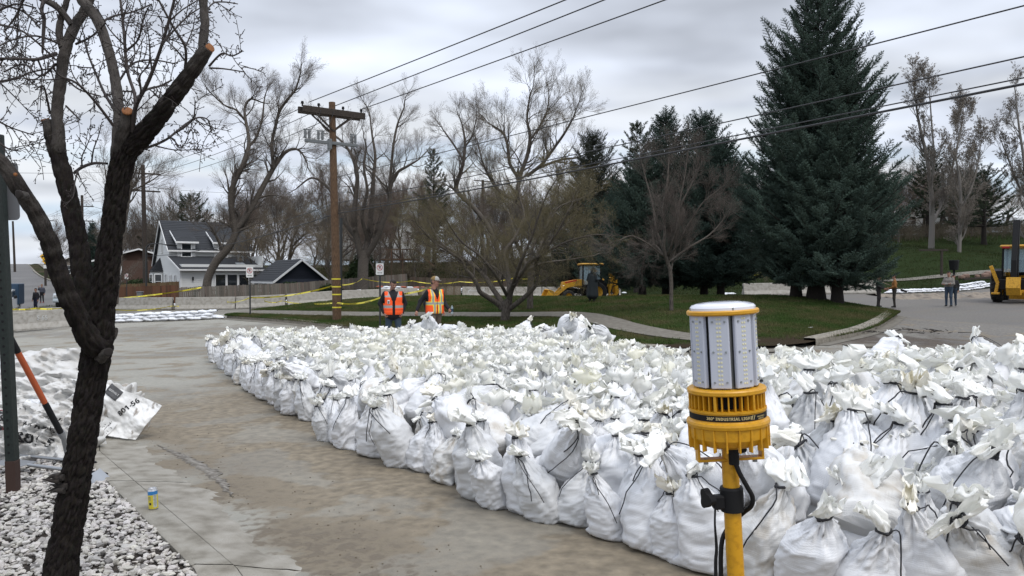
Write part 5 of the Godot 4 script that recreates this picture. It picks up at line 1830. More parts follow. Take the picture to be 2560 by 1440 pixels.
func no_parking(label: String, base: Vector3, h: float, w: float, lean := 0.0) -> void:
	var t := thing("parking_sign", label, "sign", "no parking signs", base)
	t.rotation.z = lean
	var mb := MB.new()
	mb.box(Vector3(0, h * 0.5 - 0.2, -0.03), Vector3(0.06, h + 0.4, 0.04), Basis(), 0.008)
	part(t, "post", mb, M.dark_metal)
	var hh := w * 1.5
	var c := Vector3(0, h - hh * 0.5, 0)
	mb = MB.new()
	var o := PackedVector2Array()
	for k in 24:
		var a := TAU * (k + 0.5) / 24.0
		var q := Vector2(signf(cos(a)) * (w * 0.5 - 0.03), signf(sin(a)) * (hh * 0.5 - 0.03)) + Vector2(cos(a), sin(a)) * 0.03
		o.append(q)
	mb.poly(o, 0.006, Transform3D(Basis(), c))
	part(t, "plate", mb, M.sign_white)
	mb = MB.new()
	var tm := text_mb("P", w * 0.40, 0.002)
	mb.add(tm, Transform3D(Basis(), c + Vector3(0, hh * 0.14, 0.009)))
	part(t, "letter", mb, M.sign_black)
	mb = MB.new()
	var ring := PackedVector2Array()
	var R0 := w * 0.38
	for k in 36:
		var a := TAU * k / 36.0
		var b := TAU * (k + 1) / 36.0
		var u := Vector3(cos(a), sin(a), 0)
		var v := Vector3(cos(b), sin(b), 0)
		var cc := c + Vector3(0, hh * 0.14, 0.011)
		mb.quad(cc + u * R0 * 0.82, cc + u * R0, cc + v * R0, cc + v * R0 * 0.82)
	mb.bar(c + Vector3(-R0 * 0.65, hh * 0.14 + R0 * 0.65, 0.0115), c + Vector3(R0 * 0.65, hh * 0.14 - R0 * 0.65, 0.0115), R0 * 0.17, 0.001, Vector3(0, 0, 1))
	part(t, "red_circle", mb, M.sign_red)
	mb = MB.new()
	mb.poly(PackedVector2Array([Vector2(-w * 0.32, 0), Vector2(-w * 0.2, w * 0.08), Vector2(-w * 0.2, w * 0.03), Vector2(w * 0.2, w * 0.03), Vector2(w * 0.2, w * 0.08), Vector2(w * 0.32, 0), Vector2(w * 0.2, -w * 0.08), Vector2(w * 0.2, -w * 0.03), Vector2(-w * 0.2, -w * 0.03), Vector2(-w * 0.2, -w * 0.08)]), 0.002, Transform3D(Basis(), c + Vector3(0, -hh * 0.32, 0.007)))
	part(t, "arrow", mb, M.sign_black)

func signs():
	rng.seed = 74
	tape_run("yellow tape stretched from the left to the leaning bare tree", [Vector3(-28.452,-0.314,-50), Vector3(-26.627,0.094,-52), Vector3(-22.558,0.807,-56.8)], 0.1, 0.10)
	tape_run("yellow tape running along the top of the long barrier", [Vector3(-26.253,-0.616,-51), Vector3(-22.425,-0.378,-51), Vector3(-20.856,-0.196,-56), Vector3(-11.519,0.65,-34), Vector3(-6.917,1.254,-30.4), Vector3(-11.536,1.385,-59.5)], 0.15)
	tape_run("yellow tape from the barrier past the brown pole to the sign", [Vector3(-16.676,-0.067,-52), Vector3(-15.377,-0.058,-51.7), Vector3(-6.79,0.564,-29.9), Vector3(-4.646,0.838,-27.3)], 0.12)
	tape_run("yellow tape from the sign back to the far sandbag wall", [Vector3(-4.646,0.838,-27.3), Vector3(-4.924,0.791,-34), Vector3(-5.638,0.94,-58)], 0.10, 0.09)
	tape_run("yellow tape between the vase-shaped tree and the shrubby tree", [Vector3(-11.425,1.385,-59.4), Vector3(-7.885,1.222,-61), Vector3(-4.1,1.158,-61), Vector3(0.321,1.472,-62), Vector3(2.244,1.632,-62)], 0.2)
	tape_run("yellow tape along the barrier at the far left", [Vector3(-27.595,-0.182,-42), Vector3(-25.856,-0.16,-42), Vector3(-24.118,-0.138,-42)], 0.05, 0.09)
	tape_run("thin yellow tape across the park lawn behind the spruces", [Vector3(14.331,1.6,-66), Vector3(17.743,1.668,-66), Vector3(24.225,1.907,-66)], 0.1, 0.07)
	no_parking("no parking sign on a black post at the kerb before the house", gp(-11.14, 32.86, 0.1), 2.07, 0.30)
	no_parking("no parking sign on a black post behind the man in the orange vest", gp(-4.7, 27.51, 0.1), 2.28, 0.275)
	no_parking("no parking sign on a post before the brown fence, farthest of the three", gp(-27.8, 55.8), 2.2, 0.26)
	# yellow warning signs up the street
	var t := thing("warning_sign", "yellow arrow boards and a white plate on a wooden post up the side street", "sign", "", gp(-54.310619500114505, 90))
	var mb := MB.new()
	mb.box(Vector3(0, 1.2, -0.06), Vector3(0.2, 2.8, 0.14))
	part(t, "post", mb, M.old_wood)
	for q in [[3.35, -0.15], [2.85, 0.12]]:
		mb = MB.new()
		mb.box(Vector3(q[1], q[0], 0.04), Vector3(0.62, 0.62, 0.02), Basis(Vector3(0, 0, 1), PI / 4 + q[1]))
		var pl := part(t, "board", mb, M.sign_yellow)
		mb = MB.new()
		mb.poly(PackedVector2Array([Vector2(-0.28, 0), Vector2(-0.08, 0.16), Vector2(-0.08, 0.06), Vector2(0.26, 0.06), Vector2(0.26, -0.06), Vector2(-0.08, -0.06), Vector2(-0.08, -0.16)]), 0.01, Transform3D(Basis(), Vector3(q[1], q[0], 0.05)))
		part(pl, "arrow", mb, M.sign_black)
	mb = MB.new()
	mb.box(Vector3(0.02, 2.2, 0.04), Vector3(0.34, 0.42, 0.02))
	part(t, "plate", mb, M.sign_white)


# ---------------------------------------------------------------- bare trees
func stick(mb: MB, a: Vector3, b: Vector3, r0: float, r1: float) -> void:  # three-sided twig
	var t := (b - a).normalized()
	var e := t.cross(Vector3(0.37, 0.53, 0.76)).normalized()
	var f := t.cross(e)
	var k := mb.v.size()
	for s in 3:
		var nn := e * cos(TAU * s / 3.0) + f * sin(TAU * s / 3.0)
		mb.put(a + nn * r0, nn); mb.put(b + nn * r1, nn)
	for s in 3:
		var p := k + s * 2
		var q := k + ((s + 1) % 3) * 2
		mb.i.append_array(PackedInt32Array([p, q + 1, q, p, p + 1, q + 1]))

func spray(sd: int, len: float, r: float, spread: float, lift: float, subs: int, buds: float = 0.0) -> MB:
	# a fan of fine twigs growing along +y
	var g := RandomNumberGenerator.new()
	g.seed = sd
	var mb := MB.new()
	mb.colored = true
	var p := Z0
	var d := Vector3.UP
	for k in subs:
		d = (d + Vector3(g.randf_range(-1, 1), 0.25, g.randf_range(-1, 1)) * 0.22).normalized()
		var q := p + d * len / subs
		stick(mb, p, q, r * (1.0 - 0.7 * k / subs), r * (1.0 - 0.7 * (k + 1) / subs))
		for s in 2:
			var a := g.randf() * TAU
			var sd2 := (d * g.randf_range(0.6, 1.1) + Vector3(cos(a), lift, sin(a)) * spread).normalized()
			var l2 := len * g.randf_range(0.25, 0.55) * (1.0 - 0.4 * k / subs)
			var m := q + sd2 * l2 * 0.5
			var sd3 := (sd2 + Vector3(g.randf_range(-1, 1), lift + 0.3, g.randf_range(-1, 1)) * 0.35).normalized()
			var e := m + sd3 * l2 * 0.5
			stick(mb, q, m, r * 0.55, r * 0.4)
			stick(mb, m, e, r * 0.4, r * 0.22)
			for w in 2:
				var b := g.randf() * TAU
				var o: Vector3 = (m if w == 0 else m.lerp(e, 0.5))
				var dd := (sd2 + Vector3(cos(b), lift, sin(b)) * spread * 0.9).normalized()
				stick(mb, o, o + dd * l2 * g.randf_range(0.3, 0.6), r * 0.36, r * 0.2)
				if buds > 0.0:
					var c := o + dd * l2 * 0.35
					stick(mb, c, c + (dd + Vector3(0, -0.6, 0)) * buds * 1.6, buds * 0.35, buds * 0.2)
			if buds > 0.0: stick(mb, e, e + Vector3(g.randf_range(-0.3, 0.3), -1, g.randf_range(-0.3, 0.3)) * buds * 1.5, buds * 0.4, buds * 0.15)
		p = q
	return mb

func aim(p: Vector3, d: Vector3, s: float) -> Transform3D:
	var y := d.normalized()
	var x := y.cross(Vector3(R(-1, 1), R(-1, 1), R(-1, 1))).normalized()
	return Transform3D(Basis(x, y, x.cross(y)).scaled_local(Vector3(s, s, s)), p)

func grow(mb: MB, tips: Array, p: Vector3, d: Vector3, len: float, r: float, lvl: int, o: Dictionary) -> void:
	var segs := 5
	var pts := [p]
	var rad := [r]
	var dirs := [d]
	var c := p
	for k in segs:
		d = (d + Vector3(R(-1, 1), R(-1, 1), R(-1, 1)) * o.wander + Vector3.UP * o.up).normalized()
		c += d * len / segs
		pts.append(c); rad.append(r * (1.0 - 0.6 * (k + 1) / segs)); dirs.append(d)
	mb.tube(pts, rad, 8 if r > 0.1 else 5 if r > 0.03 else 3, false)
	if lvl <= 0:
		for k in range(2, segs + 1): tips.append(aim(pts[k], dirs[k] + Vector3(R(-1, 1), R(0, 0.6), R(-1, 1)) * (0.6 if k < segs else 0.1), R(0.7, 1.2) * o.tip))
		return
	var n: int = o.kids + (rng.randi() % 2)
	for k in n:
		var at := 0.35 + 0.65 * (k + R(0.1, 0.9)) / n
		var q := at * segs
		var j := mini(int(q), segs - 1)
		var pos: Vector3 = pts[j].lerp(pts[j + 1], q - j)
		var a := R(0, TAU)
		var side: Vector3 = dirs[j].cross(Vector3(cos(a), 0.3 * sin(a * 2.0), sin(a))).normalized()
		grow(mb, tips, pos, (dirs[j] + side * o.fork).normalized(), len * o.ratio * R(0.75, 1.15), rad[j] * 0.62, lvl - 1, o)
	if o.get("lead", true): grow(mb, tips, c, d, len * o.ratio, rad[segs] * 0.95, lvl - 1, o)

func bare_tree(nm: String, label: String, grp: String, at: Vector3, paths: Array, o: Dictionary, sp: Mesh, bark: Material, tw: Material, tint: Color) -> Node3D:
	# traced limbs (world Vector4 with radius) or, without any, one grown from the ground
	var t := thing(nm, label, "tree", grp, at)
	var mb := MB.new()
	var tips := []
	for p in paths:
		var sm := smoothpath(p, 5)
		for j in sm.size(): sm[j].w = maxf(sm[j].w * o.get("thin", 0.8), 0.008)
		tube4(mb, sm, 10, at, false)
		for j in range(1, sm.size()):
			var q: Vector4 = sm[j]
			if q.w > o.from: continue
			if rng.randf() < o.dens:
				var dirv := (v3(sm[j]) - v3(sm[j - 1])).normalized()
				var a := R(0, TAU)
				var side := dirv.cross(Vector3(cos(a), 0.2, sin(a))).normalized()
				grow(mb, tips, v3(q) - at, (dirv + side * o.fork * R(0.6, 1.4)).normalized(), o.len * R(0.6, 1.2), maxf(q.w * 0.5, 0.012), o.lvl, o)
		var e: Vector4 = sm[-1]
		if e.w < o.from: grow(mb, tips, v3(e) - at, (v3(sm[-1]) - v3(sm[-2])).normalized(), o.len, e.w, o.lvl, o)
	if paths.is_empty():
		grow(mb, tips, Vector3(0, -0.2, 0), Vector3(R(-0.06, 0.06), 1, R(-0.06, 0.06)).normalized(), o.len, o.r, o.lvl, o)
	part(t, "trunk", mb, bark)
	var tints := []
	for k in tips.size(): tints.append(tint * R(0.75, 1.25))
	var cr := scatter(t, "crown", sp, tw, tips, tints)
	cr.set_meta("kind", "stuff")
	return t

func background_trees():
	rng.seed = 85
	var sp_fine := spray(1, 1.0, 0.009, 0.75, 0.25, 6).mesh()
	var sp_up := spray(2, 1.0, 0.010, 0.5, 0.7, 7).mesh()
	var sp_bud := spray(3, 0.85, 0.012, 0.6, 0.3, 5, 0.05).mesh()
	var sp_hang := spray(4, 1.1, 0.010, 0.6, -0.35, 6).mesh()
	var br := Color(1.0, 0.95, 0.9)
	# the leaning forked tree before the pale house
	var d := 57.0
	var at := Vector3(-22.553770458920585, G(-22.553770458920585, 57.0), -57.0)
	var o := {"wander": 0.28, "up": 0.06, "fork": 0.9, "ratio": 0.62, "kids": 2, "tip": 0.9, "from": 0.26, "dens": 0.5, "len": 1.3, "lvl": 1, "thin": 0.62}
	bare_tree("bare_tree", "tall leaning bare tree with two forked stems before the pale house", "", at, [
		[Vector4(-22.555,-0.169,-57,0.560),Vector4(-22.489,0.863,-57,0.501),Vector4(-22.338,1.6,-57,0.472),Vector4(-21.801,2.631,-57,0.472),Vector4(-21.03,3.514,-57,0.472),Vector4(-20.555,4.25,-57,0.413),Vector4(-20.315,4.985,-57,0.383)],
		[Vector4(-20.375,4.838,-57,0.383),Vector4(-20.493,6.284,-56.7,0.352),Vector4(-20.435,7.712,-56.4,0.321),Vector4(-19.775,9.138,-56.2,0.262),Vector4(-19.247,10.15,-56.2,0.262),Vector4(-19.134,11.486,-56.4,0.204),Vector4(-19.462,12.995,-56.7,0.176),Vector4(-19.619,13.934,-57,0.147),Vector4(-19.234,14.578,-57,0.118),Vector4(-18.745,14.528,-57.3,0.089)],
		[Vector4(-20.539,7.043,-57,0.265),Vector4(-20.651,8.72,-57.5,0.238),Vector4(-20.191,9.813,-57.9,0.210),Vector4(-19.808,11.203,-58.2,0.181),Vector4(-19.303,12.004,-58.5,0.151),Vector4(-18.941,13.417,-58.8,0.122),Vector4(-18.846,14.821,-59,0.092)],
		[Vector4(-20.255,5.132,-57,0.354),Vector4(-19.412,6.489,-57.4,0.356),Vector4(-18.762,7.853,-57.7,0.328),Vector4(-18.195,9.081,-58,0.300),Vector4(-17.713,10.005,-58.2,0.271),Vector4(-17.107,10.875,-58.4,0.211),Vector4(-16.441,11.192,-58.5,0.151),Vector4(-15.957,10.967,-58.6,0.121),Vector4(-15.593,10.379,-58.7,0.091)],
		[Vector4(-17.833,9.678,-58,0.240),Vector4(-17.882,11.434,-57.8,0.209),Vector4(-17.516,12.88,-57.6,0.179),Vector4(-17.155,13.873,-57.4,0.178),Vector4(-16.443,14.711,-57.2,0.148),Vector4(-15.913,15.251,-57,0.118),Vector4(-15.533,16.051,-56.7,0.088)],
		[Vector4(-19.521,12.995,-56.7,0.147),Vector4(-19.982,13.617,-56.2,0.116),Vector4(-20.7,13.904,-55.8,0.087),Vector4(-21.403,14.583,-55.4,0.072)],
		[Vector4(-21.208,3.367,-57,0.236),Vector4(-21.454,4.227,-56.5,0.175),Vector4(-21.693,5.07,-56,0.087)]], o, sp_fine, M.bark_grey, M.twig, br)
	# the big vase-shaped tree behind the sandbag wall
	d = 60.0
	at = Vector3(-11.542791855042067, G(-11.542791855042067, 60.0), -60.0)
	bare_tree("bare_tree", "big vase-shaped bare tree right of the brown utility pole", "", at, [
		[Vector4(-11.637,0.204,-60,0.807),Vector4(-11.571,1.29,-60,0.683),Vector4(-11.537,2.53,-60,0.651),Vector4(-11.409,3.615,-60,0.620)],
		[Vector4(-11.629,2.84,-60,0.434),Vector4(-11.936,4.376,-59.7,0.401),Vector4(-12.147,5.894,-59.4,0.338),Vector4(-11.917,7.711,-59.2,0.275),Vector4(-11.781,9.21,-59,0.244),Vector4(-12.051,10.424,-59,0.214),Vector4(-12.535,11.335,-59,0.153),Vector4(-13.232,12.093,-59,0.122),Vector4(-14.143,12.7,-59,0.092)],
		[Vector4(-12.027,4.544,-60,0.310),Vector4(-12.853,5.499,-60.4,0.281),Vector4(-13.624,6.779,-60.8,0.251),Vector4(-14.152,8.075,-61.2,0.222),Vector4(-15.099,9.069,-61.6,0.159),Vector4(-16.06,9.437,-62,0.128),Vector4(-16.948,8.918,-62.2,0.096)],
		[Vector4(-11.348,3.46,-60,0.403),Vector4(-11.088,5.337,-60.3,0.374),Vector4(-10.931,7.533,-60.5,0.313),Vector4(-10.836,9.429,-60.7,0.251),Vector4(-10.725,11.006,-60.8,0.189),Vector4(-10.989,12.744,-60.9,0.126),Vector4(-11.16,14.173,-61,0.095)],
		[Vector4(-11.287,3.15,-60,0.434),Vector4(-10.451,4.366,-59.5,0.369),Vector4(-9.92,5.568,-59.1,0.336),Vector4(-9.334,7.054,-58.7,0.273),Vector4(-9.101,8.531,-58.4,0.242),Vector4(-8.558,9.406,-58.2,0.181),Vector4(-7.779,9.827,-58,0.150),Vector4(-7.006,10.245,-57.8,0.090)],
		[Vector4(-9.38,7.69,-59,0.214),Vector4(-9.192,9.817,-59,0.183),Vector4(-9.005,11.638,-59,0.153),Vector4(-8.697,13.155,-59,0.122),Vector4(-8.208,14.367,-59,0.092)],
		[Vector4(-11.159,4.389,-60,0.248),Vector4(-11.425,6.169,-59,0.214),Vector4(-10.911,7.929,-58.4,0.181),Vector4(-11.071,9.678,-58,0.150),Vector4(-10.849,11.137,-57.8,0.120)]], o, sp_fine, M.bark_grey, M.twig, br)
	# pruned tree and willow behind the shrubby tree
	d = 72.0
	at = Vector3(-0.37224063746561536, G(-0.37224063746561536, 72.0), -72.0)
	var o2 := o.duplicate()
	o2.len = 1.9; o2.tip = 1.15; o2.up = 0.1; o2.dens = 0.7; o2.thin = 0.5
	bare_tree("bare_tree", "wide bare willow rising above the shrubby tree", "", at, [
		[Vector4(-0.67,1.228,-72,0.633),Vector4(-0.521,3.46,-72,0.596),Vector4(-0.186,6.434,-72,0.521),Vector4(0.372,8.661,-72,0.447),Vector4(0.743,10.886,-72,0.410),Vector4(1.411,12.739,-72,0.372),Vector4(1.67,14.59,-72,0.298),Vector4(1.41,16.07,-72,0.223),Vector4(1.558,17.734,-72,0.149),Vector4(1.854,18.843,-72,0.112)],
		[Vector4(0.743,10.516,-72,0.335),Vector4(-0.187,12.085,-72.6,0.300),Vector4(-0.452,14.02,-73,0.264),Vector4(-0.945,15.202,-73.3,0.190),Vector4(-2.086,16.014,-73.6,0.114)],
		[Vector4(1.412,10.886,-72,0.335),Vector4(2.762,11.911,-71.4,0.295),Vector4(3.844,13.315,-71,0.257),Vector4(4.738,14.538,-70.7,0.219),Vector4(5.443,15.749,-70.4,0.146),Vector4(5.788,16.61,-70.2,0.109)],
		[Vector4(1.856,14.405,-72,0.223),Vector4(2.691,15.798,-72.5,0.187),Vector4(3.301,17.166,-72.8,0.151),Vector4(3.46,18.333,-73,0.113)],
		[Vector4(0.372,8.661,-72,0.335),Vector4(-1.099,9.295,-71,0.257),Vector4(-2.11,10.693,-70.5,0.219),Vector4(-2.708,12.07,-70,0.145),Vector4(-3.055,13.459,-69.7,0.108)],
		[Vector4(2.414,11.628,-72,0.261),Vector4(4.518,12.518,-73,0.226),Vector4(6.066,12.782,-73.5,0.152)]], o2, sp_fine, M.bark_grey, M.twig, Color(1.15, 1.1, 0.9))
	at = Vector3(-0.6141970518182654, G(-0.6141970518182654, 66.0), -66.0)
	bare_tree("bare_tree", "crooked pruned bare tree just left of the willow", "", at, [
		[Vector4(-0.614,1.259,-66,0.375),Vector4(-1.194,3.646,-66,0.341),Vector4(-1.977,5.69,-66,0.341),Vector4(-3.237,7.392,-66,0.307),Vector4(-4.497,8.583,-66,0.307),Vector4(-4.768,9.263,-66,0.341),Vector4(-4.359,10.452,-66,0.273),Vector4(-4.085,11.641,-66,0.205),Vector4(-4.015,13.169,-66,0.171),Vector4(-4.252,14.525,-66,0.102)],
		[Vector4(-4.153,11.471,-66,0.171),Vector4(-4.801,12.572,-66.5,0.138),Vector4(-5.803,14.033,-67,0.104)], [Vector4(-4.084,12.49,-66,0.137),Vector4(-3.377,13.418,-65.5,0.102),Vector4(-3.024,14.704,-65.2,0.067)]], o, sp_fine, M.bark_grey, M.twig, br)
	# shrubby many-stemmed tree on the island
	d = 28.0
	at = Vector3(-0.21734602603422362, G(-0.21734602603422362, 28.0) + 0.08, -28.0)
	var o3 := {"wander": 0.34, "up": 0.03, "fork": 1.0, "ratio": 0.68, "kids": 3, "tip": 0.62, "from": 0.075, "dens": 0.5, "len": 0.8, "lvl": 1, "thin": 0.8}
	bare_tree("shrubby_tree", "low spreading bare tree with crooked stems and greenish twig tips on the lawn", "", at, [
		[Vector4(-0.261,-0.211,-28,0.246),Vector4(-0.246,0.079,-28,0.203),Vector4(-0.203,0.441,-28,0.217),Vector4(-0.116,0.731,-28,0.188)],
		[Vector4(-0.348,0.412,-28,0.130),Vector4(-0.507,0.586,-28,0.130),Vector4(-0.891,0.852,-27.8,0.115),Vector4(-1.142,1.029,-27.6,0.100),Vector4(-1.237,1.287,-27.5,0.100),Vector4(-1.417,1.6,-27.4,0.085),Vector4(-1.637,1.854,-27.3,0.071),Vector4(-1.799,2.162,-27.2,0.070),Vector4(-2.232,2.465,-27,0.056),Vector4(-2.7,2.777,-26.8,0.042),Vector4(-3.023,3.111,-26.6,0.041)],
		[Vector4(-0.319,0.47,-28,0.130),Vector4(-0.438,0.754,-28.2,0.131),Vector4(-0.705,1.13,-28.4,0.117),Vector4(-0.961,1.526,-28.6,0.118),Vector4(-1.261,1.867,-28.7,0.104),Vector4(-1.718,2.168,-28.9,0.090),Vector4(-2.18,2.502,-29.1,0.075),Vector4(-2.649,2.811,-29.3,0.061),Vector4(-3.047,3.428,-29.5,0.046)],
		[Vector4(-0.976,1.541,-28.6,0.074),Vector4(-1.005,2.191,-28.6,0.074),Vector4(-1.068,2.786,-28.7,0.059),Vector4(-1.339,3.533,-28.8,0.045),Vector4(-1.567,4.136,-28.9,0.037)],
		[Vector4(-0.116,0.659,-28,0.145),Vector4(-0.029,1.097,-27.8,0.129),Vector4(0.171,1.457,-27.6,0.114),Vector4(0.425,1.812,-27.4,0.099),Vector4(0.633,2.092,-27.2,0.098),Vector4(0.977,2.298,-27,0.070),Vector4(1.454,2.569,-26.8,0.055),Vector4(2.054,2.832,-26.5,0.041),Vector4(2.581,2.958,-26.3,0.034)],
		[Vector4(-0.116,0.804,-28,0.116),Vector4(-0.118,1.453,-28.5,0.103),Vector4(-0.209,2.048,-28.9,0.090),Vector4(-0.272,2.505,-29.2,0.091),Vector4(0.152,3.119,-29.4,0.076),Vector4(0.459,3.892,-29.6,0.061),Vector4(0.308,4.522,-29.8,0.046)],
		[Vector4(-0.145,0.369,-28,0.116),Vector4(0.144,0.593,-27.8,0.115),Vector4(0.571,0.958,-27.6,0.100),Vector4(0.853,1.287,-27.5,0.085),Vector4(0.907,1.6,-27.4,0.085),Vector4(0.847,2.094,-27.3,0.071),Vector4(1.19,2.51,-27.1,0.056),Vector4(1.667,3.267,-26.9,0.042),Vector4(1.93,3.806,-26.7,0.035)],
		[Vector4(0.633,2.092,-27.2,0.070),Vector4(0.781,2.737,-27.5,0.057),Vector4(1.321,3.466,-27.8,0.050),Vector4(1.662,4.057,-28,0.043),Vector4(2.329,4.366,-28.2,0.029)],
		[Vector4(0.029,1.235,-28.2,0.073),Vector4(-0.448,1.749,-28.9,0.060),Vector4(-0.912,2.056,-29.4,0.061),Vector4(-1.54,2.37,-29.8,0.046),Vector4(-2.34,3.16,-30.2,0.039)],
		[Vector4(-0.116,0.948,-28,0.087),Vector4(0.302,1.6,-29.2,0.075),Vector4(1.078,2.062,-29.8,0.062),Vector4(2.185,2.224,-30.2,0.047),Vector4(3.152,2.388,-30.5,0.032)],
		[Vector4(-0.174,0.876,-28,0.087),Vector4(-0.554,1.6,-26.8,0.069),Vector4(-1.083,2.277,-26.2,0.054),Vector4(-1.733,2.799,-25.8,0.040),Vector4(-2.239,3.575,-25.5,0.026)],
		[Vector4(-0.087,0.948,-28,0.087),Vector4(0.275,2.012,-26.6,0.069),Vector4(0.674,2.948,-26.1,0.054),Vector4(0.933,3.731,-25.8,0.040),Vector4(1.185,4.364,-25.5,0.026)]], o3, spray(7, 0.8, 0.0058, 0.8, 0.1, 5, 0.020).mesh(), M.bark_grey, M.twig, Color(0.95, 0.92, 0.55))
	at = Vector3(0.7378053051013272, G(0.7378053051013272, 31.0) + 0.06, -31.0)
	bare_tree("shrubby_tree", "second bare lawn tree, its straight dark trunk behind the spreading one", "", at, [
		[Vector4(0.738,-0.036,-31,0.192),Vector4(0.722,0.317,-31,0.160),Vector4(0.737,1.119,-31,0.160),Vector4(0.801,1.76,-31,0.160),Vector4(0.961,2.241,-31,0.128),Vector4(1.442,2.881,-31,0.096),Vector4(2.082,3.521,-31,0.064),Vector4(2.561,4.161,-31,0.048)],
		[Vector4(0.769,1.6,-31,0.112),Vector4(0.488,2.251,-31.5,0.098),Vector4(0.165,3.083,-31.9,0.082),Vector4(-0.083,4.094,-32.2,0.050)], [Vector4(0.897,2.081,-31,0.096),Vector4(1.322,3.253,-32,0.083),Vector4(1.678,4.452,-32.5,0.050),Vector4(1.862,5.324,-32.8,0.034)]], o3, sp_bud, M.bark_grey, M.twig, Color(0.95, 0.92, 0.55))
	# small upright tree before the dark spruces
	at = Vector3(5.380994618923497, G(5.380994618923497, 26.0) + 0.08, -26.0)
	var o4 := {"wander": 0.14, "up": 0.10, "fork": 0.75, "ratio": 0.66, "kids": 3, "tip": 0.55, "from": 0.045, "dens": 0.5, "len": 0.5, "lvl": 1}
	bare_tree("slender_tree", "slender bare young tree with a grey trunk before the dark spruces", "", at, [
		[Vector4(5.368,0.228,-26,0.094),Vector4(5.353,0.793,-26,0.081),Vector4(5.351,1.331,-26,0.081),Vector4(5.309,1.802,-26,0.081),Vector4(5.214,2.07,-26,0.081)],
		[Vector4(5.323,1.6,-26,0.040),Vector4(5.444,2.142,-26.2,0.041),Vector4(5.571,2.687,-26.3,0.041),Vector4(5.617,3.372,-26.4,0.041),Vector4(5.745,4.199,-26.5,0.034),Vector4(5.907,5.018,-26.5,0.027),Vector4(6.013,5.836,-26.5,0.021)],
		[Vector4(5.241,2.003,-26,0.067),Vector4(5.066,2.533,-25.8,0.067),Vector4(5.071,3.193,-25.7,0.053),Vector4(4.996,3.847,-25.6,0.046),Vector4(5.106,4.626,-25.5,0.040),Vector4(5.156,5.414,-25.5,0.026)],
		[Vector4(5.214,2.137,-26,0.054),Vector4(4.96,2.551,-26.3,0.048),Vector4(4.792,2.668,-26.5,0.041),Vector4(4.622,2.428,-26.7,0.035),Vector4(4.571,2.085,-26.8,0.028)],
		[Vector4(5.16,2.272,-26,0.054),Vector4(4.946,3.248,-26.6,0.041),Vector4(4.87,4.09,-26.8,0.042),Vector4(4.709,4.804,-27,0.028),Vector4(4.543,5.514,-27.1,0.021)],
		[Vector4(5.268,2.137,-26,0.054),Vector4(5.555,2.79,-25.6,0.046),Vector4(5.798,3.305,-25.4,0.039),Vector4(6.18,3.941,-25.2,0.033),Vector4(6.581,4.309,-25,0.026)],
		[Vector4(5.213,2.272,-26,0.047),Vector4(5.337,3.032,-25.2,0.039),Vector4(5.399,3.785,-24.9,0.032),Vector4(5.799,4.659,-24.7,0.026)],
		[Vector4(5.268,2.07,-26,0.040),Vector4(6.025,2.558,-26.5,0.041),Vector4(6.784,2.984,-26.8,0.035),Vector4(7.251,3.413,-27,0.028)],
		[Vector4(5.16,2.205,-26,0.040),Vector4(4.462,2.65,-25.4,0.033),Vector4(3.89,2.896,-25.1,0.026),Vector4(3.487,2.762,-25,0.019)]], o4, spray(8, 0.8, 0.0048, 0.7, 0.2, 5).mesh(), M.bark_grey, M.twig, Color(0.85, 0.8, 0.78))
	# street tree stem behind the near tree
	at = Vector3(-24.019009183072406, G(-24.019009183072406, 47.0), -47.0)
	bare_tree("bare_tree", "pale-barked pruned street tree right behind the near trunk", "", at, [
		[Vector4(-24.118,-0.102,-47,0.292),Vector4(-24.007,1.6,-47,0.292),Vector4(-23.802,3.057,-47,0.267),Vector4(-23.646,4.27,-47,0.267),Vector4(-23.342,5.967,-47,0.219),Vector4(-23.137,7.42,-47,0.194),Vector4(-22.909,8.63,-47,0.146),Vector4(-22.779,9.838,-47,0.097)],
		[Vector4(-23.239,6.694,-47,0.122),Vector4(-22.873,6.981,-47.4,0.098),Vector4(-22.303,7.372,-47.6,0.074)], [Vector4(-23.546,4.755,-47,0.122),Vector4(-23.939,5.69,-46.6,0.096),Vector4(-24.186,6.868,-46.4,0.072),Vector4(-24.263,8.034,-46.2,0.048)]], o, sp_fine, M.bark_grey, M.twig, br)
	# aspens with catkins on the park slope
	var o5 := {"wander": 0.10, "up": 0.16, "fork": 0.62, "ratio": 0.6, "kids": 3, "tip": 1.0, "from": 0.3, "dens": 0.5, "len": 1.8, "lvl": 1, "thin": 0.5}
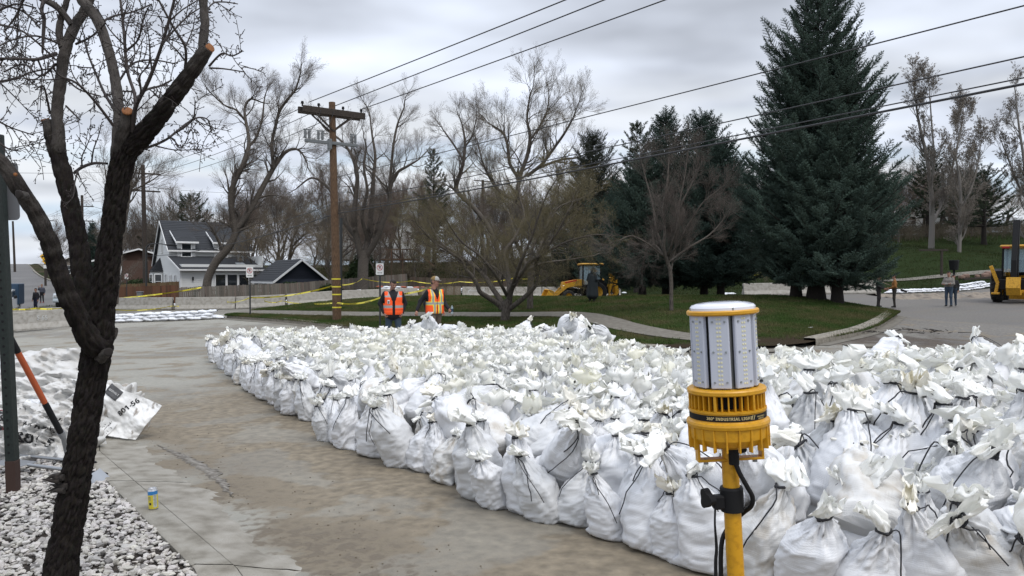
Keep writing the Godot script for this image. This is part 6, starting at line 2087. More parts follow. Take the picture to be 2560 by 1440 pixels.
	var asp := [
		["tall aspen with pale trunk and hanging catkins on the park slope", 85.0, [Vector4(46.029,4.586,-85,0.659),Vector4(46.094,7.306,-85,0.571),Vector4(45.977,10.812,-85,0.483),Vector4(45.509,14.313,-85,0.396),Vector4(44.691,17.81,-85,0.308),Vector4(44.232,20.429,-85,0.176),Vector4(43.999,22.174,-85,0.088)], [Vector4(46.094,7.306,-85,0.352),Vector4(47.51,9.147,-86,0.311),Vector4(48.57,11.42,-86.5,0.268),Vector4(49.587,14.612,-87,0.225),Vector4(50.463,17.818,-87.4,0.136),Vector4(50.923,19.656,-87.6,0.091)], [Vector4(45.889,10.812,-85,0.264),Vector4(45.71,14.163,-84,0.217),Vector4(45.248,17.543,-83.6,0.173),Vector4(44.846,20.48,-83.3,0.129)]],
		["second aspen beside the tall one on the park slope", 82.0, [Vector4(47.375,4.057,-82,0.424),Vector4(47.432,7.105,-82,0.382),Vector4(47.494,9.642,-82,0.339),Vector4(47.302,12.176,-82,0.254),Vector4(46.944,14.286,-82,0.170),Vector4(47.35,16.184,-82,0.085)], [Vector4(47.417,8.796,-82,0.254),Vector4(49.051,10.595,-83,0.215),Vector4(49.913,12.786,-83.4,0.172),Vector4(50.504,14.98,-83.7,0.087)]],
		["aspen at the right edge above the parked backhoe", 84.0, [Vector4(56.217,3.77,-84,0.478),Vector4(56.051,7.239,-84,0.434),Vector4(55.841,10.703,-84,0.391),Vector4(55.459,14.163,-84,0.304),Vector4(54.904,17.619,-84,0.217),Vector4(54.527,20.639,-84,0.130)], [Vector4(55.75,11.136,-84,0.261),Vector4(57.434,14.313,-85,0.220),Vector4(58.181,17.466,-85.5,0.177)], [Vector4(55.764,9.838,-84,0.261),Vector4(55.264,12.125,-85,0.220),Vector4(54.773,14.388,-85.5,0.177),Vector4(54.422,15.757,-85.8,0.133)]]]
	for a in asp:
		var b0: Vector4 = a[2][0]
		at = Vector3(b0.x, G(b0.x, a[1]), -a[1])
		bare_tree("aspen_tree", a[0], "aspens on the park slope", at, a.slice(2), o5, spray(9, 1.0, 0.009, 0.5, 0.4, 5, 0.075).mesh(), mat("bark_pale", lin(0.17, 0.155, 0.14), 0.9), M.twig, Color(1.5, 1.5, 1.45))
	# the belts of bare trees behind: six kinds, copied
	var kinds := []
	for k in 6:
		var oo := {"wander": R(0.16, 0.26), "up": R(0.04, 0.1), "fork": R(0.65, 0.95), "ratio": R(0.66, 0.74), "kids": 3, "tip": R(1.0, 1.25), "from": 0.2, "dens": 0.5, "len": R(3.0, 3.7), "r": R(0.15, 0.22), "lvl": 3}
		var tint: Color = [Color(1, 0.93, 0.85), Color(1.1, 0.95, 0.85), Color(0.9, 0.9, 0.85), Color(1.2, 1.1, 0.95), Color(1.0, 0.85, 0.78), Color(1.15, 1.05, 0.8)][k]
		var t := bare_tree("background_tree", "", "bare trees in the belt beyond the houses", Vector3(0, -400, 0), [], oo, [sp_fine, sp_up, sp_fine, sp_up, sp_hang, sp_fine][k], M.bark_grey, M.twig, tint)
		kinds.append(t)
	# x, d, scale
	var spots := [[-52, 108, 0.75], [-58, 118, 0.8], [-66, 112, 0.7], [-47, 96, 0.7], [-72, 140, 0.9], [-82, 150, 0.9], [-76, 160, 1.0], [-95, 175, 1.0], [-62, 138, 0.9], [-55, 128, 0.85], [-100, 168, 0.9], [-88, 165, 0.8],
		[-44, 88, 0.85], [-40, 92, 1.0], [-38, 84, 0.95], [-34, 96, 1.05], [-30, 88, 1.0], [-27, 94, 1.1], [-25, 84, 0.95], [-22, 92, 1.05], [-20, 78, 0.8], [-18, 86, 1.0], [-15, 92, 1.0], [-17, 76, 0.75], [-13, 84, 0.9], [-10, 90, 1.0], [-8, 80, 0.8], [-6, 88, 0.95], [-4, 78, 0.7], [-3, 92, 1.0], [-1, 84, 0.85], [1, 90, 0.95], [3, 80, 0.75], [4, 94, 1.0], [6, 86, 0.9], [9, 92, 1.0], [11, 82, 0.85], [14, 90, 1.0], [17, 96, 1.1], [20, 88, 0.9], [24, 100, 1.1], [28, 108, 1.1], [32, 104, 1.0],
		[-42, 104, 1.0], [-31, 104, 1.0], [-21, 102, 1.0], [-11, 102, 1.0], [0, 102, 1.0], [10, 102, 1.0], [15, 108, 1.2], [21, 104, 1.1], [27, 96, 1.0], [-28, 80, 0.8], [-23, 76, 0.75], [-8, 74, 0.65], [-11, 78, 0.8], [2, 76, 0.7], [8, 76, 0.7], [30, 118, 1.2], [36, 122, 1.1], [42, 126, 1.1], [48, 130, 1.1], [54, 138, 1.2], [66, 138, 1.2], [74, 140, 1.2], [12, 72, 0.6], [17, 74, 0.65], [22, 78, 0.7], [26, 84, 0.8],
		[-14, 70, 0.62], [-12, 67.5, 0.55], [-16, 68, 0.6], [-5, 71, 0.55], [-1, 70, 0.5], [3, 69, 0.5], [6, 71, 0.55], [-9, 72, 0.5], [-24, 72, 0.7],
		[46, 122, 1.1], [52, 126, 1.1], [57, 122, 1.1], [62, 128, 1.1], [68, 128, 1.1], [73, 132, 1.1], [78, 134, 1.1], [47, 115, 0.7], [54, 113, 0.7], [61, 114, 0.7], [68, 112, 0.7], [74, 116, 0.8], [48, 112, 0.9], [52, 118, 0.95], [56, 112, 0.85], [60, 120, 1.0], [65, 116, 0.9], [70, 122, 1.0], [44, 118, 0.9], [58, 128, 1.1], [76, 126, 1.0], [40, 112, 0.85], [50, 100, 0.6], [63, 106, 0.6], [56, 97, 0.5]]
	for j in spots.size():
		var s = spots[j]
		var kt: Node3D = kinds[j % 6]
		var lab: String = "bare grey tree in the belt of trees behind the houses"
		var px: float = s[0] / s[1]
		var look: String = ["brown-grey", "reddish-grey upright", "grey-green", "pale upright", "reddish drooping", "pale brown"][j % 6]
		var far: String = "far " if s[1] > 99 else "tall "
		if s[0] < -45: lab = far + look + " bare tree along the side street at the left"
		elif s[0] > 35: lab = far + look + " bare tree at the back of the park slope"
		elif s[1] < 76: lab = "low " + look + " bare tree on the bank behind the board fence"
		elif px < -0.33: lab = far + look + " bare tree behind the pale house"
		elif px < -0.23: lab = far + look + " bare tree behind the blue garage"
		elif px < -0.10: lab = far + look + " bare tree behind the vase-shaped tree"
		elif px < 0.10: lab = far + look + " bare tree behind the shrubby lawn tree"
		else: lab = far + look + " bare tree behind the dark spruces"
		var o6: Node3D = kt if j < 6 else copy(kt, Z0)
		if j < 6: o6.rotation = Z0
		o6.position = gp(s[0], s[1], -0.1)
		o6.rotation.y = R(0, TAU)
		o6.scale = Vector3.ONE * s[2] * R(1.15, 1.4)
		o6.set_meta("label", lab)
		o6.set_meta("group", "bare trees in the belt behind the houses and the park")
	# tangled brush on the banks
	for q in [[-24.0, 30.0, 67.0, 100.0, 1500, "tangled bare brush covering the bank behind the board fences"], [40.0, 84.0, 100.0, 126.0, 2600, "tangled bare brush along the top of the park slope"]]:
		var bx := []
		var bt := []
		for k in q[4]:
			var p := Vector2(R(q[0], q[1]), R(q[2], q[3]))
			bx.append(aim(gp(p.x, p.y, -0.1), Vector3(R(-0.5, 0.5), 1.0, R(-0.5, 0.5)), R(1.0, 2.0)))
			bt.append(Color(0.85, 0.72, 0.62).lerp(Color(0.7, 0.75, 0.5), rng.randf()) * R(0.6, 1.1))
		tag(scatter(self, numbered("brush"), sp_fine, M.twig, bx, bt), q[5], "brush", "", "stuff")
	# hedges and evergreen bushes by the side street and in the yards
	var leafy := MB.new()
	leafy.colored = true
	var gr := RandomNumberGenerator.new()
	gr.seed = 12
	for k in 60:
		var q := Vector3(gr.randf_range(-1, 1), gr.randf_range(-1, 1), gr.randf_range(-1, 1)).normalized() * gr.randf_range(0.1, 0.24)
		var nn := Vector3(gr.randf_range(-1, 1), gr.randf_range(-0.2, 1), gr.randf_range(-1, 1)).normalized()
		var x := nn.cross(Vector3(0.3, 0.5, 0.8)).normalized() * 0.03
		var y := nn.cross(x).normalized() * 0.05
		leafy.quad(q - x, q + y * 0.2 - x * 0.1 - y, q + x, q + y)
	var lm := leafy.mesh()
	var bushes := [[-55.5, 101, 2.6, 1.3, "dark green hedge on the corner of the side street"], [-52, 100, 2.4, 1.5, "dark evergreen bush right of the arrow signs"], [-47.5, 98, 2.6, 1.7, "broad evergreen bush seen between the trunks"], [-44, 97, 2.2, 1.4, "green bush at the foot of the tan house"], [-35, 73, 2.2, 1.6, "dark bush before the brick house"], [-39, 75, 2.0, 1.5, "dark bush left of the brick house"], [-13.2, 69, 1.5, 2.6, "dark ivy-grown bush behind the brown pole"], [-17.5, 61.5, 1.2, 0.9, "low weedy bush before the grey fence"], [-14.3, 60.5, 1.0, 0.7, "brown weedy bush at the fence by the garage"]]
	for b in bushes:
		var xs := []
		var tints := []
		for k in 520:
			var q := Vector3(R(-1, 1), 0, R(-1, 1))
			if q.length() > 1.0: continue
			q.y = R(0.05, 1.0) * (1.0 - 0.75 * q.length_squared()) * (1.0 + 0.25 * noise.get_noise_2d(q.x * 2 + b[0], q.z * 2))
			xs.append(Transform3D(Basis(Vector3(R(-1, 1), R(-1, 1), R(-1, 1)).normalized(), R(0, TAU)).scaled(Vector3.ONE * R(0.9, 1.6)), q * Vector3(b[2], b[3], b[2])))
			tints.append(Color(0.028, 0.045, 0.018) * R(0.6, 1.3))
		var t := thing("evergreen_bush", b[4], "bush", "", gp(b[0], b[1], -0.1))
		var c := scatter(t, "foliage", lm, M.needles, xs, tints)
		c.set_meta("kind", "stuff")
		var st := MB.new()
		for k in 5: st.tube([Z0, Vector3(R(-0.5, 0.5) * b[2], 0.6 * b[3], R(-0.5, 0.5) * b[2])], [0.05, 0.02], 5)
		part(t, "stems", st, M.trunk_dark)

# ---------------------------------------------------------------- conifers
func needle_spray(sd: int, len: float, twigs: int, fat: float, droop: float) -> MB:
	# a branchlet along +x with side twigs, each a brush of stiff needles
	var g := RandomNumberGenerator.new()
	g.seed = sd
	var mb := MB.new()
	mb.colored = true
	var brush := func(a: Vector3, b: Vector3, w: float) -> void:
		var t := (b - a).normalized()
		var e := t.cross(Vector3(0.21, 0.95, 0.23)).normalized()
		var f := t.cross(e)
		var n := int((b - a).length() / 0.016) + 3
		for k in n:
			var an: float = k * 2.4 + g.randf()
			var s := float(k) / n
			var rad := e * cos(an) + f * sin(an)
			var p := a.lerp(b, s)
			var tip: Vector3 = p + (rad * 0.8 + t * 0.75) * w * g.randf_range(0.8, 1.15)
			var sd2 := t.cross(rad) * w * 0.20
			mb.col = Color(0.85, 0.9, 0.9).lerp(Color(1.12, 1.1, 1.08), g.randf())
			mb.tri(p - sd2, p + sd2, tip)
		mb.col = Color(0.6, 0.5, 0.4)
		stick(mb, a, b, 0.006, 0.003)
	var axis := func(s: float) -> Vector3: return Vector3(s * len, -droop * s * s * len + 0.10 * len * s, 0)
	for k in twigs:
		var s := (k + 0.5) / twigs
		var side := 1.0 if k % 2 else -1.0
		var p: Vector3 = (axis.call(s * 0.9))
		var l := len * 0.5 * (1.0 - 0.62 * s) * g.randf_range(0.8, 1.15)
		(brush.call(p, p + Vector3(0.62, g.randf_range(-0.25, 0.32), side * 0.8).normalized() * l, fat))
		if k % 3 == 0: (brush.call(p, p + Vector3(0.6, 0.75, side * 0.2).normalized() * l * 0.7, fat))
		(brush.call(p, (axis.call(minf(s * 0.9 + 1.2 / twigs, 1.0))), fat))
	return mb

func conifer(label: String, nm: String, base: Vector3, h: float, rad: float, clear: float, trunk_r: float, o: Dictionary, sp: Mesh, c0: Color, c1: Color) -> Node3D:
	var t := thing(nm, label, "tree", "", base)
	var mb := MB.new()
	mb.tube([Vector3(0, -0.4, 0), Vector3(0, 0.05, 0), Vector3(0, 0.5, 0), Vector3(0, h * 0.5, 0), Vector3(0, h * 0.97, 0)], [trunk_r * 1.4, trunk_r * 1.25, trunk_r, trunk_r * 0.55, 0.02], 12)
	part(t, "trunk", mb, M.trunk_dark)
	var lm := MB.new()
	var xs := []
	var tints := []
	var y := clear
	var ang := 0.0
	while y < h - 0.12:
		var q := (y - clear) / (h - clear)
		var L: float = rad * (pow(1.0 - q, o.shape) * 0.97 + 0.03) * (0.72 + 0.28 * smoothstep(0.0, 0.16, q + o.get("skirt", 0.05)))
		var n := int(o.whorl * (0.6 + 0.6 * (1.0 - q)))
		for k in n:
			ang += 2.39996
			var l := L * R(0.70, 1.12) * (1.0 + 0.5 * noise.get_noise_2d(ang * 0.7 + base.x, y * 0.55))
			if rng.randf() < o.get("gaps", 0.06): l *= 0.5
			var yy = y + R(-0.1, 0.1) * o.step
			var el0 := lerpf(o.low, o.high, q) + R(-0.12, 0.12)
			var dirh := Vector3(cos(ang), 0, sin(ang))
			var pts := []
			var m := 7
			for j in m:
				var s := j / (m - 1.0)
				var rise = sin(el0) * s * l + o.lift * l * s * s * s - o.sag * l * sin(s * PI) * 0.5
				pts.append(Vector3(0, yy, 0) + dirh * s * l * cos(el0) + Vector3(0, rise, 0))
			var rr := []
			for j in m: rr.append(lerpf(0.012 + 0.011 * l, 0.006, j / (m - 1.0)))
			lm.tube(pts, rr, 4, false)
			var dist = l * o.bare
			while dist <= l + 0.02:
				var s = dist / l
				var j := mini(int(s * (m - 1)), m - 2)
				var p: Vector3 = pts[j].lerp(pts[j + 1], s * (m - 1) - j)
				var d: Vector3 = (pts[j + 1] - pts[j]).normalized()
				var side := 1.0 if rng.randf() < 0.5 else -1.0
				var yaw := side * (R(0.25, 1.05) if s < 0.93 else R(0.0, 0.3))
				var x := d.rotated(Vector3.UP, yaw)
				x = (x + Vector3(0, R(-0.35, 0.22), 0)).normalized()
				var z := x.cross(Vector3.UP).normalized().rotated(x, R(-0.6, 0.6))
				var sc: float = o.size * R(0.75, 1.2) * (0.7 + 0.3 * minf(l, 2.0) / 2.0)
				xs.append(Transform3D(Basis(x, z.cross(x), z).scaled_local(Vector3(sc, sc, sc)), p))
				tints.append(c0.lerp(c1, R(0.25, 1.0)))
				dist += o.gap * R(0.75, 1.25)
		y += o.step * (1.0 - 0.45 * q)
	part(t, "branches", lm, M.trunk_dark)
	# the leader
	for k in 5:
		xs.append(Transform3D(Basis(Vector3(0, 1, 0), Vector3(cos(k * 1.3), 0, sin(k * 1.3)), Vector3(0, 1, 0).cross(Vector3(cos(k * 1.3), 0, sin(k * 1.3)))).scaled_local(Vector3.ONE * o.size * 0.8), Vector3(0, h - 0.75 + k * 0.14, 0)))
		tints.append(c1)
	var cr := scatter(t, "crown", sp, M.needles, xs, tints)
	cr.set_meta("kind", "stuff")
	return t

func conifers():
	rng.seed = 96
	var sp := needle_spray(1, 0.52, 9, 0.052, 0.06).mesh()
	var sp_dark := needle_spray(2, 0.56, 8, 0.05, 0.14).mesh()
	var tuft_sp := needle_spray(3, 0.42, 6, 0.075, 0.0).mesh()
	var o := {"shape": 0.54, "whorl": 11.0, "step": 0.36, "low": -0.16, "high": 0.66, "lift": 0.26, "sag": 0.15, "bare": 0.26, "gap": 0.165, "size": 1.05, "gaps": 0.16, "skirt": 0.0}
	var b0 := Color(0.050, 0.076, 0.058)
	var b1 := Color(0.082, 0.120, 0.098)
	# the great blue spruce is a clump of three
	var c := gp(11.164855931530994, 28.4)
	var big: Vector3 = c + Vector3(0, 0.05, 0)
	conifer("great blue spruce towering over the island, the tallest tree of all", "blue_spruce", big, 11.75, 3.0, 1.0, 0.30, o, sp, b0, b1)
	conifer("blue spruce grown into the left side of the great one", "blue_spruce", gp(10.650343146279797, 29.0), 9.3, 2.35, 1.0, 0.20, o, sp, b0, b1)
	conifer("blue spruce grown into the right side of the great one, with an open crown", "blue_spruce", gp(11.507177157906451 + 0.1, 27.6), 9.0, 2.55, 1.0, 0.20, o, sp, b0, b1 * 0.95)
	# the dark group left of it
	var od := o.duplicate()
	od.gap = 0.17; od.step = 0.32; od.size = 1.15; od.whorl = 12.0; od.bare = 0.2; od.sag = 0.2; od.shape = 0.75; od.skirt = 0.05
	var g0 := Color(0.036, 0.058, 0.046)
	var g1 := Color(0.062, 0.094, 0.078)
	conifer("blue-green spruce with drooping boughs behind the slender young tree", "dark_spruce", gp(6.0698586639828145, 36), 6.4, 2.5, 1.1, 0.17, od, sp_dark, b0 * 0.9, b1 * 0.9)
	conifer("dark spruce with a brown top behind the slender young tree", "dark_spruce", gp(7.348259058770385, 37), 8.9, 2.7, 1.25, 0.18, od, sp_dark, g0, g1)
	conifer("dark spruce with a forked top between the young tree and the great spruce", "dark_spruce", gp(8.937000138690493, 36), 8.6, 2.7, 1.3, 0.19, od, sp_dark, g0, g1)
	conifer("lower dark spruce touching the great spruce's left flank", "dark_spruce", gp(9.448864181769897, 35), 7.2, 2.6, 1.3, 0.18, od, sp_dark, g0, g1)
	var oe := od.duplicate()
	oe.gap = 0.20; oe.gaps = 0.18; oe.whorl = 10.0
	conifer("thin grey-green spruce above the small backhoe", "dark_spruce", gp(4.910532713808311, 47), 10.6, 3.4, 1.6, 0.2, oe, sp_dark, Color(0.026, 0.032, 0.024), Color(0.06, 0.066, 0.05))
	conifer("spruce with low dark boughs over the small backhoe", "dark_spruce", gp(6.0514336388261105, 45), 6.5, 3.6, 1.9, 0.2, od, sp_dark, g0, g1)
	# pines
	var op := {"shape": 0.55, "whorl": 7.0, "step": 0.62, "low": 0.05, "high": 0.7, "lift": 0.18, "sag": 0.05, "bare": 0.45, "gap": 0.30, "size": 1.5, "gaps": 0.2, "skirt": 0.2}
	var p0 := Color(0.022, 0.034, 0.02)
	var p1 := Color(0.06, 0.075, 0.045)
	conifer("open dark pine standing alone above the sandbag wall", "pine_tree", gp(-8.065213811755001, 80), 12.2, 2.3, 2.5, 0.2, op, tuft_sp, p0, p1)
	conifer("tall pine showing behind the dark spruces", "pine_tree", gp(10.00166713000473, 62), 13.4, 2.7, 3.0, 0.22, op, tuft_sp, p0, p1)
	conifer("broad dark pine behind the pale house's roof", "pine_tree", gp(-36.48785448579621, 88), 9.5, 3.6, 3.2, 0.25, op, tuft_sp, p0, p1)
	conifer("small pine behind the brick house", "pine_tree", gp(-42.56985290127607, 92), 6.0, 2.4, 1.5, 0.2, op, tuft_sp, p0, p1)
	conifer("pointed spruce between the forked trunks in the distance", "dark_spruce", gp(-54.1816927866618, 100), 7.5, 1.6, 1.0, 0.15, od, sp_dark, g0, g1)
	conifer("dark spreading pine at the right edge of the park slope", "pine_tree", gp(58.5, 96), 9.0, 4.6, 2.2, 0.3, op, tuft_sp, p0, p1)
	conifer("dark pine behind the aspens on the park slope", "pine_tree", gp(58.0, 108), 12.5, 3.6, 2.6, 0.3, op, tuft_sp, p0, p1)
	conifer("broad dark spruce behind the parked backhoe", "dark_spruce", gp(66.0, 112), 9.0, 3.6, 0.8, 0.25, oe, sp_dark, g0, g1)
	conifer("dark spruce between the two aspens, far back", "dark_spruce", gp(53.5, 116), 8.0, 3.2, 0.8, 0.25, oe, sp_dark, g0, g1)
	conifer("dark spruce at the back of the park behind the second aspen", "dark_spruce", gp(50.5, 106), 9.0, 3.0, 1.2, 0.25, oe, sp_dark, g0, g1)

# ---------------------------------------------------------------- the pruned tree beside the camera
func bark_limb(mb: MB, path: Array, sides: int, per: float, rough: float, base: Vector3) -> void:
	var sm := smoothpath(path, 10)
	var L := [0.0]
	for j in range(1, sm.size()): L.append(L[-1] + (v3(sm[j]) - v3(sm[j - 1])).length())
	var rows := maxi(4, int(L[-1] / per))
	var e := Vector3(0, 0, 1)
	var frames := []
	var j := 0
	for r in rows + 1:
		var s: float = L[-1] * r / rows
		while j < sm.size() - 2 and L[j + 1] < s: j += 1
		var q: Vector4 = sm[j].lerp(sm[j + 1], clampf((s - L[j]) / maxf(L[j + 1] - L[j], 1e-5), 0.0, 1.0))
		var t := (v3(sm[j + 1]) - v3(sm[j])).normalized()
		e = (e - t * e.dot(t)).normalized()
		frames.append([v3(q) - base, e, t.cross(e), q.w * 0.79, s])
	var ns := nmid
	var plates := FastNoiseLite.new()
	plates.seed = 29; plates.frequency = 1.0; plates.noise_type = FastNoiseLite.TYPE_CELLULAR
	plates.cellular_return_type = FastNoiseLite.RETURN_DISTANCE2_SUB
	plates.fractal_type = FastNoiseLite.FRACTAL_NONE
	mb.grid(sides, rows, func(a, b):
		var f: Array = frames[mini(int(round(b * rows)), rows)]
		var ct := cos(TAU * a)
		var st := sin(TAU * a)
		var nn: Vector3 = f[1] * ct + f[2] * st
		var s: float = f[4]
		var w: float = f[3]
		var k := w * 17.0
		var warp := 0.5 * ns.get_noise_3d(ct * k * 2.0, s * 4.0, st * k * 2.0)
		var n1 := ns.get_noise_3d(ct * k * 3.6 + warp, s * 2.8 + base.x, st * k * 3.6)
		var n2 := ns.get_noise_3d(ct * k * 7.5 + 4.0, s * 9.0, st * k * 7.5)
		var n3 := ns.get_noise_3d(ct * k * 1.2, s * 3.0 + 8.0, st * k * 1.2)
		var wp := 0.35 * ns.get_noise_3d(ct * k * 2.2, s * 8.0 + 3.0, st * k * 2.2)
		var pl := plates.get_noise_3d(ct * w / 0.021 + wp, (s + base.x) / 0.09 + wp * 0.6, st * w / 0.021)
		var fiss := smoothstep(-1.0, -0.74, pl) * 1.15 - 1.0 + 0.42 * n2 + 0.25 * n1
		var ro := rough * (0.35 + 0.65 * smoothstep(0.028, 0.05, w))
		return f[0] + nn * (w * (1.0 + 0.10 * n3) + fiss * 0.0105 * ro), true)
	for q in range(mb.v.size() - (sides + 1) * (rows + 1), mb.v.size()):
		var row := int((q - (mb.v.size() - (sides + 1) * (rows + 1))) / (sides + 1))
		var w: float = frames[row][3]
		var c := Color(0.026, 0.0225, 0.0205).lerp(Color(0.10, 0.092, 0.086), smoothstep(0.046, 0.026, w + 0.008 * ns.get_noise_1d(row * 0.13)))
		mb.c[q] = c * (0.9 + 0.35 * ns.get_noise_3dv(mb.v[q] * 14.0))

func cut_face(par: Node, at: Vector3, dir: Vector3, r: float, mt: Material) -> void:
	var mb := MB.new()
	var y := dir.normalized()
	var x := y.cross(Vector3(0.2, 0.3, 0.9)).normalized()
	mb.lathe([Vector2(r * 1.0, -0.006), Vector2(r * 1.02, 0.001), Vector2(r * 0.8, 0.004), Vector2(r * 0.4, 0.005), Vector2(0, 0.005)], 20, Transform3D(Basis(x, y, x.cross(y)), at))
	part(par, "pruning_cut", mb, mt)

func bud(mb: MB, p: Vector3, d: Vector3, s: float) -> void:
	var y := d.normalized()
	var x := y.cross(Vector3(0.3, 0.1, 0.9)).normalized()
	var z := x.cross(y)
	var m := p + y * s * 0.55
	var e := p + y * s * 1.5
	var ring := [m + x * s * 0.5, m + z * s * 0.5, m - x * s * 0.5, m - z * s * 0.5]
	for k in 4:
		mb.tri(p, ring[(k + 1) % 4], ring[k])
		mb.tri(e, ring[k], ring[(k + 1) % 4])

func fruit_twig(mb: MB, path: Array, base: Vector3, subs: float, depth := 0) -> void:
	var sm := smoothpath(path, 5)
	tube4(mb, sm, 6 if depth == 0 else 4, base, false)
	var L := 0.0
	for j in range(1, sm.size()):
		var a := v3(sm[j - 1]) - base
		var b := v3(sm[j]) - base
		var t := (b - a).normalized()
		var seg := (b - a).length()
		L += seg
		var q: Vector4 = sm[j]
		# spurs with clusters of buds
		var n := int(seg / 0.030 + rng.randf())
		for k in n:
			var p := a.lerp(b, rng.randf())
			var an := R(0, TAU)
			var side := t.cross(Vector3(cos(an), 0.4, sin(an))).normalized()
			if q.w > 0.007 and rng.randf() < 0.6: continue
			var l := R(0.004, 0.030)
			var e := p + (side + t * 0.5 + Vector3(0, 0.25, 0)).normalized() * l
			stick(mb, p, e, 0.0022, 0.0016)
			bud(mb, e, side + t * 0.6, R(0.005, 0.0085))
			if rng.randf() < 0.45: bud(mb, p.lerp(e, 0.5), side - t * 0.2, R(0.004, 0.007))
		if depth < 2 and rng.randf() < subs * seg / 0.10:
			var an := R(0, TAU)
			var side := t.cross(Vector3(cos(an), 0.2, sin(an))).normalized()
			var d2 := (t * R(0.5, 1.0) + side * R(0.6, 1.0)).normalized()
			var l := R(0.10, 0.34) * (1.0 if depth == 0 else 0.55)
			var p := b + base
			var pts := [Vector4(p.x, p.y, p.z, minf(q.w * 0.6, 0.005))]
			for k in 3:
				d2 = (d2 + Vector3(R(-0.3, 0.3), R(-0.2, 0.35), R(-0.3, 0.3))).normalized()
				p += d2 * l / 3.0
				pts.append(Vector4(p.x, p.y, p.z, lerpf(minf(q.w * 0.55, 0.0042), 0.0016, (k + 1) / 3.0)))
			fruit_twig(mb, pts, base, subs * 0.8, depth + 1)

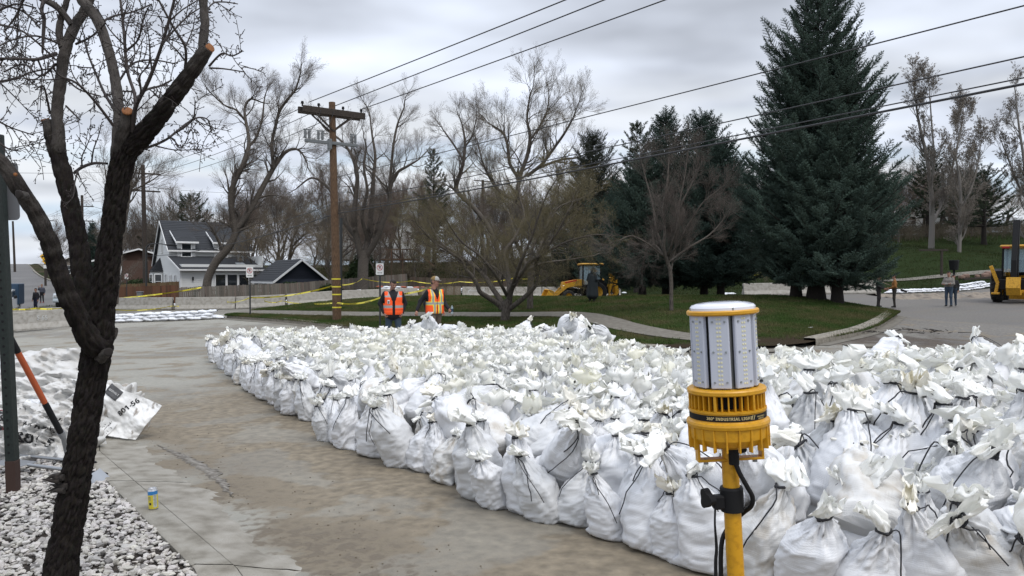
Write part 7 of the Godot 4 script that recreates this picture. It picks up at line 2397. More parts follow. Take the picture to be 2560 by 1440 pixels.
func front_tree():
	rng.seed = 107
	nmid.seed = 17; nmid.frequency = 1.0; nmid.fractal_octaves = 2
	var bark := mat("bark", lin(1, 1, 1), 0.92, {vc = true, spec = 0.25, tex = ntex(0.06, [Color(0.55, 0.54, 0.53), Color(0.95, 0.94, 0.93), Color(1, 1, 1)], 512, 5, 91), tri = Vector3(6, 2.0, 6), nrm = ntex(0.12, [], 512, 5, 92, FastNoiseLite.TYPE_SIMPLEX_SMOOTH, 5.0), ns = 0.7})
	var twigm := mat("fruit_twig", lin(0.042, 0.033, 0.030), 0.85)
	var cut := mat("cut_wood", lin(0.36, 0.155, 0.05), 0.8, {tex = ntex(0.05, [Color(0.6, 0.5, 0.42), Color(1, 1, 1)], 256, 4, 93), tri = 12.0})
	var dark_cut := mat("old_cut", lin(0.02, 0.016, 0.014), 0.95)
	var at := Vector3(-2.3839214486848976, 0, -4.0)
	at.y = G(at.x, 4.0) - 0.05
	var t := thing("pruned_tree", "dark pruned tree with fissured bark and fresh orange cuts, nearest the camera", "tree", "", at)
	var mb := MB.new()
	mb.colored = true
	bark_limb(mb, [Vector4(-2.399,-0.233,-4,0.1365),Vector4(-2.373,-0.086,-4,0.1158),Vector4(-2.351,0.04,-4,0.1034),Vector4(-2.318,0.228,-4,0.0951),Vector4(-2.285,0.437,-4,0.0910),Vector4(-2.246,0.645,-4,0.0889),Vector4(-2.211,0.853,-4,0.0869),Vector4(-2.18,1.04,-4,0.0869),Vector4(-2.154,1.186,-4,0.0910),Vector4(-2.137,1.289,-4,0.0869),Vector4(-2.121,1.414,-4,0.0786),Vector4(-2.106,1.538,-4,0.0765),Vector4(-2.088,1.703,-4,0.0745),Vector4(-2.062,1.869,-4,0.0703),Vector4(-2.038,2.033,-4,0.0703),Vector4(-2.012,2.178,-4,0.0703),Vector4(-1.976,2.281,-4,0.0683)], 76, 0.011, 1.25, at)
	part(t, "trunk", mb, bark)
	var limbs := [
		[[Vector4(-1.976,2.256,-4,0.0683),Vector4(-1.908,2.308,-3.98,0.0638),Vector4(-1.822,2.384,-3.95,0.0592),Vector4(-1.727,2.478,-3.92,0.0547),Vector4(-1.643,2.574,-3.9,0.0504),Vector4(-1.574,2.659,-3.88,0.0461),Vector4(-1.534,2.711,-3.87,0.0420),Vector4(-1.508,2.736,-3.86,0.0339)], 48],
		[[Vector4(-1.548,2.678,-3.88,0.0321),Vector4(-1.543,2.758,-3.88,0.0281),Vector4(-1.537,2.86,-3.89,0.0272),Vector4(-1.546,2.944,-3.9,0.0272),Vector4(-1.548,3.063,-3.9,0.0262),Vector4(-1.554,3.344,-3.95,0.0184),Vector4(-1.59,3.651,-4,0.0083)], 32],
		[[Vector4(-2.03,2.198,-4,0.0496),Vector4(-2,2.275,-3.97,0.0452),Vector4(-1.97,2.351,-3.94,0.0407),Vector4(-1.949,2.408,-3.92,0.0345),Vector4(-1.94,2.434,-3.91,0.0303)], 32],
		[[Vector4(-2.047,2.203,-4.03,0.0479),Vector4(-2.055,2.331,-4.05,0.0398),Vector4(-2.062,2.46,-4.07,0.0358),Vector4(-2.09,2.613,-4.1,0.0339),Vector4(-2.129,2.756,-4.12,0.0320),Vector4(-2.182,2.892,-4.15,0.0322),Vector4(-2.235,2.994,-4.17,0.0345),Vector4(-2.321,3.09,-4.2,0.0347),Vector4(-2.375,3.183,-4.22,0.0349),Vector4(-2.472,3.459,-4.26,0.0220),Vector4(-2.57,3.761,-4.3,0.0089)], 36],
		[[Vector4(-2.168,1.265,-4.05,0.0796),Vector4(-2.227,1.389,-4.08,0.0717),Vector4(-2.264,1.536,-4.1,0.0678),Vector4(-2.295,1.685,-4.12,0.0639),Vector4(-2.325,1.814,-4.14,0.0599),Vector4(-2.363,1.944,-4.16,0.0581),Vector4(-2.399,2.075,-4.18,0.0562),Vector4(-2.444,2.207,-4.2,0.0543),Vector4(-2.475,2.295,-4.21,0.0522),Vector4(-2.506,2.372,-4.22,0.0458),Vector4(-2.535,2.446,-4.23,0.0306)], 44],
		[[Vector4(-2.456,2.261,-4.2,0.0456),Vector4(-2.461,2.381,-4.21,0.0392),Vector4(-2.475,2.491,-4.22,0.0382),Vector4(-2.468,2.626,-4.24,0.0384),Vector4(-2.46,2.784,-4.26,0.0374),Vector4(-2.445,2.888,-4.28,0.0354),Vector4(-2.411,2.993,-4.3,0.0334),Vector4(-2.366,3.088,-4.32,0.0313),Vector4(-2.338,3.228,-4.34,0.0292),Vector4(-2.312,3.512,-4.38,0.0181),Vector4(-2.347,3.812,-4.4,0.0068)], 36],
		[[Vector4(-2.46,2.85,-4.26,0.0286),Vector4(-2.493,2.932,-4.28,0.0243),Vector4(-2.49,3.037,-4.3,0.0222),Vector4(-2.47,3.132,-4.32,0.0201),Vector4(-2.465,3.228,-4.34,0.0202),Vector4(-2.458,3.481,-4.36,0.0113),Vector4(-2.457,3.7,-4.4,0.0046)], 24],
		[[Vector4(-2.422,2.982,-4.28,0.0221),Vector4(-2.465,3.042,-4.28,0.0221),Vector4(-2.514,3.088,-4.27,0.0221),Vector4(-2.574,3.122,-4.26,0.0242),Vector4(-2.622,3.173,-4.25,0.0242),Vector4(-2.731,3.334,-4.22,0.0153),Vector4(-2.889,3.497,-4.2,0.0065)], 24],
		[[Vector4(-2.115,1.232,-3.95,0.0735),Vector4(-2.132,1.277,-3.9,0.0686),Vector4(-2.147,1.35,-3.86,0.0619),Vector4(-2.164,1.432,-3.82,0.0593),Vector4(-2.183,1.541,-3.78,0.0547),Vector4(-2.198,1.648,-3.74,0.0522),Vector4(-2.208,1.753,-3.7,0.0497),Vector4(-2.225,1.846,-3.66,0.0473),Vector4(-2.246,1.927,-3.62,0.0449),Vector4(-2.276,2.006,-3.58,0.0444),Vector4(-2.31,2.093,-3.54,0.0421),Vector4(-2.356,2.15,-3.5,0.0398),Vector4(-2.408,2.206,-3.46,0.0376),Vector4(-2.494,2.287,-3.42,0.0248),Vector4(-2.592,2.388,-3.4,0.0141),Vector4(-2.663,2.505,-3.38,0.0052)], 44],
		[[Vector4(-2.238,1.964,-3.56,0.0295),Vector4(-2.206,1.963,-3.48,0.0252),Vector4(-2.177,1.96,-3.42,0.0221)], 28],
		[[Vector4(-2.15,1.155,-4,0.0414),Vector4(-2.066,1.204,-3.92,0.0304),Vector4(-2.029,1.218,-3.88,0.0241)], 28],
		[[Vector4(-2.123,1.268,-4.06,0.0420),Vector4(-2.091,1.295,-4.06,0.0252),Vector4(-2.078,1.327,-4.06,0.0105)], 24]]
	for l in limbs:
		mb = MB.new()
		mb.colored = true
		bark_limb(mb, l[0], l[1], 0.013, 1.0, at)
		part(t, "limb", mb, bark)
	cut_face(t, Vector3(-1.5,2.734,-3.86) - at, Vector3(0.75, 0.35, 0.55), 0.024, cut)
	cut_face(t, Vector3(-1.933,2.43,-3.9) - at, Vector3(0.35, 0.55, 0.75), 0.025, cut)
	cut_face(t, Vector3(-2.544,2.452,-4.23) - at, Vector3(-0.15, 0.95, 0.25), 0.022, cut)
	cut_face(t, Vector3(-2.172,1.959,-3.41) - at, Vector3(-0.3, -0.1, 0.95), 0.020, dark_cut)
	cut_face(t, Vector3(-2.022,1.219,-3.87) - at, Vector3(0.35, 0.0, 0.93), 0.021, dark_cut)
	cut_face(t, Vector3(-2.249,2.06,-3.51) - at, Vector3(0.2, 0.1, 0.97), 0.008, cut)
	# splintered stub low on the left
	mb = MB.new()
	for k in 9:
		var a := Vector3(-2.35,0.549,-3.93) - at + Vector3(R(-0.01, 0.03), R(-0.05, 0.05), R(-0.02, 0.02))
		mb.tube([a + Vector3(0.06, 0, 0), a + Vector3(0.02, 0, 0), a + Vector3(R(-0.03, 0.0), R(-0.05, 0.02), R(-0.02, 0.03))], [0.018, 0.011, 0.002], 5)
	part(t, "broken_stub", mb, M.trunk_dark)
	# twigs
	var tw := [
		[Vector4(-2.464,2.802,-4.2,0.0109),Vector4(-2.465,2.754,-4.1,0.0095),Vector4(-2.456,2.714,-4,0.0083),Vector4(-2.479,2.69,-3.9,0.0071),Vector4(-2.523,2.664,-3.8,0.0059)], [Vector4(-2.526,3.101,-4.2,0.0087),Vector4(-2.51,3.019,-4.15,0.0097),Vector4(-2.479,2.967,-4.12,0.0096),Vector4(-2.472,2.866,-4.1,0.0085),Vector4(-2.465,2.772,-4.08,0.0053)],
		[Vector4(-1.948,2.392,-4,0.0103),Vector4(-1.99,2.546,-4.1,0.0095),Vector4(-2.08,2.714,-4.2,0.0087),Vector4(-2.148,2.965,-4.3,0.0078),Vector4(-2.217,3.183,-4.4,0.0068)], [Vector4(-1.93,2.333,-3.95,0.0123),Vector4(-1.893,2.442,-3.9,0.0111),Vector4(-1.798,2.575,-3.85,0.0100),Vector4(-1.705,2.75,-3.8,0.0079),Vector4(-1.625,2.94,-3.75,0.0068)],
		[Vector4(-2.1,2.479,-4.1,0.0085),Vector4(-2.202,2.584,-4.2,0.0076),Vector4(-2.298,2.707,-4.3,0.0067),Vector4(-2.396,2.845,-4.4,0.0057),Vector4(-2.478,2.966,-4.5,0.0047)], [Vector4(-2.002,2.354,-3.9,0.0081),Vector4(-2.05,2.465,-3.8,0.0069),Vector4(-2.077,2.52,-3.7,0.0057),Vector4(-2.124,2.54,-3.65,0.0047),Vector4(-2.124,2.56,-3.6,0.0037)],
		[Vector4(-1.641,2.64,-3.9,0.0081),Vector4(-1.619,2.735,-3.85,0.0070),Vector4(-1.66,2.824,-3.8,0.0059),Vector4(-1.708,2.94,-3.75,0.0048)], [Vector4(-1.504,2.643,-3.86,0.0060),Vector4(-1.42,2.687,-3.8,0.0049),Vector4(-1.351,2.662,-3.75,0.0039),Vector4(-1.284,2.67,-3.7,0.0029)], [Vector4(-1.504,2.633,-3.86,0.0050),Vector4(-1.446,2.64,-3.9,0.0040),Vector4(-1.359,2.637,-3.95,0.0031)],
		[Vector4(-1.918,2.248,-4,0.0072),Vector4(-1.843,2.312,-4.1,0.0064),Vector4(-1.819,2.379,-4.2,0.0061),Vector4(-1.804,2.444,-4.3,0.0056),Vector4(-1.78,2.498,-4.4,0.0046),Vector4(-1.743,2.494,-4.45,0.0041),Vector4(-1.744,2.435,-4.5,0.0035)], [Vector4(-1.819,2.375,-4.2,0.0043),Vector4(-1.712,2.399,-4.1,0.0042),Vector4(-1.639,2.424,-4,0.0037),Vector4(-1.612,2.491,-3.95,0.0031)], [Vector4(-1.86,2.308,-4.1,0.0042),Vector4(-1.753,2.311,-4,0.0041),Vector4(-1.669,2.243,-3.9,0.0036),Vector4(-1.608,2.285,-3.85,0.0026)],
		[Vector4(-2.314,2.146,-4.1,0.0085),Vector4(-2.218,2.161,-4,0.0083),Vector4(-2.102,2.167,-3.9,0.0071),Vector4(-1.984,2.151,-3.8,0.0059)], [Vector4(-2.659,2.404,-4,0.0052),Vector4(-2.642,2.382,-4.1,0.0042),Vector4(-2.588,2.362,-4.2,0.0033)], [Vector4(-2.793,2.336,-4.2,0.0054),Vector4(-2.729,2.289,-4.2,0.0043),Vector4(-2.723,2.292,-4.3,0.0033)],
		[Vector4(-2.853,3.059,-4.3,0.0067),Vector4(-2.742,3.103,-4.3,0.0056),Vector4(-2.631,3.081,-4.3,0.0044)], [Vector4(-2.721,2.929,-4.1,0.0064),Vector4(-2.511,2.855,-4,0.0052),Vector4(-2.406,2.74,-4.1,0.0042)], [Vector4(-2.724,2.624,-4.1,0.0064),Vector4(-2.682,2.668,-4.2,0.0054),Vector4(-2.657,2.729,-4.3,0.0044),Vector4(-2.535,2.751,-4.3,0.0044)], [Vector4(-2.896,3.138,-4.4,0.0068),Vector4(-2.698,3.059,-4.3,0.0056),Vector4(-2.55,2.939,-4.2,0.0043)],
		[Vector4(-2.442,2.853,-4.2,0.0065),Vector4(-2.51,2.866,-4.1,0.0053),Vector4(-2.573,2.814,-4,0.0041),Vector4(-2.589,2.744,-3.9,0.0040)], [Vector4(-2.465,2.746,-4.2,0.0065),Vector4(-2.613,2.707,-4.3,0.0056),Vector4(-2.764,2.8,-4.4,0.0046),Vector4(-2.943,2.782,-4.5,0.0047)], [Vector4(-2.412,2.883,-4.3,0.0067),Vector4(-2.269,2.896,-4.2,0.0054),Vector4(-2.147,2.929,-4.1,0.0042)],
		[Vector4(-2.236,2.961,-4.2,0.0065),Vector4(-2.201,3.037,-4.3,0.0056),Vector4(-2.125,3.076,-4.35,0.0045),Vector4(-2.036,3.138,-4.4,0.0041)], [Vector4(-1.99,2.529,-4.1,0.0074),Vector4(-1.979,2.606,-4.2,0.0065),Vector4(-1.949,2.652,-4.3,0.0056),Vector4(-1.904,2.698,-4.35,0.0045)], [Vector4(-1.889,2.46,-3.9,0.0060),Vector4(-1.816,2.5,-3.8,0.0049),Vector4(-1.772,2.553,-3.7,0.0038),Vector4(-1.706,2.596,-3.65,0.0038),Vector4(-1.677,2.674,-3.6,0.0028)],
		[Vector4(-1.997,2.382,-4.1,0.0064),Vector4(-1.97,2.466,-4.2,0.0054),Vector4(-1.983,2.535,-4.3,0.0044)], [Vector4(-2.12,2.66,-4.2,0.0065),Vector4(-2.103,2.773,-4.3,0.0056),Vector4(-2.038,2.823,-4.4,0.0046),Vector4(-1.924,2.814,-4.45,0.0035)], [Vector4(-2.142,2.839,-4.3,0.0067),Vector4(-2.021,2.875,-4.2,0.0054),Vector4(-1.951,2.929,-4.1,0.0042),Vector4(-1.872,2.978,-4,0.0031)], [Vector4(-1.711,2.734,-3.8,0.0059),Vector4(-1.685,2.844,-3.9,0.0050),Vector4(-1.666,2.937,-4,0.0041),Vector4(-1.645,3.012,-4.1,0.0032)],
		[Vector4(-2.434,2.672,-4.25,0.0055),Vector4(-2.336,2.606,-4.2,0.0043),Vector4(-2.175,2.55,-4.1,0.0042)], [Vector4(-2.442,2.531,-4.25,0.0055),Vector4(-2.359,2.466,-4.2,0.0039),Vector4(-2.31,2.434,-4.15,0.0028)], [Vector4(-2.512,2.481,-4.22,0.0065),Vector4(-2.514,2.552,-4.2,0.0054),Vector4(-2.505,2.615,-4.15,0.0043),Vector4(-2.517,2.582,-4.1,0.0032)], [Vector4(-2.572,3.065,-4.1,0.0064),Vector4(-2.679,3.004,-4.2,0.0054),Vector4(-2.81,2.949,-4.3,0.0044)],
		[Vector4(-1.555,2.884,-3.9,0.0050),Vector4(-1.543,2.998,-4,0.0041),Vector4(-1.518,3.044,-4.1,0.0038),Vector4(-1.462,3.051,-4.15,0.0026)], [Vector4(-2.659,2.782,-4.1,0.0053),Vector4(-2.68,2.853,-4.2,0.0043),Vector4(-2.732,2.971,-4.3,0.0033)], [Vector4(-2.44,2.712,-4,0.0052),Vector4(-2.481,2.666,-4.1,0.0042),Vector4(-2.606,2.66,-4.2,0.0035),Vector4(-2.745,2.729,-4.3,0.0031)]]
	mb = MB.new()
	for p in tw: fruit_twig(mb, p, at, 1.15)
	part(t, "twigs", mb, twigm)


# ---------------------------------------------------------------- people
func nets(bones: Array, cell: float, k: float, colour = null, keep = null) -> MB:
	# joins tapered capsules [a, b, ra, rb, colour] smoothly and meshes the field as surface nets
	var lo := Vector3.ONE * 1e9
	var hi := -lo
	for b in bones:
		var m: float = maxf(b[2], b[3]) + k + cell * 2.0
		for q in [b[0], b[1]]:
			lo = lo.min(q - Vector3.ONE * m); hi = hi.max(q + Vector3.ONE * m)
	var nx := int((hi.x - lo.x) / cell) + 2
	var ny := int((hi.y - lo.y) / cell) + 2
	var nz := int((hi.z - lo.z) / cell) + 2
	var f := PackedFloat32Array(); f.resize(nx * ny * nz); f.fill(1.0)
	var best := PackedFloat32Array(); best.resize(f.size()); best.fill(1.0)
	var who := PackedInt32Array(); who.resize(f.size())
	for bi in bones.size():
		var b = bones[bi]
		var a: Vector3 = b[0]
		var ab: Vector3 = b[1] - b[0]
		var ra: float = b[2]
		var rb: float = b[3]
		var l2 := maxf(ab.length_squared(), 1e-9)
		var m: float = maxf(ra, rb) + k + cell * 1.5
		var p0 := ((a.min(b[1]) - Vector3.ONE * m - lo) / cell).floor().max(Z0)
		var p1 := ((a.max(b[1]) + Vector3.ONE * m - lo) / cell).ceil()
		for z in range(int(p0.z), mini(int(p1.z) + 1, nz)):
			for y in range(int(p0.y), mini(int(p1.y) + 1, ny)):
				var idx := (z * ny + y) * nx + int(p0.x)
				for x in range(int(p0.x), mini(int(p1.x) + 1, nx)):
					var p := lo + Vector3(x, y, z) * cell - a
					var t := clampf(p.dot(ab) / l2, 0.0, 1.0)
					var d := (p - ab * t).length() - ra - (rb - ra) * t
					if d < best[idx]:
						best[idx] = d; who[idx] = bi
					var o := f[idx]
					var h := maxf(k - absf(o - d), 0.0) / k
					f[idx] = minf(o, d) - h * h * k * 0.25
					idx += 1
	var mb := MB.new()
	mb.colored = true
	var cells := {}
	var sx := 1
	var sy := nx
	var sz := nx * ny
	var offs := [0, 1, sy, sy + 1, sz, sz + 1, sz + sy, sz + sy + 1]
	for z in nz - 1:
		for y in ny - 1:
			for x in nx - 1:
				var q := (z * ny + y) * nx + x
				var v0 := f[q]
				if absf(v0) > cell * 2.0: continue
				var mask := 0
				for c in 8:
					if f[q + offs[c]] < 0.0: mask |= 1 << c
				if mask == 0 or mask == 255: continue
				var sum := Z0
				var n := 0
				for e in [[0, 1], [2, 3], [4, 5], [6, 7], [0, 2], [1, 3], [4, 6], [5, 7], [0, 4], [1, 5], [2, 6], [3, 7]]:
					var i0: int = e[0]
					var i1: int = e[1]
					if ((mask >> i0) & 1) == ((mask >> i1) & 1): continue
					var f0 := f[q + offs[i0]]
					var f1 := f[q + offs[i1]]
					var t := f0 / (f0 - f1)
					var c0 := Vector3(i0 & 1, (i0 >> 1) & 1, i0 >> 2)
					var c1 := Vector3(i1 & 1, (i1 >> 1) & 1, i1 >> 2)
					sum += c0.lerp(c1, t); n += 1
				var p := lo + (Vector3(x, y, z) + sum / n) * cell
				cells[q] = mb.v.size()
				mb.col = bones[who[q]][4]
				if colour != null: mb.col = colour.call(p, bones[who[q]][4])
				mb.put(p, Z0)
	for q in cells:
		var x: int = q % nx
		var y: int = (q / nx) % ny
		var z: int = q / sz
		for ax in 3:
			var st: int = [sx, sy, sz][ax]
			var s1: int = [sy, sz, sx][ax]
			var s2: int = [sz, sx, sy][ax]
			if q + st >= f.size(): continue
			var f0 := f[q]
			var f1 := f[q + st]
			if (f0 < 0.0) == (f1 < 0.0): continue
			if not (cells.has(q - s1) and cells.has(q - s2) and cells.has(q - s1 - s2)): continue
			var c := [cells[q - s1 - s2], cells[q - s2], cells[q], cells[q - s1]]
			if keep != null:
				var mid: Vector3 = (mb.v[c[0]] + mb.v[c[2]]) * 0.5
				if not keep.call(mid): continue
			if f0 < 0.0: mb.i.append_array(PackedInt32Array([c[0], c[2], c[1], c[0], c[3], c[2]]))
			else: mb.i.append_array(PackedInt32Array([c[0], c[1], c[2], c[0], c[2], c[3]]))
	mb.smooth(0, 0)
	return mb

const SKIN := Color(0.42, 0.235, 0.165)

func head_mb(skin: Color, hair: Color, bald := false) -> MB:
	# faces +z, neck at the origin's underside, centre of the skull at 0
	var b := [[Vector3(0, 0.03, -0.015), Vector3(0, 0.03, 0.01), 0.083, 0.078, skin], [Vector3(0, -0.05, 0.03), Vector3(0, -0.085, 0.045), 0.058, 0.040, skin],
		[Vector3(0, -0.02, 0.085), Vector3(0, -0.035, 0.102), 0.010, 0.015, skin], [Vector3(-0.014, -0.035, 0.092), Vector3(0.014, -0.035, 0.092), 0.009, 0.009, skin],
		[Vector3(-0.045, 0.022, 0.078), Vector3(0.045, 0.022, 0.078), 0.010, 0.010, skin * 0.8],
		[Vector3(-0.020, -0.070, 0.083), Vector3(0.020, -0.070, 0.083), 0.007, 0.007, Color(0.28, 0.12, 0.10)],
		[Vector3(-0.038, -0.02, 0.07), Vector3(-0.03, -0.04, 0.068), 0.02, 0.018, skin * 1.05], [Vector3(0.038, -0.02, 0.07), Vector3(0.03, -0.04, 0.068), 0.02, 0.018, skin * 1.05],
		[Vector3(0, -0.03, -0.01), Vector3(0, -0.16, -0.025), 0.055, 0.062, skin]]
	for s in [-1.0, 1.0]:
		b.append([Vector3(s * 0.032, 0.004, 0.083), Vector3(s * 0.032, 0.004, 0.084), 0.010, 0.010, Color(0.05, 0.04, 0.035)])
		b.append([Vector3(s * 0.082, 0.015, -0.01), Vector3(s * 0.084, -0.025, -0.005), 0.014, 0.010, skin * 0.95])
	if not bald:
		b.append([Vector3(0, 0.052, -0.025), Vector3(0, 0.068, 0.025), 0.082, 0.066, hair])
		b.append([Vector3(0, 0.0, -0.05), Vector3(0, 0.03, -0.04), 0.066, 0.078, hair])
		for s in [-1.0, 1.0]: b.append([Vector3(s * 0.066, 0.045, 0.0), Vector3(s * 0.066, 0.01, 0.0), 0.022, 0.014, hair])
	return nets(b, 0.0085, 0.018)

func hand_mb(skin: Color, grip: float) -> MB:
	# right hand hanging along -y, palm facing +x, thumb side +z; grip 0 relaxed, 1 closed
	var b := [[Vector3(0, 0.02, 0), Vector3(0, -0.03, 0.0), 0.026, 0.024, skin], [Vector3(0, -0.03, -0.022), Vector3(0, -0.085, -0.026), 0.014, 0.012, skin], [Vector3(0, -0.03, 0.02), Vector3(0, -0.088, 0.024), 0.016, 0.013, skin], [Vector3(0, -0.04, 0), Vector3(0, -0.09, 0), 0.016, 0.013, skin]]
	for k in 4:
		var z := -0.031 + k * 0.0205
		var l: float = [0.026, 0.032, 0.035, 0.031][k]
		var p := Vector3(0, -0.088, z)
		var a := 0.25 + grip * 1.1
		for j in 3:
			var q = p + Vector3(sin(a), -cos(a), 0) * l * [1.0, 0.75, 0.6][j]
			b.append([p, q, 0.0088 - 0.0008 * j, 0.0082 - 0.0008 * j, skin])
			p = q
			a += 0.2 + grip * 0.9
	var t0 := Vector3(0.006, -0.02, 0.03)
	var t1 := Vector3(0.018, -0.052, 0.048)
	b.append([t0, t1, 0.013, 0.010, skin])
	b.append([t1, t1 + Vector3(0.012 + 0.012 * grip, -0.028, 0.006 - 0.02 * grip), 0.010, 0.008, skin])
	return nets(b, 0.0055, 0.006)

func basis_down(d: Vector3, front: Vector3) -> Basis:  # -y along d, z near front
	var y := -d.normalized()
	var x := y.cross(front).normalized()
	return Basis(x, y, x.cross(y))

func person(label: String, at: Vector3, turn: float, c: Dictionary, J: Dictionary, cell: float) -> Node3D:
	var t := thing("person", label, "person", c.get("group", ""), at, turn)
	var s: float = c.get("size", 1.0)
	var g: float = c.get("girth", 1.0)
	var top: Color = c.top
	var legs: Color = c.legs
	var D := {"pelvis": Vector3(0, 0.95, 0), "chest": Vector3(0, 1.30, 0), "neck": Vector3(0, 1.49, -0.01), "head": Vector3(0, 1.665, 0.02), "sr": Vector3(-0.185, 1.42, 0), "sl": Vector3(0.185, 1.42, 0), "er": Vector3(-0.26, 1.14, -0.03), "el": Vector3(0.26, 1.14, -0.03), "wr": Vector3(-0.26, 0.90, 0.05), "wl": Vector3(0.26, 0.90, 0.05), "hr": Vector3(-0.095, 0.92, 0), "hl": Vector3(0.095, 0.92, 0), "kr": Vector3(-0.11, 0.50, 0.02), "kl": Vector3(0.11, 0.50, 0.02), "ar": Vector3(-0.12, 0.09, -0.02), "al": Vector3(0.12, 0.09, -0.02)}
	for k in J: D[k] = J[k]
	for k in D: D[k] = D[k] * s
	var w := 0.075 * g * s
	var shoe: Color = c.get("shoes", Color(0.02, 0.02, 0.02))
	var b := []
	for sd in [-1.0, 1.0]:
		var o := Vector3(sd * w, 0, 0)
		b.append([D.pelvis + o + Vector3(0, -0.02, 0), D.pelvis + o + Vector3(0, 0.10, 0.01), 0.115 * g * s, 0.118 * g * s, legs])
		b.append([D.pelvis + o + Vector3(0, 0.10, 0.015), D.chest + o, 0.122 * g * s, 0.128 * g * s, top])
		b.append([D.chest + o * 1.1, D.neck + Vector3(sd * 0.06, -0.09, 0) * s, 0.118 * g * s, 0.075 * s, top])
	b.append([D.neck + Vector3(0, -0.06, 0) * s, D.neck, 0.07 * s, 0.062 * s, top])
	for q in [["sr", "er", "wr"], ["sl", "el", "wl"]]:
		b.append([D[q[0]], D[q[1]], 0.068 * s, 0.056 * s, top])
		b.append([D[q[1]], D[q[2]], 0.054 * s, 0.043 * s, top])
	for q in [["hr", "kr", "ar"], ["hl", "kl", "al"]]:
		b.append([D[q[0]], D[q[1]], 0.098 * g * s, 0.070 * s, legs])
		b.append([D[q[1]], D[q[2]], 0.068 * s, 0.055 * s, legs])
		b.append([D[q[2]] + Vector3(0, -0.04, -0.03) * s, D[q[2]] + Vector3(0, -0.05, 0.15) * s, 0.042 * s, 0.038 * s, shoe])
	for e in c.get("extra", []): b.append([e[0] * s, e[1] * s, e[2] * s, e[3] * s, e[4]])
	var body := nets(b, cell, 0.05)
	var hb: Basis = Basis.from_euler(c.get("look", Z0))
	body.add(head_mb(c.get("skin", SKIN), c.get("hair", Color(0.03, 0.022, 0.017)), c.get("bald", false)), Transform3D(hb.scaled(Vector3.ONE * s), D.head))
	if not c.get("no_hands", false):
		for q in [["er", "wr", 1.0], ["el", "wl", -1.0]]:
			var d: Vector3 = (D[q[1]] - D[q[0]]).normalized()
			var hm := hand_mb(c.get("gloves", c.get("skin", SKIN)), c.get("grip_r" if q[2] > 0 else "grip_l", 0.3))
			var X := Transform3D(basis_down(d, Vector3(0, 0.2, 1)), D[q[1]] + d * 0.03)
			if q[2] < 0:
				for j in hm.v.size():
					hm.v[j].x = -hm.v[j].x; hm.n[j].x = -hm.n[j].x
				for j in range(0, hm.i.size(), 3):
					var tmp := hm.i[j]; hm.i[j] = hm.i[j + 1]; hm.i[j + 1] = tmp
			body.add(hm, X)
	part(t, "body", body, M.cloth)
	t.set_meta("joints", D)
	return t

func vest(t: Node3D, g: float, s: float, open: float, colour: Callable) -> void:
	var D: Dictionary = t.get_meta("joints")
	var w := 0.075 * g * s
	var b := []
	for sd in [-1.0, 1.0]:
		var o := Vector3(sd * w, 0, 0)
		b.append([D.pelvis + o + Vector3(0, 0.0, 0.01), D.chest + o, 0.156 * g * s, 0.144 * g * s, Color.WHITE])
		b.append([D.chest + o * 1.1, D.neck + Vector3(sd * 0.06, -0.09, 0) * s, 0.133 * g * s, 0.092 * s, Color.WHITE])
		b.append([D["sr" if sd < 0 else "sl"] * Vector3(0.8, 1, 1) + Vector3(0, 0.005, 0), D["sr" if sd < 0 else "sl"], 0.085 * s, 0.080 * s, Color.WHITE])
	var hem: float = D.pelvis.y - 0.07 * s
	var ny: float = D.neck.y
	var cx: float = D.chest.x
	var mb := nets(b, 0.014, 0.05, colour, func(p: Vector3):
		if p.y < hem or p.y > ny - 0.005: return false
		var dx := absf(p.x - lerpf(D.pelvis.x, cx, clampf((p.y - hem) / 0.5, 0, 1)))
		if p.z > 0.0 and dx < open + maxf(0.0, (p.y - (ny - 0.27 * s)) * 0.36): return false
		if p.z <= 0.0 and p.y > ny - 0.07 and dx < 0.075: return false
		if dx > 0.205 * s * lerpf(1.0, g, 0.6) and p.y > D.chest.y - 0.12: return false
		return true)
	part(t, "vest", mb, M.vest_cloth)

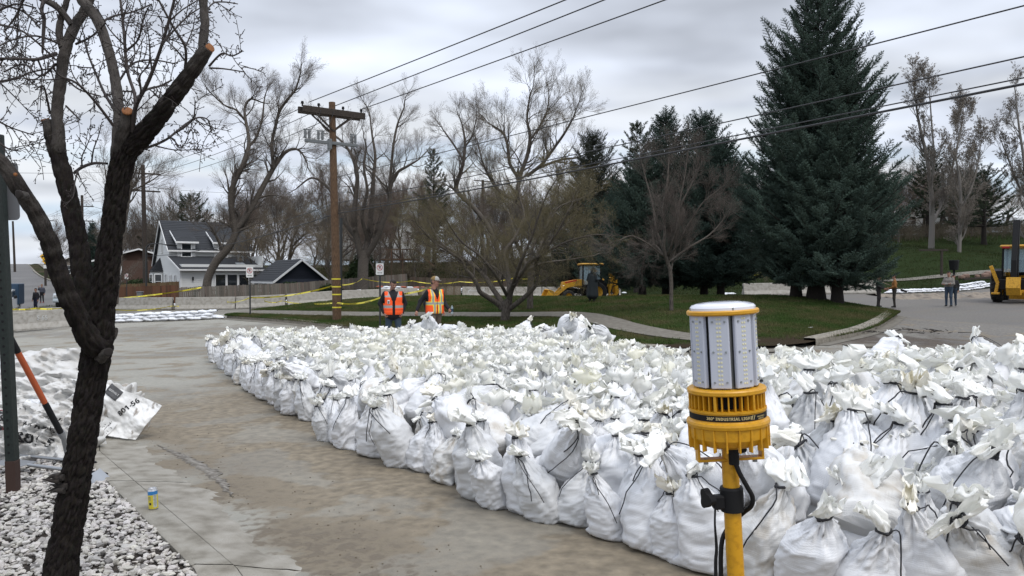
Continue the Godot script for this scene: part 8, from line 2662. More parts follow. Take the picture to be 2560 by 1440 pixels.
func people():
	rng.seed = 118
	mat("vest_cloth", lin(1, 1, 1), 0.7, {vc = true, two = true})
	var orange := Color(0.95, 0.105, 0.012)
	var silver := Color(0.30, 0.30, 0.29)
	var lime := Color(0.80, 0.72, 0.04)
	var navy := Color(0.009, 0.010, 0.015)
	# man with the open vest, hands in his pockets
	var at := gp(-3.12, 20.3, 0.0)
	var t := person("man in an open orange vest over black, hands in his jeans pockets, looking down", at, 0.25, {"top": navy, "legs": Color(0.045, 0.075, 0.11), "girth": 1.16, "size": 1.0, "look": Vector3(0.28, 0.35, 0.0), "hair": Color(0.035, 0.026, 0.02), "grip_r": 0.6, "grip_l": 0.6, "skin": Color(0.40, 0.225, 0.165),
		"extra": [[Vector3(-0.07, 0.86, 0.03), Vector3(-0.07, 0.98, 0.03), 0.13, 0.135, navy], [Vector3(0.07, 0.86, 0.03), Vector3(0.07, 0.98, 0.03), 0.13, 0.135, navy]]},
		{"sr": Vector3(-0.215, 1.43, 0), "sl": Vector3(0.215, 1.43, 0), "er": Vector3(-0.335, 1.17, -0.06), "el": Vector3(0.32, 1.17, -0.06), "wr": Vector3(-0.245, 0.93, 0.07), "wl": Vector3(0.235, 0.93, 0.07), "kl": Vector3(0.14, 0.5, 0.06), "kr": Vector3(-0.13, 0.5, -0.02), "al": Vector3(0.15, 0.09, 0.08), "ar": Vector3(-0.15, 0.09, -0.12)}, 0.022)
	vest(t, 1.16, 1.0, 0.035, func(p: Vector3, _c):
		if absf(p.y - 1.09) < 0.032: return silver
		if absf(p.y - 1.36) < 0.022 and p.z > -0.2: return silver
		if p.y > 1.36 and absf(absf(p.x) - 0.125) < 0.022: return silver
		if p.y < 1.02 and p.y > 1.005: return Color(0.35, 0.03, 0.005)
		return orange)
	var D: Dictionary = t.get_meta("joints")
	var mb := MB.new()
	mb.box(Vector3(-0.135, 1.215, 0.176), Vector3(0.062, 0.105, 0.006), Basis(Vector3.UP, -0.25), 0.001)
	var bd := part(t, "badge", mb, M.sign_white)
	mb = MB.new()
	mb.box(Vector3(-0.135, 1.205, 0.181), Vector3(0.045, 0.07, 0.004), Basis(Vector3.UP, -0.25))
	part(bd, "photo", mb, M.sign_back)
	# man in the cap, walking to the right with a bottle
	at = gp(-1.98, 19.8, 0.0)
	t = person("man in a tan cap and orange vest with lime stripes, walking with a water bottle", at, 0.55, {"top": navy, "legs": Color(0.155, 0.125, 0.095), "girth": 1.04, "size": 1.02, "look": Vector3(0.05, 0.75, 0.0), "hair": Color(0.10, 0.075, 0.06), "grip_r": 0.7, "grip_l": 0.85, "skin": Color(0.42, 0.215, 0.15)},
		{"er": Vector3(-0.33, 1.19, -0.12), "wr": Vector3(-0.46, 0.97, -0.05), "el": Vector3(0.25, 1.15, 0.02), "wl": Vector3(0.27, 1.00, 0.24), "kr": Vector3(-0.09, 0.52, 0.14), "ar": Vector3(-0.10, 0.10, 0.02), "kl": Vector3(0.10, 0.50, -0.05), "al": Vector3(0.11, 0.12, -0.34)}, 0.022)
	vest(t, 1.04, 1.02, 0.004, func(p: Vector3, _c):
		var ax := absf(p.x)
		for q in [absf(p.y - 1.16), absf(ax - 0.115 - maxf(0.0, 0.0)) if p.y > 1.16 else absf(ax - 0.075)]:
			if q < 0.027: return silver
		for q in [absf(p.y - 1.16), absf(ax - 0.115) if p.y > 1.16 else absf(ax - 0.075)]:
			if q < 0.047: return lime
		return orange)
	D = t.get_meta("joints")
	var capb := nets([[D.head + Vector3(0, 0.06, -0.02), D.head + Vector3(0.01, 0.06, 0.015), 0.101, 0.098, Color.WHITE]], 0.012, 0.02, func(p: Vector3, _c): return Color(0.42, 0.41, 0.38) if (p - D.head).dot(Vector3(0.68, 0, 0.73)) > 0.035 else Color(0.27, 0.17, 0.055), func(p: Vector3): return p.y > D.head.y + 0.048)
	var hat := part(t, "cap", capb, M.cloth)
	mb = MB.new()
	mb.colored = true
	mb.col = Color(0.30, 0.29, 0.27)
	var o := PackedVector2Array()
	for k in 14:
		var a := PI * k / 13.0
		o.append(Vector2(cos(a) * 0.078, 0.075 + sin(a) * 0.10))
	o.append(Vector2(-0.07, 0.05)); o.append(Vector2(0.07, 0.05))
	mb.poly(o, 0.008, Transform3D(Basis(Vector3.UP, 0.75) * Basis(Vector3.RIGHT, PI / 2 + 0.12), D.head + Vector3(0, 0.062, 0)))
	part(hat, "peak", mb, M.cloth)
	# the bottle in his hand
	var hand: Vector3 = D.wl + (D.wl - D.el).normalized() * 0.09
	mb = MB.new()
	mb.lathe([Vector2(0, -0.10), Vector2(0.031, -0.10), Vector2(0.033, -0.09), Vector2(0.031, -0.03), Vector2(0.033, 0.03), Vector2(0.030, 0.06), Vector2(0.012, 0.095), Vector2(0.012, 0.115), Vector2(0, 0.115)], 14)
	var bottle := thing("water_bottle", "clear plastic water bottle with a dark label in the walking man's hand", "bottle", "")
	bottle.transform = Transform3D(Basis(Vector3.UP, 0.55), at) * Transform3D(Basis(), hand + Vector3(0.035, 0.03, 0.03))
	part(bottle, "bottle", mb, M.cab_glass)
	mb = MB.new()
	mb.lathe([Vector2(0.0335, -0.05), Vector2(0.0342, -0.05), Vector2(0.0342, 0.02), Vector2(0.0335, 0.02)], 14)
	part(bottle, "wrapper", mb, M.car_blue)
	# a third walker mostly hidden behind him
	at = gp(-2.16, 21.4, 0.0)
	t = person("person in pale blue jeans mostly hidden behind the man in the cap", at, 0.6, {"top": navy, "legs": Color(0.16, 0.21, 0.28), "size": 0.98, "girth": 0.98}, {"wl": Vector3(0.24, 0.93, 0.12), "kr": Vector3(-0.11, 0.52, 0.12), "kl": Vector3(0.10, 0.5, -0.05), "al": Vector3(0.12, 0.11, -0.2)}, 0.028)
	vest(t, 0.98, 0.98, 0.01, func(p: Vector3, _c): return silver if absf(p.y - 1.14) < 0.028 else orange)
	# stooping figure in a dark poncho under the spruces
	at = gp(3.28, 31.6, 0.09)
	var cloak := Color(0.018, 0.024, 0.030)
	t = person("stooping person in a long dark hooded poncho beside the small backhoe", at, PI * 0.8, {"top": cloak, "legs": cloak, "size": 0.80, "girth": 1.0, "hair": cloak, "gloves": cloak, "look": Vector3(0.5, 0, 0), "extra": [[Vector3(-0.12, 0.35, 0.02), Vector3(-0.09, 1.2, 0.06), 0.20, 0.15, cloak], [Vector3(0.12, 0.35, 0.02), Vector3(0.09, 1.2, 0.06), 0.20, 0.15, cloak], [Vector3(0, 0.35, -0.1), Vector3(0, 1.3, 0.02), 0.2, 0.14, cloak], [Vector3(0, 1.5, 0.06), Vector3(0, 1.66, 0.10), 0.13, 0.125, cloak]]},
		{"chest": Vector3(0, 1.28, 0.10), "neck": Vector3(0, 1.44, 0.16), "head": Vector3(0, 1.58, 0.24), "wr": Vector3(-0.2, 1.0, 0.3), "wl": Vector3(0.2, 1.0, 0.3)}, 0.028)
	# pair with the broom
	var dark := Color(0.016, 0.016, 0.018)
	at = gp(20.05, 42.3, 0.0)
	t = person("person in dark work clothes facing the one in the ochre jacket", at, 0.9, {"top": dark, "legs": Color(0.025, 0.022, 0.02), "size": 1.0, "hair": Color(0.02, 0.015, 0.01)}, {"wl": Vector3(0.20, 1.02, 0.26), "wr": Vector3(-0.15, 1.0, 0.27), "er": Vector3(-0.28, 1.14, 0.02), "el": Vector3(0.28, 1.14, 0.02)}, 0.035)
	at = gp(20.62, 41.7, 0.0)
	t = person("person in an ochre jacket holding a long-handled broom", at, -2.0, {"top": Color(0.26, 0.11, 0.025), "legs": Color(0.028, 0.026, 0.022), "size": 1.0, "hair": Color(0.02, 0.015, 0.01)}, {"wl": Vector3(0.18, 1.05, 0.24), "wr": Vector3(-0.2, 1.0, 0.24)}, 0.035)
	t = thing("broom", "long-handled broom held across by the person in ochre", "broom", "", gp(20.1, 41.9, 1.25))
	mb = MB.new()
	mb.cyl(Vector3(-0.5, 0.28, 0), Vector3(0.95, -0.28, 0.1), 0.02, 8)
	part(t, "handle", mb, M.board_a)
	mb = MB.new()
	mb.box(Vector3(1.08, -0.34, 0.1), Vector3(0.34, 0.10, 0.10), Basis(Vector3(0, 0, 1), -0.35), 0.02)
	part(t, "bristles", mb, M.machine_black)
	# couple close together by the right backhoe
	at = gp(23.55, 41.7, 0.0)
	t = person("person in a pale grey hoodie and blue jeans, arms folded", at, -0.9, {"top": Color(0.25, 0.225, 0.20), "legs": Color(0.05, 0.075, 0.115), "size": 1.06, "girth": 1.02, "hair": Color(0.012, 0.01, 0.01)}, {"er": Vector3(-0.27, 1.15, 0.08), "el": Vector3(0.27, 1.15, 0.08), "wr": Vector3(0.06, 1.14, 0.24), "wl": Vector3(-0.05, 1.12, 0.25)}, 0.035)
	at = gp(24.0, 42.05, 0.0)
	t = person("shorter person in black with dark jeans, standing against the grey hoodie", at, -0.7, {"top": dark, "legs": Color(0.04, 0.06, 0.09), "size": 0.95, "hair": Color(0.012, 0.01, 0.01)}, {}, 0.035)
	# walkers on the side street
	var p := Vector3(-37.555,-1.145,-61)
	t = person("walker in a black jacket and dark jeans on the side street", gp(p.x, 61, 0.0), -0.2, {"top": Color(0.008, 0.008, 0.012), "legs": Color(0.012, 0.018, 0.04), "girth": 1.05, "hair": Color(0.012, 0.01, 0.01)}, {"kl": Vector3(0.1, 0.5, 0.08)}, 0.04)
	p = Vector3(-42.546,-0.826,-70)
	t = person("walker in a blue-grey jacket with red shoes, behind the one in black", gp(p.x, 70, 0.0), 0.1, {"top": Color(0.055, 0.06, 0.085), "legs": Color(0.01, 0.01, 0.012), "shoes": Color(0.3, 0.06, 0.05), "size": 0.95, "hair": Color(0.2, 0.12, 0.07)}, {"er": Vector3(-0.27, 1.25, 0.1), "wr": Vector3(-0.18, 1.45, 0.2)}, 0.04)

# ---------------------------------------------------------------- vehicles
func wheel(par: Node, at: Vector3, r: float, w: float, axis: Vector3, rimc: Material, lugs := 0) -> void:
	var X := Transform3D(Basis(Vector3.UP.cross(axis).normalized() if absf(axis.y) < 0.9 else Vector3.RIGHT, axis, (Vector3.UP.cross(axis)).cross(axis).normalized()), at)
	var mb := MB.new()
	mb.lathe([Vector2(r * 0.56, -w * 0.5), Vector2(r * 0.9, -w * 0.5), Vector2(r, -w * 0.36), Vector2(r, w * 0.36), Vector2(r * 0.9, w * 0.5), Vector2(r * 0.56, w * 0.5)], 32, X)
	for k in lugs:
		var a := TAU * k / lugs
		for s in [-1, 1]:
			mb.box(X * Vector3(cos(a + s * 0.06) * r, s * w * 0.2, sin(a + s * 0.06) * r), Vector3(0.07, w * 0.42, 0.05), X.basis * Basis(Vector3.UP, -a) * Basis(Vector3(1, 0, 0), s * 0.5), 0.01)
	var t := part(par, "wheel", mb, M.tyre)
	mb = MB.new()
	for s in [1.0, -1.0]:
		mb.lathe([Vector2(0, w * 0.30), Vector2(r * 0.18, w * 0.34), Vector2(r * 0.22, w * 0.2), Vector2(r * 0.45, w * 0.25), Vector2(r * 0.56, w * 0.47), Vector2(r * 0.57, w * 0.44)], 24, X * Transform3D(Basis(Vector3(1, 0, 0), 0.0 if s > 0 else PI), Z0))
	part(t, "rim", mb, rimc)

func prism(mb: MB, pts: Array, x0: float, x1: float) -> void:  # outline in (z, y) pulled across x
	var p := PackedVector2Array()
	for q in pts: p.append(q)
	mb.poly(p, x1 - x0, Transform3D(Basis(Vector3(0, 0, -1), Vector3.UP, Vector3(1, 0, 0)), Vector3(x0, 0, 0)))

func backhoe(nm: String, label: String, at: Vector3, turn: float, scl: float, boom_up: bool) -> void:
	# local axes: forward (bucket) +z, in prism outlines first coordinate is -z, so forward is negative
	var t := thing(nm, label, "backhoe loader", "", at, turn)
	t.scale = Vector3.ONE * scl
	var mb := MB.new()
	prism(mb, [Vector2(-1.75, 0.62), Vector2(1.35, 0.62), Vector2(1.35, 1.0), Vector2(-1.75, 1.02)], -0.38, 0.38)
	part(t, "chassis", mb, M.machine_black)
	mb = MB.new()
	prism(mb, [Vector2(-1.72, 1.0), Vector2(-0.25, 1.0), Vector2(-0.25, 1.62), Vector2(-0.6, 1.60), Vector2(-1.65, 1.42)], -0.42, 0.42)
	part(t, "hood", mb, M.cat_yellow)
	mb = MB.new()
	for s in [-1, 1]: mb.box(Vector3(s * 0.425, 1.3, 1.0), Vector3(0.012, 0.14, 0.5))
	part(t, "vent", mb, M.machine_black)
	for s in [-1.0, 1.0]:
		wheel(t, Vector3(s * 0.82, 0.42, 1.35), 0.42, 0.30, Vector3(1, 0, 0), M.cat_yellow, 18)
		wheel(t, Vector3(s * 0.86, 0.72, -0.65), 0.72, 0.46, Vector3(1, 0, 0), M.cat_yellow, 20)
	# cab
	mb = MB.new()
	for s in [-1, 1]:
		for z in [-1.05, 0.28]:
			mb.bar(Vector3(s * 0.62, 1.05, z), Vector3(s * 0.58, 2.62, z * 0.95), 0.09, 0.09, Vector3.FORWARD, 0.01)
		mb.bar(Vector3(s * 0.63, 1.15, -1.05), Vector3(s * 0.63, 1.15, 0.28), 0.08, 0.2)
		prism(mb, [Vector2(0.05, 1.1), Vector2(1.35, 1.1), Vector2(1.3, 1.5), Vector2(0.9, 1.62), Vector2(0.35, 1.62)], s * 0.64 + (-0.03 if s > 0 else -0.40), s * 0.64 + (0.40 if s > 0 else 0.03))
	mb.box(Vector3(0, 1.1, -0.4), Vector3(1.2, 0.14, 1.4))
	part(t, "cab_frame", mb, M.machine_black)
	mb = MB.new()
	mb.box(Vector3(0, 2.70, -0.4), Vector3(1.42, 0.14, 1.62), Basis(), 0.05)
	var rf := part(t, "cab_roof", mb, M.cat_yellow)
	mb = MB.new()
	for s in [-1, 1]: mb.box(Vector3(s * 0.45, 2.64, -1.2), Vector3(0.32, 0.1, 0.06), Basis(), 0.02)
	part(rf, "tail_light", mb, M.sign_red)
	mb = MB.new()
	for s in [-1, 1]: mb.box(Vector3(s * 0.6, 1.9, -0.4), Vector3(0.012, 1.3, 1.2))
	mb.box(Vector3(0, 1.95, 0.26), Vector3(1.1, 1.2, 0.012))
	mb.box(Vector3(0, 2.0, -1.04), Vector3(1.1, 1.1, 0.012))
	part(t, "window", mb, M.cab_glass)
	mb = MB.new()
	mb.box(Vector3(0, 1.35, -0.35), Vector3(0.5, 0.14, 0.5), Basis(), 0.04)
	mb.box(Vector3(0, 1.7, -0.6), Vector3(0.48, 0.7, 0.12), Basis(), 0.04)
	part(t, "seat", mb, M.machine_black)
	# loader arms and bucket
	for s in [-1.0, 1.0]:
		mb = MB.new()
		prism(mb, [Vector2(0.2, 1.45), Vector2(-0.3, 1.62), Vector2(-1.5, 1.28), Vector2(-2.35, 0.45), Vector2(-2.5, 0.35), Vector2(-2.3, 0.28), Vector2(-1.35, 1.05), Vector2(0.15, 1.25)], s * 0.52 - 0.06, s * 0.52 + 0.06)
		var arm := part(t, "loader_arm", mb, M.cat_yellow)
		mb = MB.new()
		mb.cyl(Vector3(s * 0.52, 0.95, 0.5), Vector3(s * 0.52, 1.12, 1.35), 0.05, 10)
		mb.cyl(Vector3(s * 0.52, 1.12, 1.35), Vector3(s * 0.52, 1.18, 1.7), 0.03, 10)
		part(arm, "cylinder", mb, M.chrome)
	mb = MB.new()
	prism(mb, [Vector2(-2.42, 0.05), Vector2(-3.25, 0.02), Vector2(-3.27, 0.07), Vector2(-2.55, 0.16), Vector2(-2.46, 0.36), Vector2(-2.52, 0.72), Vector2(-2.78, 0.88), Vector2(-2.72, 0.92), Vector2(-2.42, 0.78), Vector2(-2.34, 0.4)], -1.05, 1.05)
	for s in [-1.05, 1.02]: prism(mb, [Vector2(-2.42, 0.05), Vector2(-3.2, 0.03), Vector2(-2.78, 0.88), Vector2(-2.45, 0.78)], s, s + 0.03)
	part(t, "bucket", mb, M.cat_yellow)
	mb = MB.new()
	mb.bar(Vector3(-0.58, 1.38, 1.55), Vector3(-0.58, 1.55, 0.7), 0.02, 0.1)
	mb.bar(Vector3(0.58, 1.38, 1.55), Vector3(0.58, 1.55, 0.7), 0.02, 0.1)
	part(t, "red_stripe", mb, M.sign_red)
	# backhoe: swing frame, boom, stick, bucket, stabilisers
	mb = MB.new()
	mb.box(Vector3(0, 0.85, -1.45), Vector3(1.5, 0.5, 0.25), Basis(), 0.03)
	part(t, "rear_frame", mb, M.machine_black)
	mb = MB.new()
	if boom_up:
		prism(mb, [Vector2(1.5, 0.75), Vector2(1.85, 0.75), Vector2(1.95, 1.4), Vector2(1.70, 2.9), Vector2(1.35, 3.95), Vector2(1.2, 3.85), Vector2(1.48, 2.7), Vector2(1.6, 1.5)], -0.14, 0.14)
	else:
		prism(mb, [Vector2(1.5, 0.7), Vector2(1.8, 0.6), Vector2(2.1, 1.5), Vector2(2.0, 2.5), Vector2(1.75, 2.6), Vector2(1.8, 1.5)], -0.14, 0.14)
	var boom := part(t, "boom", mb, M.machine_black if boom_up else M.cat_yellow)
	mb = MB.new()
	if boom_up:
		prism(mb, [Vector2(1.3, 3.75), Vector2(1.5, 3.9), Vector2(2.2, 2.0), Vector2(2.25, 1.2), Vector2(2.1, 1.2), Vector2(1.95, 2.0)], -0.11, 0.11)
	else:
		prism(mb, [Vector2(1.8, 2.55), Vector2(2.05, 2.5), Vector2(2.35, 1.6), Vector2(2.3, 0.7), Vector2(2.05, 0.7), Vector2(2.1, 1.6)], -0.16, 0.16)
	part(t, "stick", mb, M.machine_black if boom_up else M.cat_yellow)
	mb = MB.new()
	prism(mb, [Vector2(2.05, 1.2), Vector2(2.35, 1.2), Vector2(2.45, 0.7), Vector2(2.2, 0.35), Vector2(1.75, 0.4), Vector2(1.7, 0.5), Vector2(2.1, 0.55), Vector2(2.2, 0.8)], -0.28, 0.28)
	part(t, "digging_bucket", mb, M.cat_yellow)
	mb = MB.new()
	mb.cyl(Vector3(0.0, 1.7, -1.95), Vector3(0.0, 2.9, -1.75), 0.05, 10)
	part(boom, "cylinder", mb, M.chrome)
	for s in [-1.0, 1.0]:
		mb = MB.new()
		mb.bar(Vector3(s * 0.72, 0.9, -1.55), Vector3(s * 1.02, 1.75, -1.58), 0.16, 0.12, Vector3.FORWARD, 0.02)
		mb.bar(Vector3(s * 0.72, 0.9, -1.6), Vector3(s * 0.80, 0.45, -1.6), 0.14, 0.12, Vector3.FORWARD, 0.02)
		mb.box(Vector3(s * 0.80, 0.42, -1.6), Vector3(0.34, 0.1, 0.3), Basis(), 0.02)
		part(t, "stabiliser", mb, M.cat_yellow)

func car(nm: String, label: String, cat: String, at: Vector3, turn: float, paint: Material, truck: bool) -> void:
	var t := thing(nm, label, cat, "", at, turn)
	var mb := MB.new()
	var L := -2.6
	prism(mb, [Vector2(L, 0.45), Vector2(L + 0.02, 0.85), Vector2(L + 0.15, 1.05), Vector2(-1.2, 1.18), Vector2(2.6, 1.18), Vector2(2.65, 0.5), Vector2(2.3, 0.42)], -0.95, 0.95)
	part(t, "body", mb, paint)
	mb = MB.new()
	var roof := [Vector2(-1.3, 1.15), Vector2(-0.55, 1.80), Vector2(0.9 if truck else 2.0, 1.84), Vector2(1.1 if truck else 2.5, 1.15)]
	prism(mb, roof, -0.82, 0.82)
	var cab := part(t, "cabin", mb, paint)
	mb = MB.new()
	var a := Vector3(0, 1.20, 1.27)
	var b := Vector3(0, 1.74, 0.64)
	mb.quad(a + Vector3(-0.74, 0, 0.02), a + Vector3(0.74, 0, 0.02), b + Vector3(0.68, 0, 0.02), b + Vector3(-0.68, 0, 0.02))
	for s in [-1.0, 1.0]: mb.box(Vector3(s * 0.825, 1.48, 0.0), Vector3(0.012, 0.44, 1.2))
	part(cab, "window", mb, M.glass_dark)
	for s in [-1.0, 1.0]:
		for z in [1.65, -1.65]: wheel(t, Vector3(s * 0.85, 0.36, z), 0.37, 0.24, Vector3(1, 0, 0), M.chrome)
		mb = MB.new()
		mb.box(Vector3(s * 0.72, 0.88, -L - 0.02), Vector3(0.36, 0.2, 0.08), Basis(), 0.03)
		part(t, "headlight", mb, M.chrome)
		mb = MB.new()
		mb.box(Vector3(s * 1.08, 1.28, 0.95), Vector3(0.22, 0.24, 0.1), Basis(), 0.04)
		part(t, "mirror", mb, M.machine_black)
	mb = MB.new()
	mb.box(Vector3(0, 0.84, -L + 0.0), Vector3(1.05, 0.28, 0.06), Basis(), 0.03)
	part(t, "grille", mb, M.machine_black)
	mb = MB.new()
	mb.box(Vector3(0, 0.55, -L + 0.05), Vector3(1.9, 0.2, 0.16), Basis(), 0.05)
	part(t, "bumper", mb, M.machine_black if truck else paint)
	if truck:
		mb = MB.new()
		mb.box(Vector3(0, 1.45, -2.0), Vector3(2.1, 1.6, 2.6), Basis(), 0.04)
		part(t, "box_body", mb, M.car_blue)

func vehicles():
	rng.seed = 129
	backhoe("backhoe_loader", "small yellow backhoe loader parked under the dark spruces", gp(3.859779531692076, 41.0, -0.02), -PI * 0.5 + 0.12, 0.74, false)
	backhoe("backhoe_loader", "backhoe loader at the right edge seen from behind, its boom folded up", gp(29.561297271000022, 45.0, -0.02), PI - 0.70, 1.18, true)
	car("pickup_truck", "white pickup truck with a blue box body on the side street", "truck", gp(-38.34677292074739, 58.0, 0.0), 0.42, M.car_white, true)
	car("parked_car", "silver car half hidden behind the near tree's trunk", "car", gp(-31.344214109727268, 56.0, 0.0), 0.25, M.car_silver, false)


# ---------------------------------------------------------------- the near left corner
func front_corner():
	rng.seed = 140
	var A := [Vector2(-5.9, 10.6), Vector2(-3.82,6.99), Vector2(-1.78,4.31), Vector2(-0.55, 2.2)]
	var B := [Vector2(-5.7, 10.6), Vector2(-4.04,7.55), Vector2(-1.54,4.3), Vector2(-0.28, 2.2)]
	var C := [Vector2(-5.2, 10.6), Vector2(-4.09,8.49), Vector2(-2.75,6.8), Vector2(-1.23,4.54), Vector2(0.12, 2.2)]
	# gravel bed
	var bed := MB.new()
	bed.grid(20, 30, func(a, b):
		var q := along(A, 1.0 - b)
		return gp(lerpf(q.x, q.x - 7.5, 1.0 - a), q.y, 0.012))
	struct("gravel_bed", bed, M.soil)
	var meshes := []
	for k in 4:
		var mb := MB.new()
		var f := FastNoiseLite.new(); f.seed = 40 + k; f.frequency = 1.0
		mb.grid(7, 5, func(a, b):
			var q := Vector3(cos(TAU * a) * sin(PI * b), -cos(PI * b), -sin(TAU * a) * sin(PI * b))
			q = q * (1.0 + 0.55 * f.get_noise_3dv(q * 1.4))
			for s in 5:
				var nn := Vector3(sin(s * 2.1 + k), cos(s * 1.7 + k * 2.0), sin(s * 3.3 + k * 0.7)).normalized()
				var d := q.dot(nn) - 0.62
				if d > 0.0: q -= nn * d
			return q * Vector3(1.0, 0.7, 0.85))
		# facets
		var fl := MB.new()
		for j in range(0, mb.i.size(), 3):
			fl.tri(mb.v[mb.i[j]], mb.v[mb.i[j + 2]], mb.v[mb.i[j + 1]])
		meshes.append(fl.mesh())
	mat("limestone", lin(1, 1, 1), 0.85, {vc = true, tex = ntex(0.06, [Color(0.72, 0.70, 0.68), Color(1, 1, 1)], 256, 4, 141), tri = 9.0, world = true})
	var g := thing("gravel", "bed of broken white limestone gravel around the near tree", "gravel", "")
	g.set_meta("kind", "stuff")
	for k in 4:
		var xs := []
		var tints := []
		for j in 7200:
			var q := along(A, rng.randf() * 0.80 + 0.12)
			var off := pow(rng.randf(), 1.3) * 6.0
			if q.x - off < -q.y * 0.72 - 1.6: continue
			if off < 0.35 and rng.randf() < 0.5 * (1.0 - off / 0.35): continue
			var layer := rng.randf()
			var s := R(0.013, 0.030) * (1.5 if rng.randf() < 0.07 else 1.0)
			var Bs := Basis(Vector3(R(-1, 1), R(-1, 1), R(-1, 1)).normalized(), R(0, TAU))
			xs.append(Transform3D(Bs.scaled(Vector3(s, s, s) * Vector3(R(0.8, 1.3), R(0.55, 0.9), R(0.8, 1.2))), gp(q.x - off, q.y, 0.012 + layer * 0.022)))
			var v := R(0.48, 0.76)
			if rng.randf() < 0.10: v = R(0.16, 0.36)
			tints.append(Color(v, v * R(0.95, 0.985), v * R(0.88, 0.95)))
		var o := scatter(g, "stones", meshes[k], M.limestone, xs, tints)
		o.set_meta("kind", "stuff")
	# flat kerb and gutter of separately cast slabs
	var kb := struct("kerb", ribbon(A, 0.0, 0.1, -0.02, 20), M.soil)
	var gt := struct("gutter", ribbon(B, 0.0, 0.2, -0.02, 20), M.soil)
	for k in 4:
		for w in 2:
			var P := A if w == 0 else B
			var Q := B if w == 0 else C
			var mb := MB.new()
			mb.colored = true
			var t0 := k / 4.0 + 0.0008
			var t1 := (k + 1) / 4.0 - 0.0008
			var shade := R(0.86, 1.04)
			mb.col = Color(shade, shade * 0.99, shade * 0.97)
			var lift := (0.048 if w == 0 else 0.040)
			var fall := (0.044 if w == 0 else -0.022)
			mb.grid(12, 44, func(a, b):
				var p := along(P, lerpf(t0, t1, b))
				var q := along(Q, lerpf(t0, t1, b))
				var e := p.lerp(q, a * (0.988 if w == 0 else 0.99) + (0.0 if w == 0 else 0.01))
				var edge := 0.010 * (1.0 - smoothstep(0.0, 0.06, a)) if w == 0 else 0.0
				var wash = 0.0 if w == 0 else 0.030 * noise.get_noise_2d(e.x * 1.7, e.y * 1.7) * a + 0.012 * noise.get_noise_2d(e.x * 7.0, e.y * 5.0) * a
				return gp(e.x, e.y, lerpf(lift, fall, a) - edge + wash + 0.0025 * noise.get_noise_2d(e.x * 5.0, e.y * 5.0)))
			mb.grid(10, 1, func(a, b):
				var p := along(P, t0).lerp(along(Q, t0), a)
				return gp(p.x, p.y, lerpf(lift, fall, a) - 0.06 * b + 0.0025 * noise.get_noise_2d(p.x * 5.0, p.y * 5.0)))
			if w == 0:
				mb.grid(16, 1, func(a, b):
					var p := along(P, lerpf(t0, t1, a))
					return gp(p.x, p.y, lift - 0.010 - 0.08 * (1.0 - b)))
			part(kb if w == 0 else gt, "kerb_slab" if w == 0 else "gutter_slab", mb, M.gutter)
	# broken asphalt lip beside the gutter
	var lip := MB.new()
	lip.colored = true
	lip.grid(70, 6, func(a, b):
		var q := along(C, lerpf(0.30, 0.56, a))
		var rag := 0.05 * noise.get_noise_1d(a * 34.0) + 0.03 * noise.get_noise_1d(a * 120.0)
		var w = b * (0.14 + 0.10 * noise.get_noise_1d(a * 40.0 + 9.0)) * sin(PI * a)
		var h = (0.013 * (1.0 - b) + 0.006 * noise.get_noise_2d(a * 60.0, b * 6.0)) * sin(PI * a) if b > 0.0 else -0.01
		return gp(q.x + 0.02 + rag + w, q.y, 0.002 + h))
	for q in lip.c.size():
		var n := 0.5 + 0.5 * noise.get_noise_2d(lip.v[q].x * 30.0, lip.v[q].z * 30.0)
		lip.c[q] = Color(0.27, 0.25, 0.22).lerp(Color(0.10, 0.085, 0.065), smoothstep(0.3, 0.75, n))
	struct("asphalt_edge", lip, M.road_far)
	# drinks can
	var t := thing("drinks_can", "tall blue and yellow drinks can standing on the concrete kerb", "can", "", gp(-2.55, 5.48, 0.044), 0.3)
	t.rotation.z = 0.05
	var alu := mat("can_metal", lin(0.62, 0.62, 0.63), 0.28, {metal = 0.9})
	var mb := MB.new()
	mb.lathe([Vector2(0.0, 0.004), Vector2(0.020, 0.003), Vector2(0.024, 0.0), Vector2(0.027, 0.004), Vector2(0.0325, 0.012)], 36)
	mb.lathe([Vector2(0.0325, 0.136), Vector2(0.0275, 0.150), Vector2(0.0278, 0.154), Vector2(0.026, 0.155), Vector2(0.0245, 0.149), Vector2(0.0, 0.149)], 36)
	mb.box(Vector3(0.004, 0.151, 0.004), Vector3(0.012, 0.0015, 0.02))
	part(t, "lid", mb, alu)
	mb = MB.new()
	mb.lathe([Vector2(0.0325, 0.012), Vector2(0.0328, 0.018), Vector2(0.0328, 0.110)], 36)
	var bodyp := part(t, "body", mb, mat("can_yellow", lin(0.55, 0.46, 0.03), 0.3, {coat = 0.5}))
	mb = MB.new()
	mb.lathe([Vector2(0.0328, 0.110), Vector2(0.0328, 0.130), Vector2(0.0325, 0.136)], 36)
	part(t, "shoulder", mb, mat("can_blue", lin(0.02, 0.17, 0.42), 0.3, {coat = 0.5}))
	var curve := func(q: Vector3, a0: float, y: float) -> Vector3:
		var a: float = q.x / 0.0331 + a0
		return Vector3(sin(a) * (0.0331 + q.z), y + q.y, cos(a) * (0.0331 + q.z))
	mb = MB.new()
	mb.grid(10, 2, func(a, b): return curve.call(Vector3((a - 0.5) * 0.026, 0, 0), 0.55, lerpf(0.022, 0.112, b)))
	var pl := part(bodyp, "facts_panel", mb, mat("can_panel", lin(0.42, 0.44, 0.40), 0.4))
	mb = MB.new()
	for k in 9:
		mb.grid(6, 1, func(a, b): return curve.call(Vector3((a - 0.5) * (0.020 - 0.004 * (k % 3)), 0, 0.0002), 0.55, 0.104 - k * 0.0085 + b * 0.0022))
	part(pl, "print", mb, M.sign_black)
	mb = MB.new()
